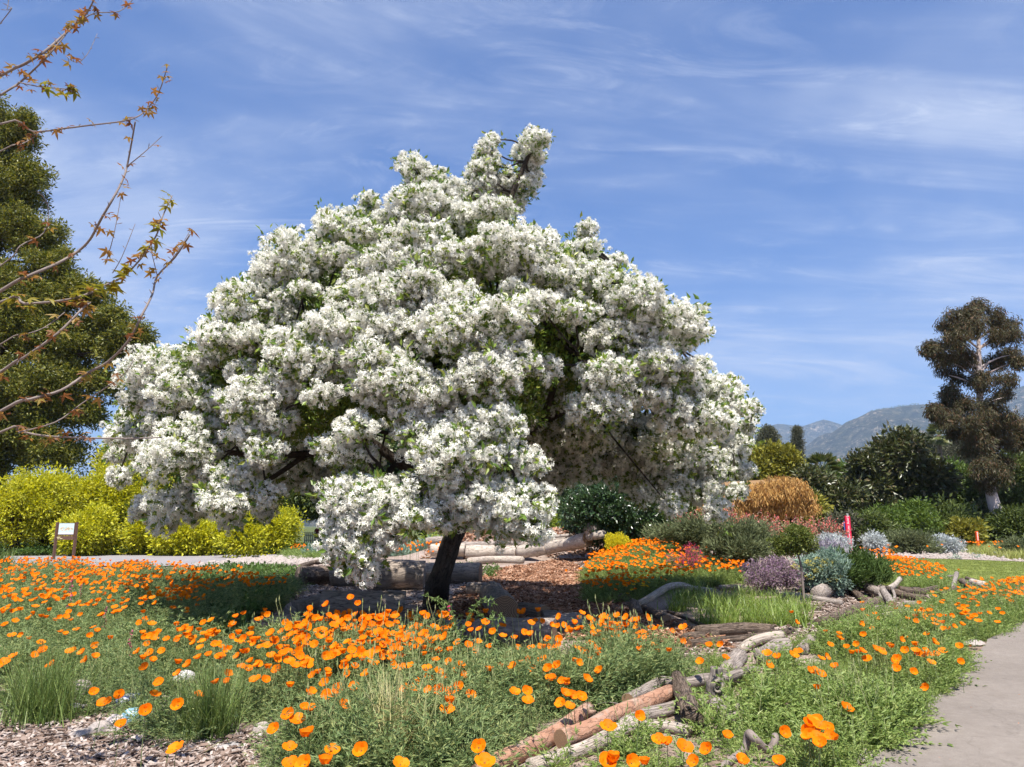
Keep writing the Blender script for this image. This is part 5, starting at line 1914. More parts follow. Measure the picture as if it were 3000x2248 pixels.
M_GOLD = lm('golden_leaf', [(.34, .35, .014), (.50, .49, .02), (.64, .61, .04), (.40, .42, .02), (.15, .18, .015)], .35)
M_DKGL = lm('dark_glossy_leaf', [(.018, .04, .014), (.035, .07, .02), (.055, .10, .03)], .15, .3, .6)
M_OLIVE = lm('olive_sage_leaf', [(.09, .11, .05), (.14, .165, .075), (.20, .22, .11)], .25, .7, .15)
M_SILV = lm('silver_leaf', [(.34, .37, .36), (.46, .49, .48), (.55, .58, .57)], .15, .8, .1)
M_LAVG = lm('lavender_grey', [(.30, .29, .30), (.40, .39, .40), (.30, .24, .34), (.46, .46, .44)], .2, .8, .1)
M_ROSE = lm('rosemary_green', [(.045, .085, .02), (.08, .13, .03), (.12, .18, .05)], .25, .6, .2)
M_PURP = lm('purple_flower', [(.26, .15, .24), (.36, .23, .33), (.18, .16, .12), (.42, .30, .38), (.16, .17, .08)], .3, .7, .1)
M_EUPH = lm('blue_green_leaf', [(.16, .24, .18), (.24, .33, .26), (.30, .38, .30)], .25, .6, .2)
M_YEUP = lm('lime_flower', [(.48, .46, .12), (.58, .54, .18), (.52, .44, .16)], .3, .6, .1)
M_CITR = lm('citrus_leaf', [(.07, .10, .02), (.13, .17, .035), (.22, .24, .06)], .3, .4, .45)
M_CORAL = lm('coral_flower', [(.60, .12, .10), (.70, .20, .16), (.56, .30, .24), (.32, .26, .16)], .3, .6, .1)
M_MAG = lm('magenta_flower', [(.50, .03, .16), (.62, .06, .22), (.60, .10, .06)], .3, .6, .1)
M_YEL = lm('yellow_flower', [(.62, .54, .02), (.72, .62, .03), (.34, .36, .04)], .3, .6, .1)
M_IVY = lm('ground_cover_leaf', [(.045, .09, .018), (.08, .15, .03), (.13, .21, .045)], .3, .45, .4)
M_LIME = lm('fresh_leaf', [(.16, .22, .03), (.24, .32, .04), (.30, .36, .06)], .4, .45, .35)

K_GOLD = [clump('sprig_source', [M_GOLD], 60, 1.0, .34, .16, 100 + i) for i in range(3)]
K_DKGL = [clump('sprig_source', [M_DKGL], 60, 1.0, .42, .22, 110 + i) for i in range(3)]
K_SILV = [clump('sprig_source', [M_SILV], 60, 1.0, .5, .16, 120 + i) for i in range(3)]
K_CITR = [clump('sprig_source', [M_CITR], 36, 1.0, .6, .28, 130 + i) for i in range(3)]
K_PURP = [clump('sprig_source', [M_PURP], 70, 1.0, .36, .2, 140 + i) for i in range(3)]
K_EUPH = [clump('sprig_source', [M_EUPH], 46, .9, .7, .16, 150 + i, upb=.8, outw=.4) for i in range(3)]
K_YEUP = [clump('sprig_source', [M_YEUP], 60, 1.0, .32, .2, 160 + i, flat=.5) for i in range(2)]
K_YEL = [clump('sprig_source', [M_YEL], 60, 1.0, .3, .2, 165 + i, flat=.6) for i in range(2)]
K_IVY = [clump('sprig_source', [M_IVY], 46, 1.0, .42, .3, 170 + i, flat=.6) for i in range(3)]
K_LIME = [clump('sprig_source', [M_LIME], 40, 1.0, .5, .3, 175 + i) for i in range(3)]


def spray(name, mat_, seed, n=40, L=1.0, wd=.03, spread=.5, tip=None, tipn=3):
    """upright spray of narrow shoots with small leaves (sage, rosemary, lavender)"""
    rg = random.Random(seed)
    mb_ = MB()
    mats = [mat_] + ([tip] if tip else [])
    for i in range(n):
        a = rg.uniform(0, 6.283)
        e = R(90) - abs(rg.gauss(0, spread))
        l = L * rg.uniform(.5, 1.05)
        d = Vector((math.cos(a) * math.cos(e), math.sin(a) * math.cos(e), math.sin(e)))
        b0 = Vector((rg.gauss(0, .12), rg.gauss(0, .12), 0))
        for k in range(5):
            p = b0 + d * (l * (.3 + .15 * k))
            mb_.add(leaf_pts(p, d + rdir(rg) * .55, rdir(rg), l * .28, wd * 2, .1), [(0, 1, 2), (0, 2, 3)])
        if tip:
            for k in range(tipn):
                p = b0 + d * (l * (.92 + .1 * k))
                mb_.add(leaf_pts(p, d * .3 + rdir(rg), rdir(rg), l * .12, wd * 2.6, .1), [(0, 1, 2), (0, 2, 3)], 1)
    return proto(name, mb_.data('spray', mats))


K_SAGE = [spray('spray_source', M_OLIVE, 200 + i, 26, 1.0, .035, .55) for i in range(3)]
K_ROSE = [spray('spray_source', M_ROSE, 210 + i, 30, 1.0, .03, .4) for i in range(3)]
K_LAV = [spray('spray_source', M_LAVG, 220 + i, 34, 1.0, .03, .45) for i in range(3)]
K_CORAL = [spray('spray_source', M_OLIVE, 230 + i, 12, 1.0, .03, .35, M_CORAL, 5) for i in range(3)]
K_MAG = [spray('spray_source', M_OLIVE, 240 + i, 14, 1.0, .03, .5, M_MAG, 6) for i in range(2)]


def shrub(name, label, px, ybase, wpx, hpx, Y, protos, psize, dens, nl=12, cat='shrub', group=None, seed=None, up=.3, stem=None, inner=.55, jit=.5, zb=None, depth=.8, lobe=(.2, .5), fray=.3):
    """a bush: base at ground under pixel px at distance Y, width/height in pixels"""
    c = A(px, ybase, Y)
    zg = h(c.x, c.y) if zb is None else zb
    w = wpx / F * Y / 2
    topz = A(px, ybase - hpx, Y).z
    hh = max(.2, topz - zg)
    if inner <= .3:
        hh = max(.2, hh - psize * 1.0)          # the shoots add their own length
    root = empty(name, (c.x, c.y, zg), 0, label, cat, group)
    rz = hh * .5
    sd_ = seed if seed is not None else int(px * 7 + ybase)
    lobes = puff((c.x, c.y, zg + rz), w, w * depth, rz, nl, lobe[0], lobe[1], sd_)
    lobes.append((c.x, c.y, zg + rz * .8, w * .6, w * .6 * depth, rz * .7))
    foliage('foliage', lobes, dens * .6, protos, psize * 1.4, root, inner, .6, jit, .4, up, fray)
    mb_ = MB()
    rg = random.Random(sd_)
    for _ in range(6):
        a = rg.uniform(0, 6.28)
        e = Vector((c.x + math.cos(a) * w * .5, c.y + math.sin(a) * w * .5 * depth, zg + hh * rg.uniform(.5, .75)))
        mb_.tube([(c.x, c.y, zg - .05), ((c.x * 2 + e.x) / 3, (c.y * 2 + e.y) / 3, zg + hh * .3), e], [max(.012, hh * .03), max(.009, hh * .022), max(.004, hh * .008)], 5, cap=False)
    mb_.build('stems', stem or W_TREE, root, world=True)
    return root


# middle distance, right of the tree
shrub('evergreen_bush', 'dense dark glossy evergreen bush behind the log wall', 1812, 1600, 300, 190, 30, K_DKGL, .22, 26, 16)
shrub('yellow_bush', 'low mound of bright yellow flowers before the dark bush', 1812, 1606, 84, 50, 27.5, K_YEL, .09, 90, 8)
shrub('sage_bush', 'large grey-green sage bush full of upright shoots', 2185, 1680, 215, 165, 20, K_SAGE, .30, 26, 14, inner=.3, up=1.2, jit=.3)
shrub('sage_bush', 'pale grassy sage bush with seed heads left of the large sage', 2060, 1665, 160, 150, 23, K_SAGE, .34, 24, 12, inner=.3, up=1.2, jit=.3)
shrub('sage_bush', 'loose grey-green bush dotted with orange at the mound top', 1960, 1630, 150, 95, 26, K_SAGE, .34, 20, 10, inner=.3, up=1.2, jit=.3)
shrub('red_sage', 'row of coral flower spikes standing behind the sage bushes', 2100, 1610, 330, 95, 26.5, K_CORAL, .40, 10, 12, inner=.2, up=1.6, jit=.25, cat='flowers', lobe=(.25, .35))
shrub('red_sage', 'coral flower spikes behind the small citrus tree', 2330, 1610, 240, 75, 28, K_CORAL, .36, 9, 10, inner=.2, up=1.6, jit=.25, cat='flowers', lobe=(.25, .35))
shrub('magenta_flowers', 'magenta and red blooms in front of the sage bushes', 2022, 1655, 80, 50, 19.5, K_MAG, .15, 14, 7, inner=.2, up=1.0, cat='flowers')
shrub('purple_bush', 'low mauve flowering bush behind the bare twigs', 2262, 1722, 150, 78, 17, K_PURP, .085, 130, 12)
shrub('blue_green_plant', 'blue-green spurge with lime flower heads beside the citrus tree', 2402, 1712, 135, 92, 17.2, K_EUPH, .13, 60, 12, cat='plant', up=.8)
shrub('rosemary_bush', 'upright dark green rosemary-like bush behind the log pile', 2508, 1715, 165, 98, 17.5, K_ROSE, .30, 34, 12, inner=.2, up=1.8, jit=.25)
shrub('lavender_bush', 'pale grey lavender bush between citrus tree and red sign', 2425, 1655, 125, 72, 22, K_LAV, .32, 26, 10, inner=.2, up=1.4, jit=.3)
shrub('silver_bush', 'rounded silver-leaved bush beside the red sign', 2440, 1640, 118, 82, 27, K_SILV, .12, 60, 12)
shrub('silver_bush', 'small silver bush right behind the red sign', 2558, 1600, 66, 28, 42, K_SILV, .18, 40, 8)
shrub('silver_bush', 'wide silver bush near the orange sign', 2762, 1612, 95, 36, 44, K_SILV, .2, 40, 10)
shrub('olive_bush', 'olive-green round bush between the silver bushes', 2655, 1615, 130, 62, 44, K_SAGE, .5, 14, 12, inner=.3, up=.8)
shrub('grass_mound', 'pale feathery mound at the edge of the lawn', 3010, 1628, 120, 50, 40, K_SAGE, .5, 14, 8, inner=.3, up=1.0)
for px, yb, wp, hp, Y in [(2260, 1690, 60, 45, 18.6)]:
    shrub('orange_poppy_clump', 'leafy clump under the small citrus tree', px + 20, yb, wp, hp, Y, K_ROSE, .2, 40, 6, inner=.2, up=1)
# lime flower heads on the spurge
eu = G(2402, 1712)
xs_, ys_ = [], []
sp_pts = [A(px, py, 16.8) for px, py in [(2372, 1650), (2398, 1640), (2425, 1648), (2440, 1662), (2395, 1672), (2450, 1690), (2372, 1690), (2330, 1660), (2438, 1700), (2412, 1660)]]
eh = empty('lime_flower_heads', tuple(A(2402, 1712, 17.0)), 0, 'flat lime-yellow flower heads over the blue-green spurge', 'flowers')
scatter('flower_heads', [tuple(p) for p in sp_pts for _ in range(2)], np.tile([[.1, .1, 0.]], (20, 1)), rng.uniform(.08, .13, 20), K_YEUP, eh)
# low silver plants dotted over the gravel bed
gxs, gys = sample_ground(GRAV_W, 70)
for i, (a, b_) in enumerate(zip(gxs, gys)):
    if a > 32:
        continue
    s = rp.uniform(.16, .32)
    o = link('silver_tuft', K_SILV[i % 3].data if i % 3 else K_EUPH[0].data, None, (a, b_, h(a, b_) + .03 + s * .2), (0, 0, rp.uniform(0, 6)), (s, s, s * .6))
    tag(o, 'low silver-green tuft growing in the mauve gravel', 'plant', 'silver tufts in the gravel bed')
ox, oy = sample_ground(GRAV_W, 60)
os_ = scatter('bed_poppies', np.stack([ox, oy, H(ox, oy) + .02], 1), np.zeros((60, 3)), np.full(60, 1.5), PO)
tag(os_, 'scattered orange flowers over the far gravel bed', 'poppies', kind='stuff')
ox, oy = sample_ground(poly_ground([(2510, 1612), (2530, 1600), (2640, 1600), (2700, 1606), (2640, 1616)]), 150)
os_ = scatter('bed_poppies', np.stack([ox, oy, H(ox, oy) + .02], 1), np.zeros((150, 3)), np.full(150, 1.7), PO)
tag(os_, 'orange and yellow flowers at the foot of the red sign', 'poppies', kind='stuff')
ox, oy = sample_ground(poly_ground([(2760, 1622), (2830, 1606), (3050, 1608), (3050, 1613), (2840, 1618)]), 90)
os_ = scatter('bed_poppies', np.stack([ox, oy, H(ox, oy) + .02], 1), np.zeros((90, 3)), np.full(90, 1.5), PO)
tag(os_, 'line of orange flowers around the orange sign', 'poppies', kind='stuff')


# small citrus tree
def small_tree(name, label, px, ybase, Y, trunk_px, crown, r0, protos, psize, dens, bark, cat='tree', inner=.4, up=.2, jit=.5, ntw=10, group=None, fray=.28):
    """crown: list of (px, py, rpx[, dY]) lobes at distance Y; trunk_px: pixels of the trunk axis upward"""
    b = A(px, ybase, Y)
    zg = h(b.x, b.y)
    root = empty(name, (b.x, b.y, zg), 0, label, cat, group)
    w = [Vector((b.x, b.y, zg - .1))] + [A(q[0], q[1], Y + (q[2] if len(q) > 2 else 0)) for q in trunk_px]
    pp, rr = smooth_path(w, [r0 * (1 - .6 * i / (len(w) - 1)) for i in range(len(w))], 5)
    mb_ = MB()
    mb_.tube(pp, rr, 12, wob=.06, tex=.02)
    mb_.build('trunk', bark, root, smooth=True, world=True)
    lobes = []
    rg = random.Random(int(px * 13 + Y))
    for q in crown:
        Yq = Y + (q[3] if len(q) > 3 else 0)
        c = A(q[0], q[1], Yq)
        r = q[2] / F * Yq
        lobes += puff(c, r, r, r * .8, 9, .25, .55, int(q[0] + q[1] * 3))
    mb2 = MB()
    top = pp[-1]
    for l in lobes[::max(1, len(lobes) // (ntw * 3))]:
        c = Vector(l[:3])
        s = min(pp[len(pp) // 3:], key=lambda p: (p - c).length)
        q2, r2 = smooth_path([s, s.lerp(c, .5) + Vector((0, 0, -.1 * l[5])), c], [r0 * .35, r0 * .22, r0 * .08], 3)
        mb2.tube(q2, r2, 6, cap=False)
    mb2.build('limbs', bark, root, smooth=True, world=True)
    foliage('crown', lobes, dens, protos, psize, root, inner, .6, jit, .35, up, fray)
    return root


small_tree('citrus_tree', 'small round-headed citrus tree among the twigs', 2352, 1712, 15.5, [(2348, 1670), (2338, 1625), (2330, 1590)], [(2330, 1585, 38), (2300, 1590, 30), (2358, 1592, 32), (2325, 1562, 28), (2348, 1568, 26), (2335, 1615, 26), (2295, 1612, 18)], .028, K_CITR, .075, 110, W_TWIG, inner=.4)

# ground cover strip and strappy plants before the golden shrubs
gc = poly_ground([(-200, 1634), (0, 1630), (500, 1628), (900, 1624), (1100, 1624), (1100, 1612), (900, 1610), (0, 1610), (-200, 1612)])
strew('ground_cover', 'low leafy green ground cover between the path and golden shrubs', 'ground cover', gc, 3200, K_IVY, .18, .36, .22, .4)
gc2 = poly_ground([(950, 1630), (1250, 1630), (1250, 1608), (950, 1608)])
strew('ground_cover', 'strappy green leaves below the far white fence', 'ground cover', [(-10.5, 38.5), (-3.5, 38.5), (-3.5, 52), (-12, 52)], 700, K_EUPH, .3, .5, .2, .3)
gcr = [(-4.5, 38), (6, 38), (8, 48), (-4.5, 48)]
strew('ground_cover', 'bright leafy plants behind the mulch mound', 'ground cover', gcr, 420, K_LIME, .3, .6, .5, .4)

# golden shrubs
GS = 'golden shrubs behind the back path'
for lb, px, yb, wp, hp, Y in [
        ('golden shrub at the frame edge beside the info board', 40, 1618, 210, 250, 42),
        ('tall golden shrub hanging over the info board', 130, 1600, 260, 250, 46),
        ('low golden shrub right behind the info board', 260, 1612, 180, 110, 41),
        ('tall golden tree-like shrub behind the white tree edge', 365, 1600, 210, 400, 49),
        ('golden shrub arching over a dark hollow', 330, 1590, 250, 260, 45),
        ('golden shrub under the white blossom next to the hollow', 420, 1606, 130, 110, 42),
        ('low wide golden shrub along the ground cover', 540, 1606, 200, 80, 41),
        ('golden shrub spilling down to the path edge', 715, 1622, 100, 100, 38),
        ('golden shrub in the gap under the white branches', 730, 1600, 220, 150, 45),
        ('small golden shrub at the end of the ground cover', 800, 1598, 80, 80, 44)]:
    shrub('golden_shrub', lb, px, yb, wp, hp, Y, K_GOLD, .36, 9 if hp > 200 else 16, 20 if hp > 200 else 11, group=GS, lobe=(.14, .3) if hp > 200 else (.2, .45))

# flower spikes in the left bed and small weeds
M_PINK = lm('pink_spike_flower', [(.50, .08, .14), (.58, .16, .22), (.40, .06, .16)], .3)


def spike_data(seed):
    rg = random.Random(seed)
    mb_ = MB()
    mb_.tube([(0, 0, 0), (.01, 0, .3), (0, .01, .62)], [.005, .004, .002], 5, 0, cap=False)
    for i in range(26):
        z = .25 + .37 * i / 26
        mb_.add(leaf_pts(Vector((0, 0, z)), rdir(rg) + Vector((0, 0, -.2)), rdir(rg), .045 * (1.2 - i / 40), .022, .2), [(0, 1, 2), (0, 2, 3)], 1)
    for i in range(10):
        mb_.add(leaf_pts(Vector((0, 0, .04 * i)), rdir(rg) + Vector((0, 0, .3)), rdir(rg), .07, .022, .2), [(0, 1, 2), (0, 2, 3)])
    return mb_.data('spike', [M_STEM, M_PINK])


SPK = [spike_data(i) for i in range(2)]
for lb, px, py, s in [('tall pink flower spike rising above the left poppies', 197, 1835, 1.3), ('short pink flower spike in the left bed', 372, 1985, .8), ('pink flower spike half hidden in the left poppies', 300, 1885, .8),
                      ('pink flowers at the foot of the left poppies', 230, 1790, .8)]:
    p = G(px, py)
    tag(link('flower_spike', SPK[px % 2], None, tuple(p), (0, 0, 1), (s, s, s)), lb, 'flower')


def vine_data(seed, fl):
    rg = random.Random(seed)
    mb_ = MB()
    for k in range(5):
        a = rg.uniform(-.3, .3)
        b_ = rg.uniform(-.12, .12)
        pp, rr = smooth_path([(0, 0, 0), (a * .3, b_, .3), (a * .8, b_, .52), (a * 1.4, b_, .5 + rg.uniform(-.1, .12))], [.005, .004, .003, .002], 4)
        mb_.tube(pp, rr, 4, 0, cap=False)
        for p in pp[2:]:
            for _ in range(3):
                mb_.add(leaf_pts(p, rdir(rg), rdir(rg), .05, .022, .2), [(0, 1, 2), (0, 2, 3)], 0)
        if k == 0 and fl:
            for _ in range(14):
                mb_.add(leaf_pts(Vector((a * .6, b_, .42 + rg.uniform(-.08, .08))), rdir(rg), rdir(rg), .03, .028, .2), [(0, 1, 2), (0, 2, 3)], 1)
    return mb_.data('vine', [lm('vine_leaf', [(.12, .19, .05), (.2, .28, .09)], .3), M_MAG])


p = A(1345, 1830, 9.0)
tag(link('sweet_pea', vine_data(1, True), None, (p.x, p.y, h(p.x, p.y) + .2), (0, 0, 0), (1, 1, 1)), 'sweet pea vine with purple bloom climbing before the dark logs', 'vine')
p = A(1440, 1845, 9.1)
tag(link('sweet_pea', vine_data(4, False), None, (p.x, p.y, h(p.x, p.y) + .1), (0, 0, 1), (.9, .9, .9)), 'leafy vine without bloom next to the sweet pea', 'vine')
for px, py, lb in [(1482, 1905, 'tall thin dry seed stalk before the grey seat log'), (1505, 1910, 'bent dry seed stalk beside the tall thin one'), (1522, 1908, 'pale straight seed stalk leaning to the sunlit log end')]:
    p = G(px, py)
    ms = MB()
    ms.tube([(0, 0, 0), (.0, 0, .2), (-.012, 0, .36), (-.03 if px != 1482 else .002, 0, .46)], [.004, .0035, .0035, .002], 5)
    tag(ms.build('seed_stalk', leaf_mat('pale_stalk', [(.30, .32, .12), (.40, .40, .18)], .1), None, loc=tuple(p)), lb, 'stalk')
# dark weeds in the shade between left bed and logs
strew('shade_weeds', 'dark leafy weeds in the shade left of the seat logs', 'weeds', poly_ground([(520, 1720), (600, 1670), (860, 1668), (880, 1720), (780, 1800), (700, 1900), (560, 1900), (600, 1800)]), 260, K_IVY, .12, .26, .12, .4)
strew('weeds', 'small green weeds growing along the seat logs and mulch', 'weeds', poly_ground([(1250, 1665), (1400, 1660), (1450, 1670), (1480, 1700), (1300, 1700)]), 50, K_IVY, .12, .22, .08, .4)
# ------------------------------------------------------------------ background trees
M_MAGN = lm('magnolia_leaf', [(.035, .045, .012), (.06, .075, .02), (.10, .115, .035), (.15, .12, .06)], .12, .35, .55)
M_EUCL = lm('eucalyptus_leaf', [(.05, .052, .022), (.09, .075, .038), (.075, .082, .034), (.16, .085, .045)], .25, .55, .3)
M_BG1 = lm('background_green', [(.05, .075, .018), (.085, .115, .025), (.13, .16, .04)], .25, .5, .3)
M_BG2 = lm('background_yellow_green', [(.13, .14, .02), (.22, .21, .03), (.30, .28, .04)], .3, .5, .3)
M_BG3 = lm('background_grey_green', [(.075, .085, .05), (.11, .115, .07), (.16, .15, .10)], .2, .6, .2)
M_BG4 = lm('background_fresh_green', [(.06, .10, .02), (.10, .16, .025), (.15, .21, .04)], .3, .5, .3)
M_PALM = lm('palm_frond', [(.07, .10, .025), (.12, .15, .04), (.20, .20, .08)], .2, .4, .4)
M_THAT = lm('dry_thatch_leaf', [(.36, .19, .06), (.50, .29, .09), (.58, .38, .14), (.28, .15, .06)], .2, .8, .1)
M_LT = lm('left_tree_leaf', [(.05, .07, .01), (.10, .12, .015), (.18, .19, .025), (.28, .26, .04)], .3, .45, .4)

K_MAGN = [clump('sprig_source', [M_MAGN], 50, 1.0, .55, .24, 300 + i) for i in range(3)]
K_BG1 = [clump('sprig_source', [M_BG1], 60, 1.0, .42, .2, 305 + i) for i in range(3)]
K_BG2 = [clump('sprig_source', [M_BG2], 60, 1.0, .42, .22, 310 + i) for i in range(3)]
K_BG3 = [clump('sprig_source', [M_BG3], 60, 1.0, .4, .14, 315 + i) for i in range(3)]
K_BG4 = [clump('sprig_source', [M_BG4], 60, 1.0, .4, .18, 320 + i) for i in range(3)]
K_EUC = [clump('sprig_source', [M_EUCL], 60, 1.0, .6, .12, 325 + i, droop=1.1, outw=.3) for i in range(3)]
K_LT = [clump('sprig_source', [M_LT], 46, 1.0, .46, .2, 330 + i, droop=.3) for i in range(3)]
BT = 'trees beyond the garden'
# broad magnolia and the planting around it
small_tree('magnolia_tree', 'broad dark magnolia with glossy leaves behind the red sign', 2640, 1560, 62, [(2640, 1500), (2640, 1420), (2650, 1360)],
           [(2640, 1340, 70), (2580, 1390, 70), (2700, 1400, 70), (2560, 1450, 65), (2640, 1440, 90), (2730, 1470, 75), (2540, 1370, 40), (2660, 1310, 40), (2600, 1500, 70), (2690, 1510, 70)], .35, K_MAGN, .8, 2.2, W_TREE, group=BT)
small_tree('background_tree', 'yellow-green rounded tree above the thatched hut', 2260, 1520, 60, [(2265, 1450), (2270, 1400)],
           [(2270, 1390, 65), (2220, 1400, 50), (2320, 1410, 50), (2260, 1350, 45), (2190, 1350, 35), (2300, 1365, 40), (2340, 1430, 35), (2230, 1440, 60)], .25, K_BG2, .75, 2.3, W_TREE, group=BT)
small_tree('background_tree', 'dark upright tree between palm and hut', 2380, 1560, 58, [(2385, 1500), (2390, 1430)],
           [(2390, 1430, 50), (2420, 1470, 55), (2360, 1480, 50), (2440, 1520, 55), (2380, 1530, 50), (2470, 1460, 40)], .22, K_MAGN, .7, 2.6, W_TREE, group=BT)
small_tree('background_tree', 'bright green feathery tree left of the magnolia', 2460, 1560, 75, [(2465, 1480), (2465, 1420)],
           [(2465, 1400, 40), (2440, 1420, 35), (2495, 1420, 35), (2470, 1440, 45), (2500, 1460, 35)], .25, K_BG4, .6, 5, W_TREE, group=BT)
small_tree('background_tree', 'small golden tree in front of the feathery green one', 2490, 1560, 66, [(2495, 1480), (2498, 1450)], [(2498, 1440, 22), (2485, 1455, 20), (2510, 1458, 18)], .15, K_GOLD, .5, 6, W_TREE, group=BT)
small_tree('background_tree', 'fresh green bamboo-like mass between magnolia and leaning trunk', 2810, 1570, 66, [(2810, 1500), (2805, 1430)],
           [(2800, 1420, 60), (2770, 1460, 50), (2830, 1450, 50), (2850, 1500, 50), (2800, 1520, 60), (2760, 1540, 50), (2830, 1560, 40)], .2, K_BG4, .8, 2.6, W_TREE, group=BT)
small_tree('background_tree', 'mid green tree right of the leaning trunk', 2960, 1580, 60, [(2965, 1480), (2970, 1420)],
           [(2970, 1400, 70), (2930, 1440, 60), (3020, 1430, 70), (2960, 1500, 80), (3030, 1520, 70), (2920, 1540, 55), (2985, 1570, 55)], .3, K_BG1, .8, 2.3, W_TREE, group=BT)
small_tree('background_tree', 'bushy tree filling the right frame edge', 3080, 1580, 64, [(3080, 1480), (3080, 1400)], [(3080, 1390, 90), (3110, 1470, 90), (3060, 1540, 80)], .3, K_BG4, .85, 2, W_TREE, group=BT)
small_tree('background_tree', 'grey-green airy tree behind the fan palm', 2810, 1500, 120, [(2800, 1420), (2800, 1340)], [(2800, 1330, 45), (2840, 1350, 40), (2760, 1350, 40), (2720, 1300, 30), (2780, 1380, 50), (2860, 1390, 45), (2830, 1310, 25)], .35, K_BG3, .9, 2.2, W_TREE, group=BT)
small_tree('background_tree', 'grey dotted tree against the mountain left of the magnolia', 2540, 1500, 110, [(2540, 1440), (2540, 1410)], [(2540, 1400, 35), (2515, 1420, 28), (2570, 1420, 28)], .3, K_BG3, .8, 2.6, W_TREE, group=BT)
small_tree('background_tree', 'thin brown airy tree at the white tree edge', 2250, 1480, 100, [(2252, 1400), (2255, 1290)], [(2255, 1290, 26), (2240, 1310, 22), (2275, 1320, 20), (2250, 1270, 14), (2230, 1330, 22)], .25, K_BG3, .7, 2.4, W_TREE, group=BT)
small_tree('cypress_tree', 'narrow spire-shaped dark cypress against the mountain', 2336, 1500, 105, [(2336, 1400), (2336, 1300)],
           [(2335, 1262, 7), (2335, 1280, 11), (2336, 1300, 14), (2338, 1320, 15), (2336, 1342, 16), (2338, 1365, 16), (2340, 1390, 15), (2338, 1412, 14)], .2, K_BG3, .5, 6, W_TREE, group=BT)
# hedge-height shrubs at the foot of the trees
for lb, px, yb, wp, hp, Y, kk in [
        ('dark green hedge shrub behind the silver bush', 2560, 1605, 130, 90, 50, K_BG1), ('yellowish feathery shrub behind the red sign', 2600, 1600, 110, 100, 52, K_BG4), ('green fern-like shrub below the magnolia', 2680, 1600, 140, 120, 53, K_BG4),
        ('green shrub between magnolia and orange sign', 2790, 1602, 120, 110, 54, K_BG1), ('yellow-green shrub beside the orange sign', 2830, 1604, 80, 60, 52, K_BG2), ('dark shrub behind the leaning trunk', 2905, 1606, 110, 120, 56, K_MAGN),
        ('green shrub right of the leaning trunk', 2985, 1606, 130, 110, 54, K_BG1), ('grey brush beside the hut post', 2480, 1598, 90, 90, 50, K_BG3), ('yellow-green shrub behind the hut', 2360, 1590, 120, 130, 52, K_BG2),
        ('dull green shrub left of the hut', 2090, 1590, 150, 140, 50, K_BG1), ('yellow-green shrub under the white canopy', 1620, 1575, 120, 90, 46, K_BG2), ('leafy light green shrub behind the stakes', 1560, 1570, 130, 110, 44, K_LIME),
        ('leafy bright shrub just right of the dark trunk', 1425, 1580, 110, 90, 44, K_LIME), ('dark shrub closing the view under the canopy', 1930, 1580, 200, 150, 55, K_DKGL)]:
    shrub('hedge_shrub', lb, px, yb, wp, hp, Y, kk, .45, 9, 12, group='shrubs below the far trees')
# dark woodland seen under and beside the white tree
WGp = 'dark trees behind the white tree'
for lb, px, hpx, Y, kk in [('shady conifer-like tree behind the left white branches', 640, 330, 60, K_BG1), ('dark tree behind the far white fence', 800, 360, 66, K_DKGL), ('dark dense tree behind the hanging blossom', 980, 380, 64, K_BG1),
                           ('dark tree right behind the trunk', 1180, 360, 70, K_DKGL), ('dark tree behind the log wall', 1380, 330, 66, K_BG1), ('deep green tree behind the stakes', 1560, 330, 68, K_DKGL),
                           ('deep green tree behind the evergreen bush', 1740, 340, 66, K_BG1), ('dark tree left of the hut roof', 1930, 340, 68, K_DKGL), ('dark tree touching the white canopy near the hut', 2110, 330, 72, K_BG1),
                           ('dark tree at the root of the golden shrubs', 450, 300, 58, K_DKGL)]:
    yt = 1570 - hpx
    small_tree('woodland_tree', lb, px, 1575, Y, [(px, 1500), (px + 5, 1400)],
               [(px, yt + 70, 75), (px - 70, yt + 120, 70), (px + 70, yt + 125, 70), (px - 50, yt + 210, 75), (px + 50, yt + 210, 75), (px, yt + 270, 80), (px + 90, yt + 270, 60), (px - 90, yt + 280, 60)], .3, kk, .9, 1.7, W_TREE, group=WGp)

# big dark green tree at the left
small_tree('evergreen_tree', 'tall dark green broadleaf tree rising above the golden shrubs', 20, 1590, 56, [(0, 1400), (-10, 1150), (0, 900), (-20, 600)],
           [(-30, 340, 80), (30, 420, 70), (70, 360, 40), (20, 560, 100), (90, 520, 50), (-60, 500, 110), (40, 700, 110), (120, 690, 60), (150, 800, 70), (60, 860, 120), (180, 900, 70), (250, 870, 60),
            (300, 950, 65), (380, 985, 48), (420, 1000, 30), (330, 1040, 55), (240, 1000, 90), (120, 1010, 120), (0, 1000, 120), (200, 1110, 90), (290, 1130, 60), (80, 1150, 120), (-40, 1180, 110), (170, 1210, 85),
            (60, 1290, 110), (250, 1210, 50), (-30, 1350, 120), (150, 1330, 90), (-140, 700, 130), (-140, 1000, 130), (180, 760, 40), (400, 1050, 24)], .5, K_LT, .55, 3.2, W_TREE, inner=.2, jit=.7, fray=.4)

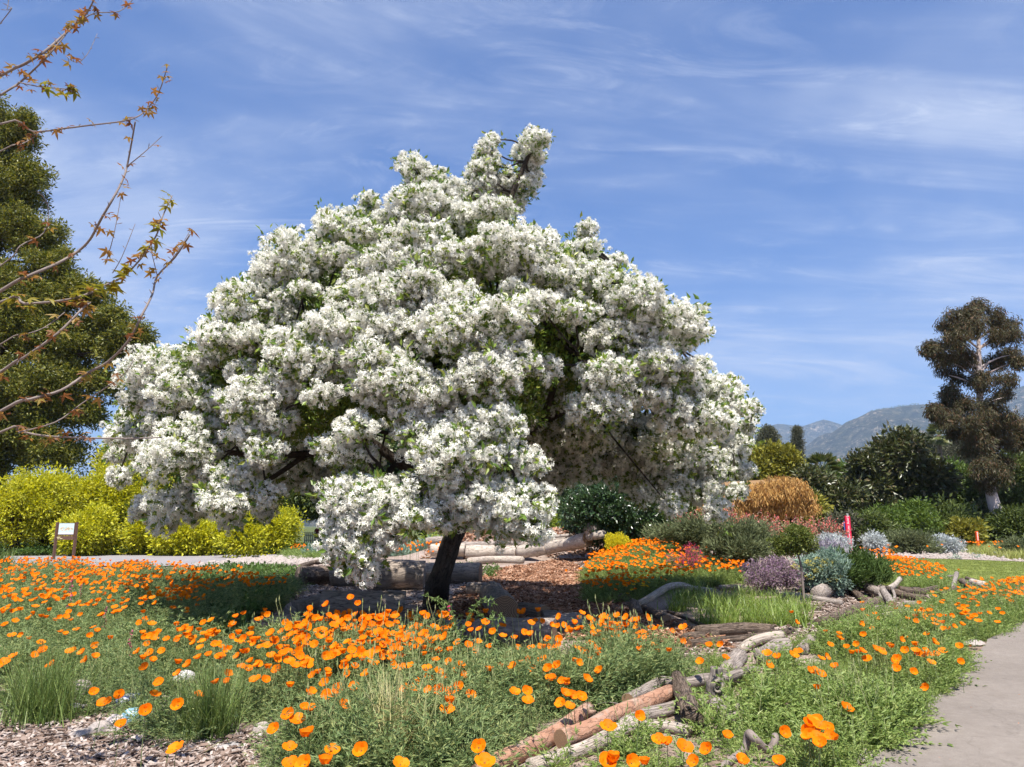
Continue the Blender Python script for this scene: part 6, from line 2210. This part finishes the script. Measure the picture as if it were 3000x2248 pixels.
# leaning pale eucalyptus at the right
b = A(2952, 1612, 55)
EU = empty('eucalyptus_tree', (b.x, b.y, h(b.x, b.y)), 0, 'tall eucalyptus with pale leaning trunk and brownish ragged crown', 'tree')
w = [A(2952, 1612, 55), A(2935, 1560, 55), A(2905, 1450, 55), A(2885, 1350, 55), A(2872, 1200, 55), A(2868, 1050, 55), A(2865, 930, 55)]
w[0].z = -.1
pp, rr = smooth_path(w, [.62, .50, .38, .32, .26, .17, .06], 5)
mb = MB()
mb.tube(pp, rr, 14, wob=.04, tex=.01)
mb.build('trunk', W_EUC, EU, smooth=True, world=True)
mb = MB()
mb.tube([(b.x, b.y, .0), (b.x, b.y, .35)], [1.25, 1.2], 20, wob=.03)
mb.build('root_collar', plain_mat('dark_tree_well', (.10, .09, .085), .9), EU, world=True)
ecl = [(2870, 905, 30), (2840, 925, 34), (2905, 930, 36), (2800, 930, 34), (2775, 960, 30), (2940, 950, 30), (2965, 985, 28), (2860, 970, 55), (2920, 990, 45), (2800, 1000, 44), (2750, 1020, 26), (2730, 1025, 18), (2765, 1055, 32),
       (2960, 1040, 30), (2985, 1060, 18), (2830, 1060, 42), (2900, 1060, 48), (2780, 1100, 36), (2940, 1110, 36), (2850, 1120, 46), (2790, 1160, 42), (2830, 1200, 46), (2765, 1200, 22), (2750, 1220, 18), (2910, 1190, 30), (2940, 1165, 24), (2780, 1235, 34),
       (2860, 1250, 48), (2900, 1270, 44), (2940, 1240, 36), (2970, 1260, 30), (2995, 1285, 26), (2850, 1310, 44), (2905, 1340, 46), (2945, 1300, 36), (2870, 1380, 36), (2920, 1390, 34), (2890, 1420, 26), (2800, 1275, 28), (3010, 1250, 20), (2735, 1205, 12), (2720, 1030, 12)]
lobes = []
for q in ecl:
    Yq = 55 + rs.uniform(-2.2, 1.2)
    c = A(q[0], q[1], Yq)
    r = q[2] / F * Yq
    lobes += puff(c, r, r, r, 4, .25, .45, int(q[0] * 3 + q[1]))
foliage('crown', lobes, 5.6, K_EUC, .46, EU, .1, .75, .25, .4, 3.5, .4)
mb = MB()
for q in ecl:
    c = A(q[0], q[1], 55)
    s = min(pp[8:], key=lambda p_: (p_ - c - Vector((0, 0, -1.2))).length)
    q2, r2 = smooth_path([s, s.lerp(c, .55) + Vector((0, 0, .15)), c], [.09, .06, .02], 3)
    mb.tube(q2, r2, 6, cap=False)
mb.build('limbs', W_EUC, EU, smooth=True, world=True)


# palms
def palm(label, px, yb, Y, pxt, yt, rpx, r0, nf=26, name='fan_palm'):
    b_ = A(px, yb, Y)
    root = empty(name, (b_.x, b_.y, h(b_.x, b_.y)), 0, label, 'palm')
    t_ = A(pxt, yt, Y)
    mb_ = MB()
    q, r_ = smooth_path([Vector((b_.x, b_.y, -.1)), Vector((b_.x, b_.y, 0)).lerp(t_, .5), t_], [r0 * 1.3, r0, r0], 8)
    mb_.tube(q, r_, 10, wob=.04, tex=.05)
    mb_.build('trunk', W_BARK, root, smooth=True, world=True)
    Rm = rpx / F * Y
    rg = random.Random(int(px))
    # one fan-shaped frond, shared
    mf = MB()
    mf.tube([(0, 0, 0), (Rm * .5, 0, 0)], [.03, .02], 4, cap=False)
    for k in range(13):
        a = R(-65 + 130 * k / 12)
        d = Vector((math.cos(a), math.sin(a), rg.uniform(-.12, .05)))
        mf.add(leaf_pts(Vector((Rm * .42, 0, 0)), d, Vector((0, 0, 1)), Rm * .58, Rm * .13, .12), [(0, 1, 2), (0, 2, 3)])
    fd = mf.data('frond', [M_PALM])
    for i in range(nf):
        el = rg.uniform(-1.1, 1.2)
        link('frond', fd, root, tuple(t_ - Vector((b_.x, b_.y, root.location.z))), (rg.uniform(-.3, .3), -el, rg.uniform(0, 6.283)), (1, 1, 1))
    return root


palm('slender fan palm standing against the mountain', 2765, 1500, 100, 2750, 1275, 44, .28)
palm('squat fan palm with wide fronds left of the magnolia', 2410, 1560, 66, 2408, 1375, 58, .3, 30)
palm('small fan palm crown half hidden behind the thatched hut tree', 2370, 1540, 70, 2376, 1390, 40, .25, 24)

# bare red-barked snag
b = A(2478, 1520, 85)
SN = empty('bare_tree', (b.x, b.y, 0), 0, 'leafless pinkish snag between the palm and the magnolia', 'tree')
mb = MB()
for pts, r_ in [([(2478, 1520), (2478, 1420), (2470, 1380), (2455, 1345)], .3), ([(2478, 1420), (2490, 1380), (2488, 1350)], .18), ([(2472, 1390), (2458, 1375), (2452, 1348)], .1), ([(2485, 1395), (2498, 1370), (2500, 1352)], .1), ([(2490, 1380), (2480, 1352)], .07)]:
    w = [A(x, y, 85) for x, y in pts]
    if r_ == .3:
        w[0].z = -.1
    q, r2 = smooth_path(w, [r_ * (1 - .6 * i / (len(w) - 1)) for i in range(len(w))], 3)
    mb.tube(q, r2, 8, wob=.08)
mb.build('trunk', plain_mat('pink_bark', (.36, .24, .19), .9, .2, .2, 3), SN, smooth=True, world=True)
# trees dotted along the mountain crest: far too small to tell apart
cr = []
for px in np.concatenate([np.linspace(2552, 2612, 13), np.linspace(2622, 2690, 14)]):
    px = px + rs.uniform(-2, 2)
    py = float(np.interp(px, [2550, 2611, 2704], [1204, 1193, 1180]))
    p = A(px, py, 4300)
    cr.append((p.x, p.y, p.z - 9 + rs.uniform(-3, 4)))
ct = scatter('ridge_trees', cr, np.zeros((len(cr), 3)), rs.uniform(6, 13, len(cr)), K_BG1)
tag(ct, 'row of tiny dark trees along the mountain crest', 'trees', kind='stuff')

# ------------------------------------------------------------------ thatched hut
HB = A(2240, 1600, 42)
zH = h(HB.x, HB.y)
HUT = empty('thatched_hut', (HB.x, HB.y, zH), 0, 'open garden shelter with a shaggy roof of dry brown leaves on dark posts', 'shelter')
M_POST = plain_mat('dark_timber', (.035, .028, .022), .9, .2, .3, 4)
for px, dy in ((2322, 0), (2192, 0), (2322, 3.2), (2140, 3.2), (2100, .3)):
    q = A(px, 1500, 42 + dy)
    mb = MB()
    mb.box((q.x, q.y, (zH + 3.0) / 2), (.28, .28, 3.0 - zH + .2))
    mb.build('post', M_POST, HUT, world=True)
for zz in (2.35, 1.0):
    mb = MB()
    a, c = A(2100, 1520, 42.2), A(2322, 1520, 42.2)
    mb.box(((a.x + c.x) / 2, 42.25, zz), (c.x - a.x, .09, .09))
    mb.build('rail', M_POST, HUT, world=True)
for px in (2296, 2310, 2250):
    q = A(px, 1520, 42.35)
    mb = MB()
    mb.box((q.x, q.y, 1.65), (.05, .05, 1.5))
    mb.build('baluster', M_POST, HUT, world=True)
q0, q1 = A(2085, 1480, 42), A(2362, 1480, 42)
mb = MB()
zr = 3.0
mb.add([(q0.x, 40.8, zr), (q1.x, 40.8, zr), (q1.x, 46.2, zr), (q0.x, 46.2, zr), (q0.x + .8, 43.5, zr + 1.1), (q1.x - .8, 43.5, zr + 1.3)], [(0, 1, 5, 4), (2, 3, 4, 5), (1, 2, 5), (3, 0, 4), (3, 2, 1, 0)])
RF = mb.build('roof', plain_mat('thatch_base', (.22, .13, .06), .95), HUT, world=True)
K_TH = [clump('thatch_source', [M_THAT], 60, 1.0, .6, .13, 400 + i, droop=1.6, outw=.35) for i in range(3)]
lobes = []
for px, py, r in [(2110, 1480, 40), (2150, 1460, 40), (2190, 1455, 48), (2230, 1450, 46), (2270, 1445, 50), (2300, 1440, 52), (2320, 1455, 46), (2345, 1480, 34), (2130, 1495, 28), (2180, 1495, 32), (2230, 1490, 34), (2280, 1485, 34), (2315, 1490, 32), (2090, 1490, 26)]:
    for dy in (0, 2.4):
        c = A(px, py, 41.6 + dy)
        r_ = r * .8 / F * 42
        lobes += puff(c, r_, r_ * 1.4, r_ * .75, 5, .5, .7, int(px + dy * 10))
foliage('thatch', lobes, 6, K_TH, .42, HUT, .6, .55, .2, .3, 4.0, .22)
mb = MB()
q = A(2268, 1560, 41)
mb.box((q.x, q.y, zH + .45), (.5, .5, .08))
mb.box((q.x, q.y + .22, zH + .75), (.5, .06, .6))
for sx in (-.2, .2):
    for sy in (-.2, .2):
        mb.box((q.x + sx, q.y + sy, zH + .2), (.06, .06, .45))
tag(mb.build('garden_chair', M_POST), 'dark chair standing inside the thatched shelter', 'chair')


# ------------------------------------------------------------------ signs
def text_mesh(body, size, mat_, name='lettering'):
    cu = bpy.data.curves.new(name, 'FONT')
    cu.body = body
    cu.size = size
    cu.extrude = .003
    cu.align_x = 'LEFT'
    cu.align_y = 'CENTER'
    o = bpy.data.objects.new(name, cu)
    COL.objects.link(o)
    dg = bpy.context.evaluated_depsgraph_get()
    me = bpy.data.meshes.new_from_object(o.evaluated_get(dg))
    bpy.data.objects.remove(o)
    me.materials.clear()
    me.materials.append(mat_)
    return me


M_WHITE = plain_mat('white_lettering', (.80, .80, .80), .6, .2, .02)
M_RED = plain_mat('red_sign_paint', (.62, .012, .06), .45, .4, .06)
M_BLUE = plain_mat('blue_sign_paint', (.05, .14, .48), .45, .4, .06)
M_ORS = plain_mat('orange_sign_paint', (.80, .10, .015), .45, .4, .06)


def pole_sign(label, px, yb, yt, Y, wpx, mat_, words, size, rz, foot=None, name='sign_post'):
    b_ = A(px, yb, Y)
    zg = h(b_.x, b_.y)
    hh = A(px, yt, Y).z - zg
    w_ = wpx / F * Y
    root = empty(name, (b_.x, b_.y, zg), rz, label, 'sign')
    mb_ = MB()
    mb_.box((0, 0, hh / 2 - .1), (w_, w_ * .8, hh + .2))
    body = mb_.build('post', mat_, root)
    bv = body.modifiers.new('bevel', 'BEVEL')
    bv.width = .012
    if words:
        link('lettering', text_mesh(words, size, M_WHITE), body, (0, -w_ * .4 - .004, hh * .38), (R(90), R(-90), 0))
    if foot:
        m2 = MB()
        m2.box((0, 0, .06), (w_ * 1.15, w_ * .95, .14))
        m2.build('foot', M_WHITE, root)
    return root, w_, hh


pole_sign('tall red square post lettered up its face among the flowers', 2490, 1617, 1512, 45, 13.5, M_RED, 'Save Water, Build Soil', .165, R(-6))
rt, w_, hh = pole_sign('blue square post standing close behind the red one', 2482, 1606, 1528, 46.5, 8, M_BLUE, None, .1, R(-20))
for z0, l in ((.93, .10), (.80, .22), (.66, .16), (.52, .2)):
    m2 = MB()
    m2.box((w_ * .28, -w_ * .4 - .004, hh * z0 - .1), (.05, .004, l))
    m2.build('lettering', M_WHITE, rt)
pole_sign('orange square post with white foot near the pale leaning trunk', 2867, 1611, 1557, 50, 7, M_ORS, None, .1, R(8), True)
rt, w_, hh = bpy.data.objects['sign_post.002'], 7 / F * 50, A(2867, 1557, 50).z
for k in range(8):
    m2 = MB()
    m2.box((-.01, -w_ * .4 - .004, hh * (.55 + .055 * k)), (.07 if k % 2 else .05, .004, .045))
    m2.build('lettering', M_WHITE, rt)


# information board
def map_mat():
    m, t, b_ = mat_new('printed_map')
    tcx = N(t, 'ShaderNodeTexCoord')
    v = tcx.outputs['Object']
    vo = N(t, 'ShaderNodeTexVoronoi', inp={'Scale': 9.0})
    t.links.new(v, vo.inputs['Vector'])
    sp = N(t, 'ShaderNodeSeparateXYZ')
    t.links.new(v, sp.inputs[0])
    base = (.52, .66, .62)
    isl = N(t, 'ShaderNodeMapRange', inp={'From Min': .28, 'From Max': .22})
    d2 = M_('SQRT', M_('ADD', M_('POWER', M_('MULTIPLY', sp.outputs[0], .85, t=t), 2.0, t=t), M_('POWER', M_('MULTIPLY', sp.outputs[2], 2.2, t=t), 2.0, t=t), t=t), t=t)
    t.links.new(d2, isl.inputs[0])
    cc = ramp(t, noise(t, 11, 3, .6, v), [(.25, .42, .45), (.60, .66, .56), (.55, .30, .20), (.30, .42, .22)], [.36, .47, .56, .66])
    mx = N(t, 'ShaderNodeMix', data_type='RGBA')
    t.links.new(isl.outputs[0], mx.inputs[0])
    mx.inputs[6].default_value = (*base, 1)
    t.links.new(cc, mx.inputs[7])
    t.links.new(mx.outputs[2], b_.inputs['Base Color'])
    b_.inputs['Roughness'].default_value = .4
    return m


IB = A(186, 1634, 36)
zI = h(IB.x, IB.y)
INFO = empty('information_board', (IB.x, IB.y, zI), R(8), 'brown framed information board on two posts beside the back path', 'sign')
M_BRN = plain_mat('brown_frame', (.115, .060, .042), .7, .3, .12)
w2 = 26 / F * 36
hI = A(186, 1530, 36).z - zI
for sx in (-1, 1):
    mb = MB()
    mb.tube([(sx * w2, 0, -.15), (sx * w2, 0, hI)], [.075, .075], 4)
    o = mb.build('post', M_BRN, INFO)
pw = w2 * 2 - .13
mb = MB()
mb.box((0, -.01, hI - .33), (pw, .05, .60))
pn = mb.build('panel', M_BRN, INFO)
mb = MB()
mb.add([(-pw * .46, -.039, -.24), (pw * .46, -.039, -.24), (pw * .46, -.039, .27), (-pw * .46, -.039, .27)], [(0, 1, 2, 3)])
mb.build('printed_map', map_mat(), pn, loc=(0, 0, hI - .33))
mb = MB()
mb.add([(-pw * .46, -.043, -.24), (pw * .46, -.043, -.24), (pw * .46, -.043, -.17), (-pw * .46, -.043, -.17)], [(0, 1, 2, 3)])
mb.build('caption_strip', plain_mat('caption_white', (.72, .72, .70), .5), pn, loc=(0, 0, hI - .33))
mb = MB()
mb.box((0, -.01, hI - .74), (pw, .04, .17))
rl = mb.build('lower_rail', M_BRN, INFO)
mb = MB()
for x_, z_, l_ in ((-.30, .03, .16), (-.32, -.03, .06), (-.19, -.035, .12)):
    mb.box((x_, -.035, hI - .74 + z_), (l_, .004, .03))
mb.build('lettering', plain_mat('yellow_lettering', (.66, .58, .30), .6), rl)
p = G(112, 1626)
PL = empty('plant_label', tuple(p), 0, 'small white plant label on a stake by the back path', 'label')
mb = MB()
mb.box((0, 0, .1), (.03, .03, .24))
mb.build('stake', M_BRN, PL)
mb = MB()
mb.box((0, -.02, .29), (.22, .015, .15), Matrix.Rotation(R(-25), 3, 'X'))
mb.build('plate', M_WHITE, PL)

# garden stakes behind the mound
for px, y0, y1, lb in [(1404, 1570, 1500, 'thin green plant stake just right of the trunk'), (1666, 1556, 1512, 'thin green plant stake by the little trellis')]:
    a = A(px, y0, 38)
    zt = A(px, y1, 38).z
    mb = MB()
    z0 = h(a.x, a.y)
    mb.tube([(0, 0, -.1), (0, 0, zt - z0)], [.035, .035], 8)
    tag(mb.build('plant_stake', plain_mat('green_stake', (.03, .16, .08), .5), None, loc=(a.x, a.y, z0)), lb, 'stake')
a = A(1655, 1556, 39)
z0 = h(a.x, a.y)
TRL = empty('trellis', (a.x, a.y, z0), 0, 'small white pointed trellis behind the mulch mound', 'trellis')
for s in (-1, 1):
    mb = MB()
    mb.tube([(s * .22, 0, -.1), (s * .02, 0, A(1655, 1505, 39).z - z0)], [.03, .025], 6)
    mb.build('leg', M_WHITE, TRL)

# far white picket fence and two people
FB = A(925, 1572, 70)
FEN = empty('picket_fence', (FB.x, FB.y, 0), 0, 'low white picket fence far behind the tree', 'fence')
pk = MB()
pk.box((0, 0, .5), (.11, .04, 1.0))
pk.add([(-.055, -.02, 1.0), (.055, -.02, 1.0), (.055, .02, 1.0), (-.055, .02, 1.0), (0, 0, 1.1)], [(0, 1, 4), (1, 2, 4), (2, 3, 4), (3, 0, 4)])
pkd = pk.data('picket', [M_WHITE])
for i in range(12):
    link('picket', pkd, FEN, (-1.0 + i * .18, 0, 0))
for z_ in (.3, .75):
    mb = MB()
    mb.box((0, .045, z_), (2.1, .04, .08))
    mb.build('rail', M_WHITE, FEN)


def person(label, loc, rz, shirt, trouser, skin=(.45, .28, .2), hairc=(.05, .035, .025), hgt=1.7):
    k = hgt / 1.7

    def skinned(name, pts, edges, mat_, root=0, parent=None):
        me = bpy.data.meshes.new(name)
        me.from_pydata([Vector(p[:3]) * k for p in pts], edges, [])
        o = bpy.data.objects.new(name, me)
        COL.objects.link(o)
        md = o.modifiers.new('skin', 'SKIN')
        o.modifiers.new('sub', 'SUBSURF').levels = 1
        if not me.skin_vertices:
            with bpy.context.temp_override(object=o, active_object=o):
                bpy.ops.mesh.customdata_skin_add()
        for sv, p in zip(me.skin_vertices[0].data, pts):
            sv.radius = (p[3] * k, p[3] * k)
        me.skin_vertices[0].data[root].use_root = True
        me.materials.append(mat_)
        if parent:
            o.parent = parent
        return o
    B = [(0, 0, .95, .13), (0, 0, 1.15, .125), (0, 0, 1.36, .14), (0, 0, 1.48, .06), (0, 0, 1.58, .085), (0, 0, 1.66, .07),
         (.17, 0, 1.40, .06), (.22, -.02, 1.15, .045), (.20, -.12, .95, .035), (.20, -.16, .88, .03), (-.17, 0, 1.40, .06), (-.23, .02, 1.15, .045), (-.22, -.06, .92, .035), (-.22, -.08, .84, .03),
         (.09, 0, .85, .085), (.10, -.02, .48, .06), (.10, .02, .09, .042), (.10, -.10, .05, .035), (-.09, 0, .85, .085), (-.10, .02, .48, .06), (-.10, .04, .09, .042), (-.10, -.08, .05, .035)]
    E = [(0, 1), (1, 2), (2, 3), (3, 4), (4, 5), (2, 6), (6, 7), (7, 8), (8, 9), (2, 10), (10, 11), (11, 12), (12, 13), (0, 14), (14, 15), (15, 16), (16, 17), (0, 18), (18, 19), (19, 20), (20, 21)]
    body = skinned('person', B, E, plain_mat('skin_tone', skin, .6))
    body.location = loc
    body.rotation_euler = (0, 0, rz)
    tag(body, label, 'person')
    S = [(0, 0, .95, .15), (0, 0, 1.15, .145), (0, 0, 1.38, .155), (.17, 0, 1.40, .075), (.22, -.02, 1.18, .06), (-.17, 0, 1.40, .075), (-.23, .02, 1.18, .06)]
    skinned('shirt', S, [(0, 1), (1, 2), (2, 3), (3, 4), (2, 5), (5, 6)], shirt, 0, body)
    T = [(0, 0, .93, .15), (.09, 0, .84, .10), (.10, -.02, .48, .075), (.10, .02, .12, .06), (-.09, 0, .84, .10), (-.10, .02, .48, .075), (-.10, .04, .12, .06)]
    skinned('trousers', T, [(0, 1), (1, 2), (2, 3), (0, 4), (4, 5), (5, 6)], trouser, 0, body)
    Hh = [(0, .02, 1.62, .085), (0, .015, 1.69, .07), (0, .05, 1.56, .06)]
    skinned('hair', Hh, [(0, 1), (0, 2)], plain_mat('dark_hair', hairc, .7), 0, body)


q = A(928, 1580, 67)
person('person in a red top and blue jeans standing before the white fence', (q.x, q.y, 0), R(20), plain_mat('red_cloth', (.28, .03, .04), .9), plain_mat('denim', (.05, .10, .20), .9), hgt=1.58)
q = A(940, 1580, 66)
person('person in dark blue clothes beside the one in red', (q.x, q.y, 0), R(-30), plain_mat('navy_cloth', (.03, .06, .10), .9), plain_mat('dark_trousers', (.02, .03, .05), .9), hgt=1.72)


# ------------------------------------------------------------------ maple branches at the left
def maple_leaf(mat_, seed, s=1.0):
    """five-lobed leaf with pointed lobes, slightly drooping, about 8 cm"""
    rg = random.Random(seed)
    tips = [(-125, .55), (-65, .85), (0, 1.0), (65, .85), (125, .55)]
    v = [(0, 0, 0)]
    L = .085 * s
    for i, (a, l) in enumerate(tips):
        for da, f_ in ((-17, .52), (0, 1.0), (17, .52)):
            an = R(a + da)
            r_ = L * l * f_ * rg.uniform(.92, 1.06)
            v.append((math.sin(an) * r_, math.cos(an) * r_, -.35 * r_ * r_ / L + rg.uniform(-.003, .003)))
        if i < 4:
            an = R((a + tips[i + 1][0]) / 2)
            v.append((math.sin(an) * L * .27, math.cos(an) * L * .27, 0))
    f = [(0, i, i + 1) for i in range(1, len(v) - 1)]
    return mesh_data('leaf', v, f, mat_)


M_ML1 = leaf_mat('bronze_maple_leaf', [(.17, .075, .03), (.25, .12, .035), (.32, .19, .05), (.24, .19, .04)], .4, .5, .3)
M_ML2 = leaf_mat('green_maple_leaf', [(.16, .17, .02), (.24, .22, .03), (.28, .24, .03)], .5, .45, .35)
MLF = [maple_leaf(M_ML1, 1, .6), maple_leaf(M_ML1, 2, .8), maple_leaf(M_ML2, 3, 1.05), maple_leaf(M_ML2, 4, .9)]
MAP = empty('maple_tree', (-5.6, 5.2, h(-5.6, 5.2)), 0, 'young maple reaching bare twigs with bronze new leaves into the sky', 'tree')
mb = MB()
q, r2 = smooth_path([(-5.6, 5.2, -.1), (-5.55, 5.2, 1.4), (-5.5, 5.2, 2.6), (-5.45, 5.25, 4.2), (-5.4, 5.2, 6.2)], [.16, .13, .11, .08, .03], 5)
mb.tube(q, r2, 12, wob=.06, tex=.02)
mb.build('trunk', W_TWIG, MAP, smooth=True, world=True)
MBR = [
    ([(0, 224), (72, 188), (130, 152), (183, 106), (222, 72), (251, 43), (275, 0), (300, -60)], 9, 5.0, 1, 1),
    ([(0, 280), (53, 246), (101, 203), (145, 159), (193, 101)], 7, 4.9, 1, 1),
    ([(230, 66), (277, 39), (348, 34), (388, 0), (410, -30)], 4, 5.0, 0, .35),
    ([(53, 241), (125, 256), (193, 261), (222, 270)], 4, 4.9, 0, 1.6),
    ([(193, 164), (224, 183), (256, 159), (285, 99)], 3, 5.0, 0, .3),
    ([(0, 364), (96, 386), (193, 376), (265, 367), (362, 355), (410, 338), (444, 304), (468, 265), (490, 198)], 6, 4.8, 1, .9),
    ([(0, 444), (58, 425), (101, 401), (120, 380)], 4, 5.1, 1, .5),
    ([(0, 854), (84, 809), (169, 772), (229, 736), (265, 700), (299, 637), (338, 570), (362, 521), (372, 488), (386, 415), (396, 357)], 10, 4.9, 1, .8),
    ([(372, 488), (420, 449), (473, 401)], 3.5, 4.9, 0, .6),
    ([(0, 887), (72, 890), (181, 881), (253, 863), (301, 839), (362, 809), (416, 754), (458, 690), (473, 642), (504, 574)], 8, 4.6, 1, 1.7),
    ([(0, 1092), (72, 1047), (169, 977), (241, 905), (265, 887)], 9, 4.4, 1, .5),
    ([(0, 1207), (90, 1170), (181, 1143), (259, 1092), (314, 1062), (374, 1002), (416, 923), (446, 863), (461, 809), (513, 754), (555, 690)], 10, 4.5, 1, .8),
    ([(461, 809), (446, 748), (440, 720)], 3, 4.5, 0, .5),
    ([(470, 800), (515, 745), (557, 676)], 3, 4.5, 0, .9),
    ([(0, 1267), (54, 1264), (121, 1276), (211, 1282), (362, 1285), (476, 1282)], 7, 4.7, 1, .7),
    ([(54, 1267), (163, 1237), (241, 1182), (314, 1134), (362, 1098), (390, 1060)], 5, 4.7, 0, .9),
    ([(309, 772), (333, 690), (357, 560)], 3, 4.7, 0, .7),
    ([(330, 800), (357, 753), (396, 656)], 3, 4.6, 0, .8),
    ([(0, 780), (60, 720), (130, 680), (140, 600), (108, 560)], 4, 5.2, 1, .4),
    ([(0, 1010), (60, 985), (130, 960), (190, 915)], 4, 4.8, 1, .4),
    ([(0, 70), (20, 30), (26, -10)], 3, 4.0, 1, .5),
]
rm = random.Random(9)
cand = []
for pts, wpx, Yb, far, ld in MBR:
    w = []
    for i, (x, y) in enumerate(pts):
        w.append(A(x, y, Yb + .12 * math.sin(i * 1.3 + wpx)))
    if far:
        p0 = w[0]
        d = (w[0] - w[1]).normalized()
        tz = max(1.2, min(5.8, p0.z - (p0.x + 5.5) * .55))
        tp = Vector((-5.5, 5.2, tz))
        w = [tp, p0.lerp(tp, .45) + Vector((0, 0, -.05)) + d * .1] + w
    r_ = wpx / 2 / F * Yb
    rr_ = [r_ * (1.5 if far and i < 2 else 1) * (1 - .72 * max(0, i - (2 if far else 0)) / len(w)) for i in range(len(w))]
    q, r2 = smooth_path(w, rr_, 4)
    mb = MB()
    mb.tube(q, r2, 7, wob=.06)
    # buds and short side shoots
    i0 = 8 if far else 1
    for i in range(i0, len(q) - 1, 2):
        dd = ((q[i + 1] - q[i]).normalized() * .8 + rdir(rm) * .8).normalized()
        l = rm.uniform(.015, .05)
        mb.tube([q[i], q[i] + dd * l * .7, q[i] + dd * l], [r2[i] * .5, .0028, .001], 4, cap=False)
    mb.build('branch', W_TWIG, MAP, smooth=True, world=True)
    for i in range(i0, len(q)):
        if rm.random() < .5 * ld:
            grn = (ld > 1.5 and rm.random() < .6)
            for _ in range(rm.choice([2, 3, 4])):
                cand.append((MLF[rm.choice([2, 3])] if grn else MLF[rm.choice([0, 0, 1])], q[i] + rdir(rm) * .035 - Vector(MAP.location)))
rm.shuffle(cand)
for me, pos in cand[:300]:
    link('leaf', me, MAP, tuple(pos), (rm.uniform(-.9, .5), rm.uniform(-.7, .7), rm.uniform(0, 6.28)))
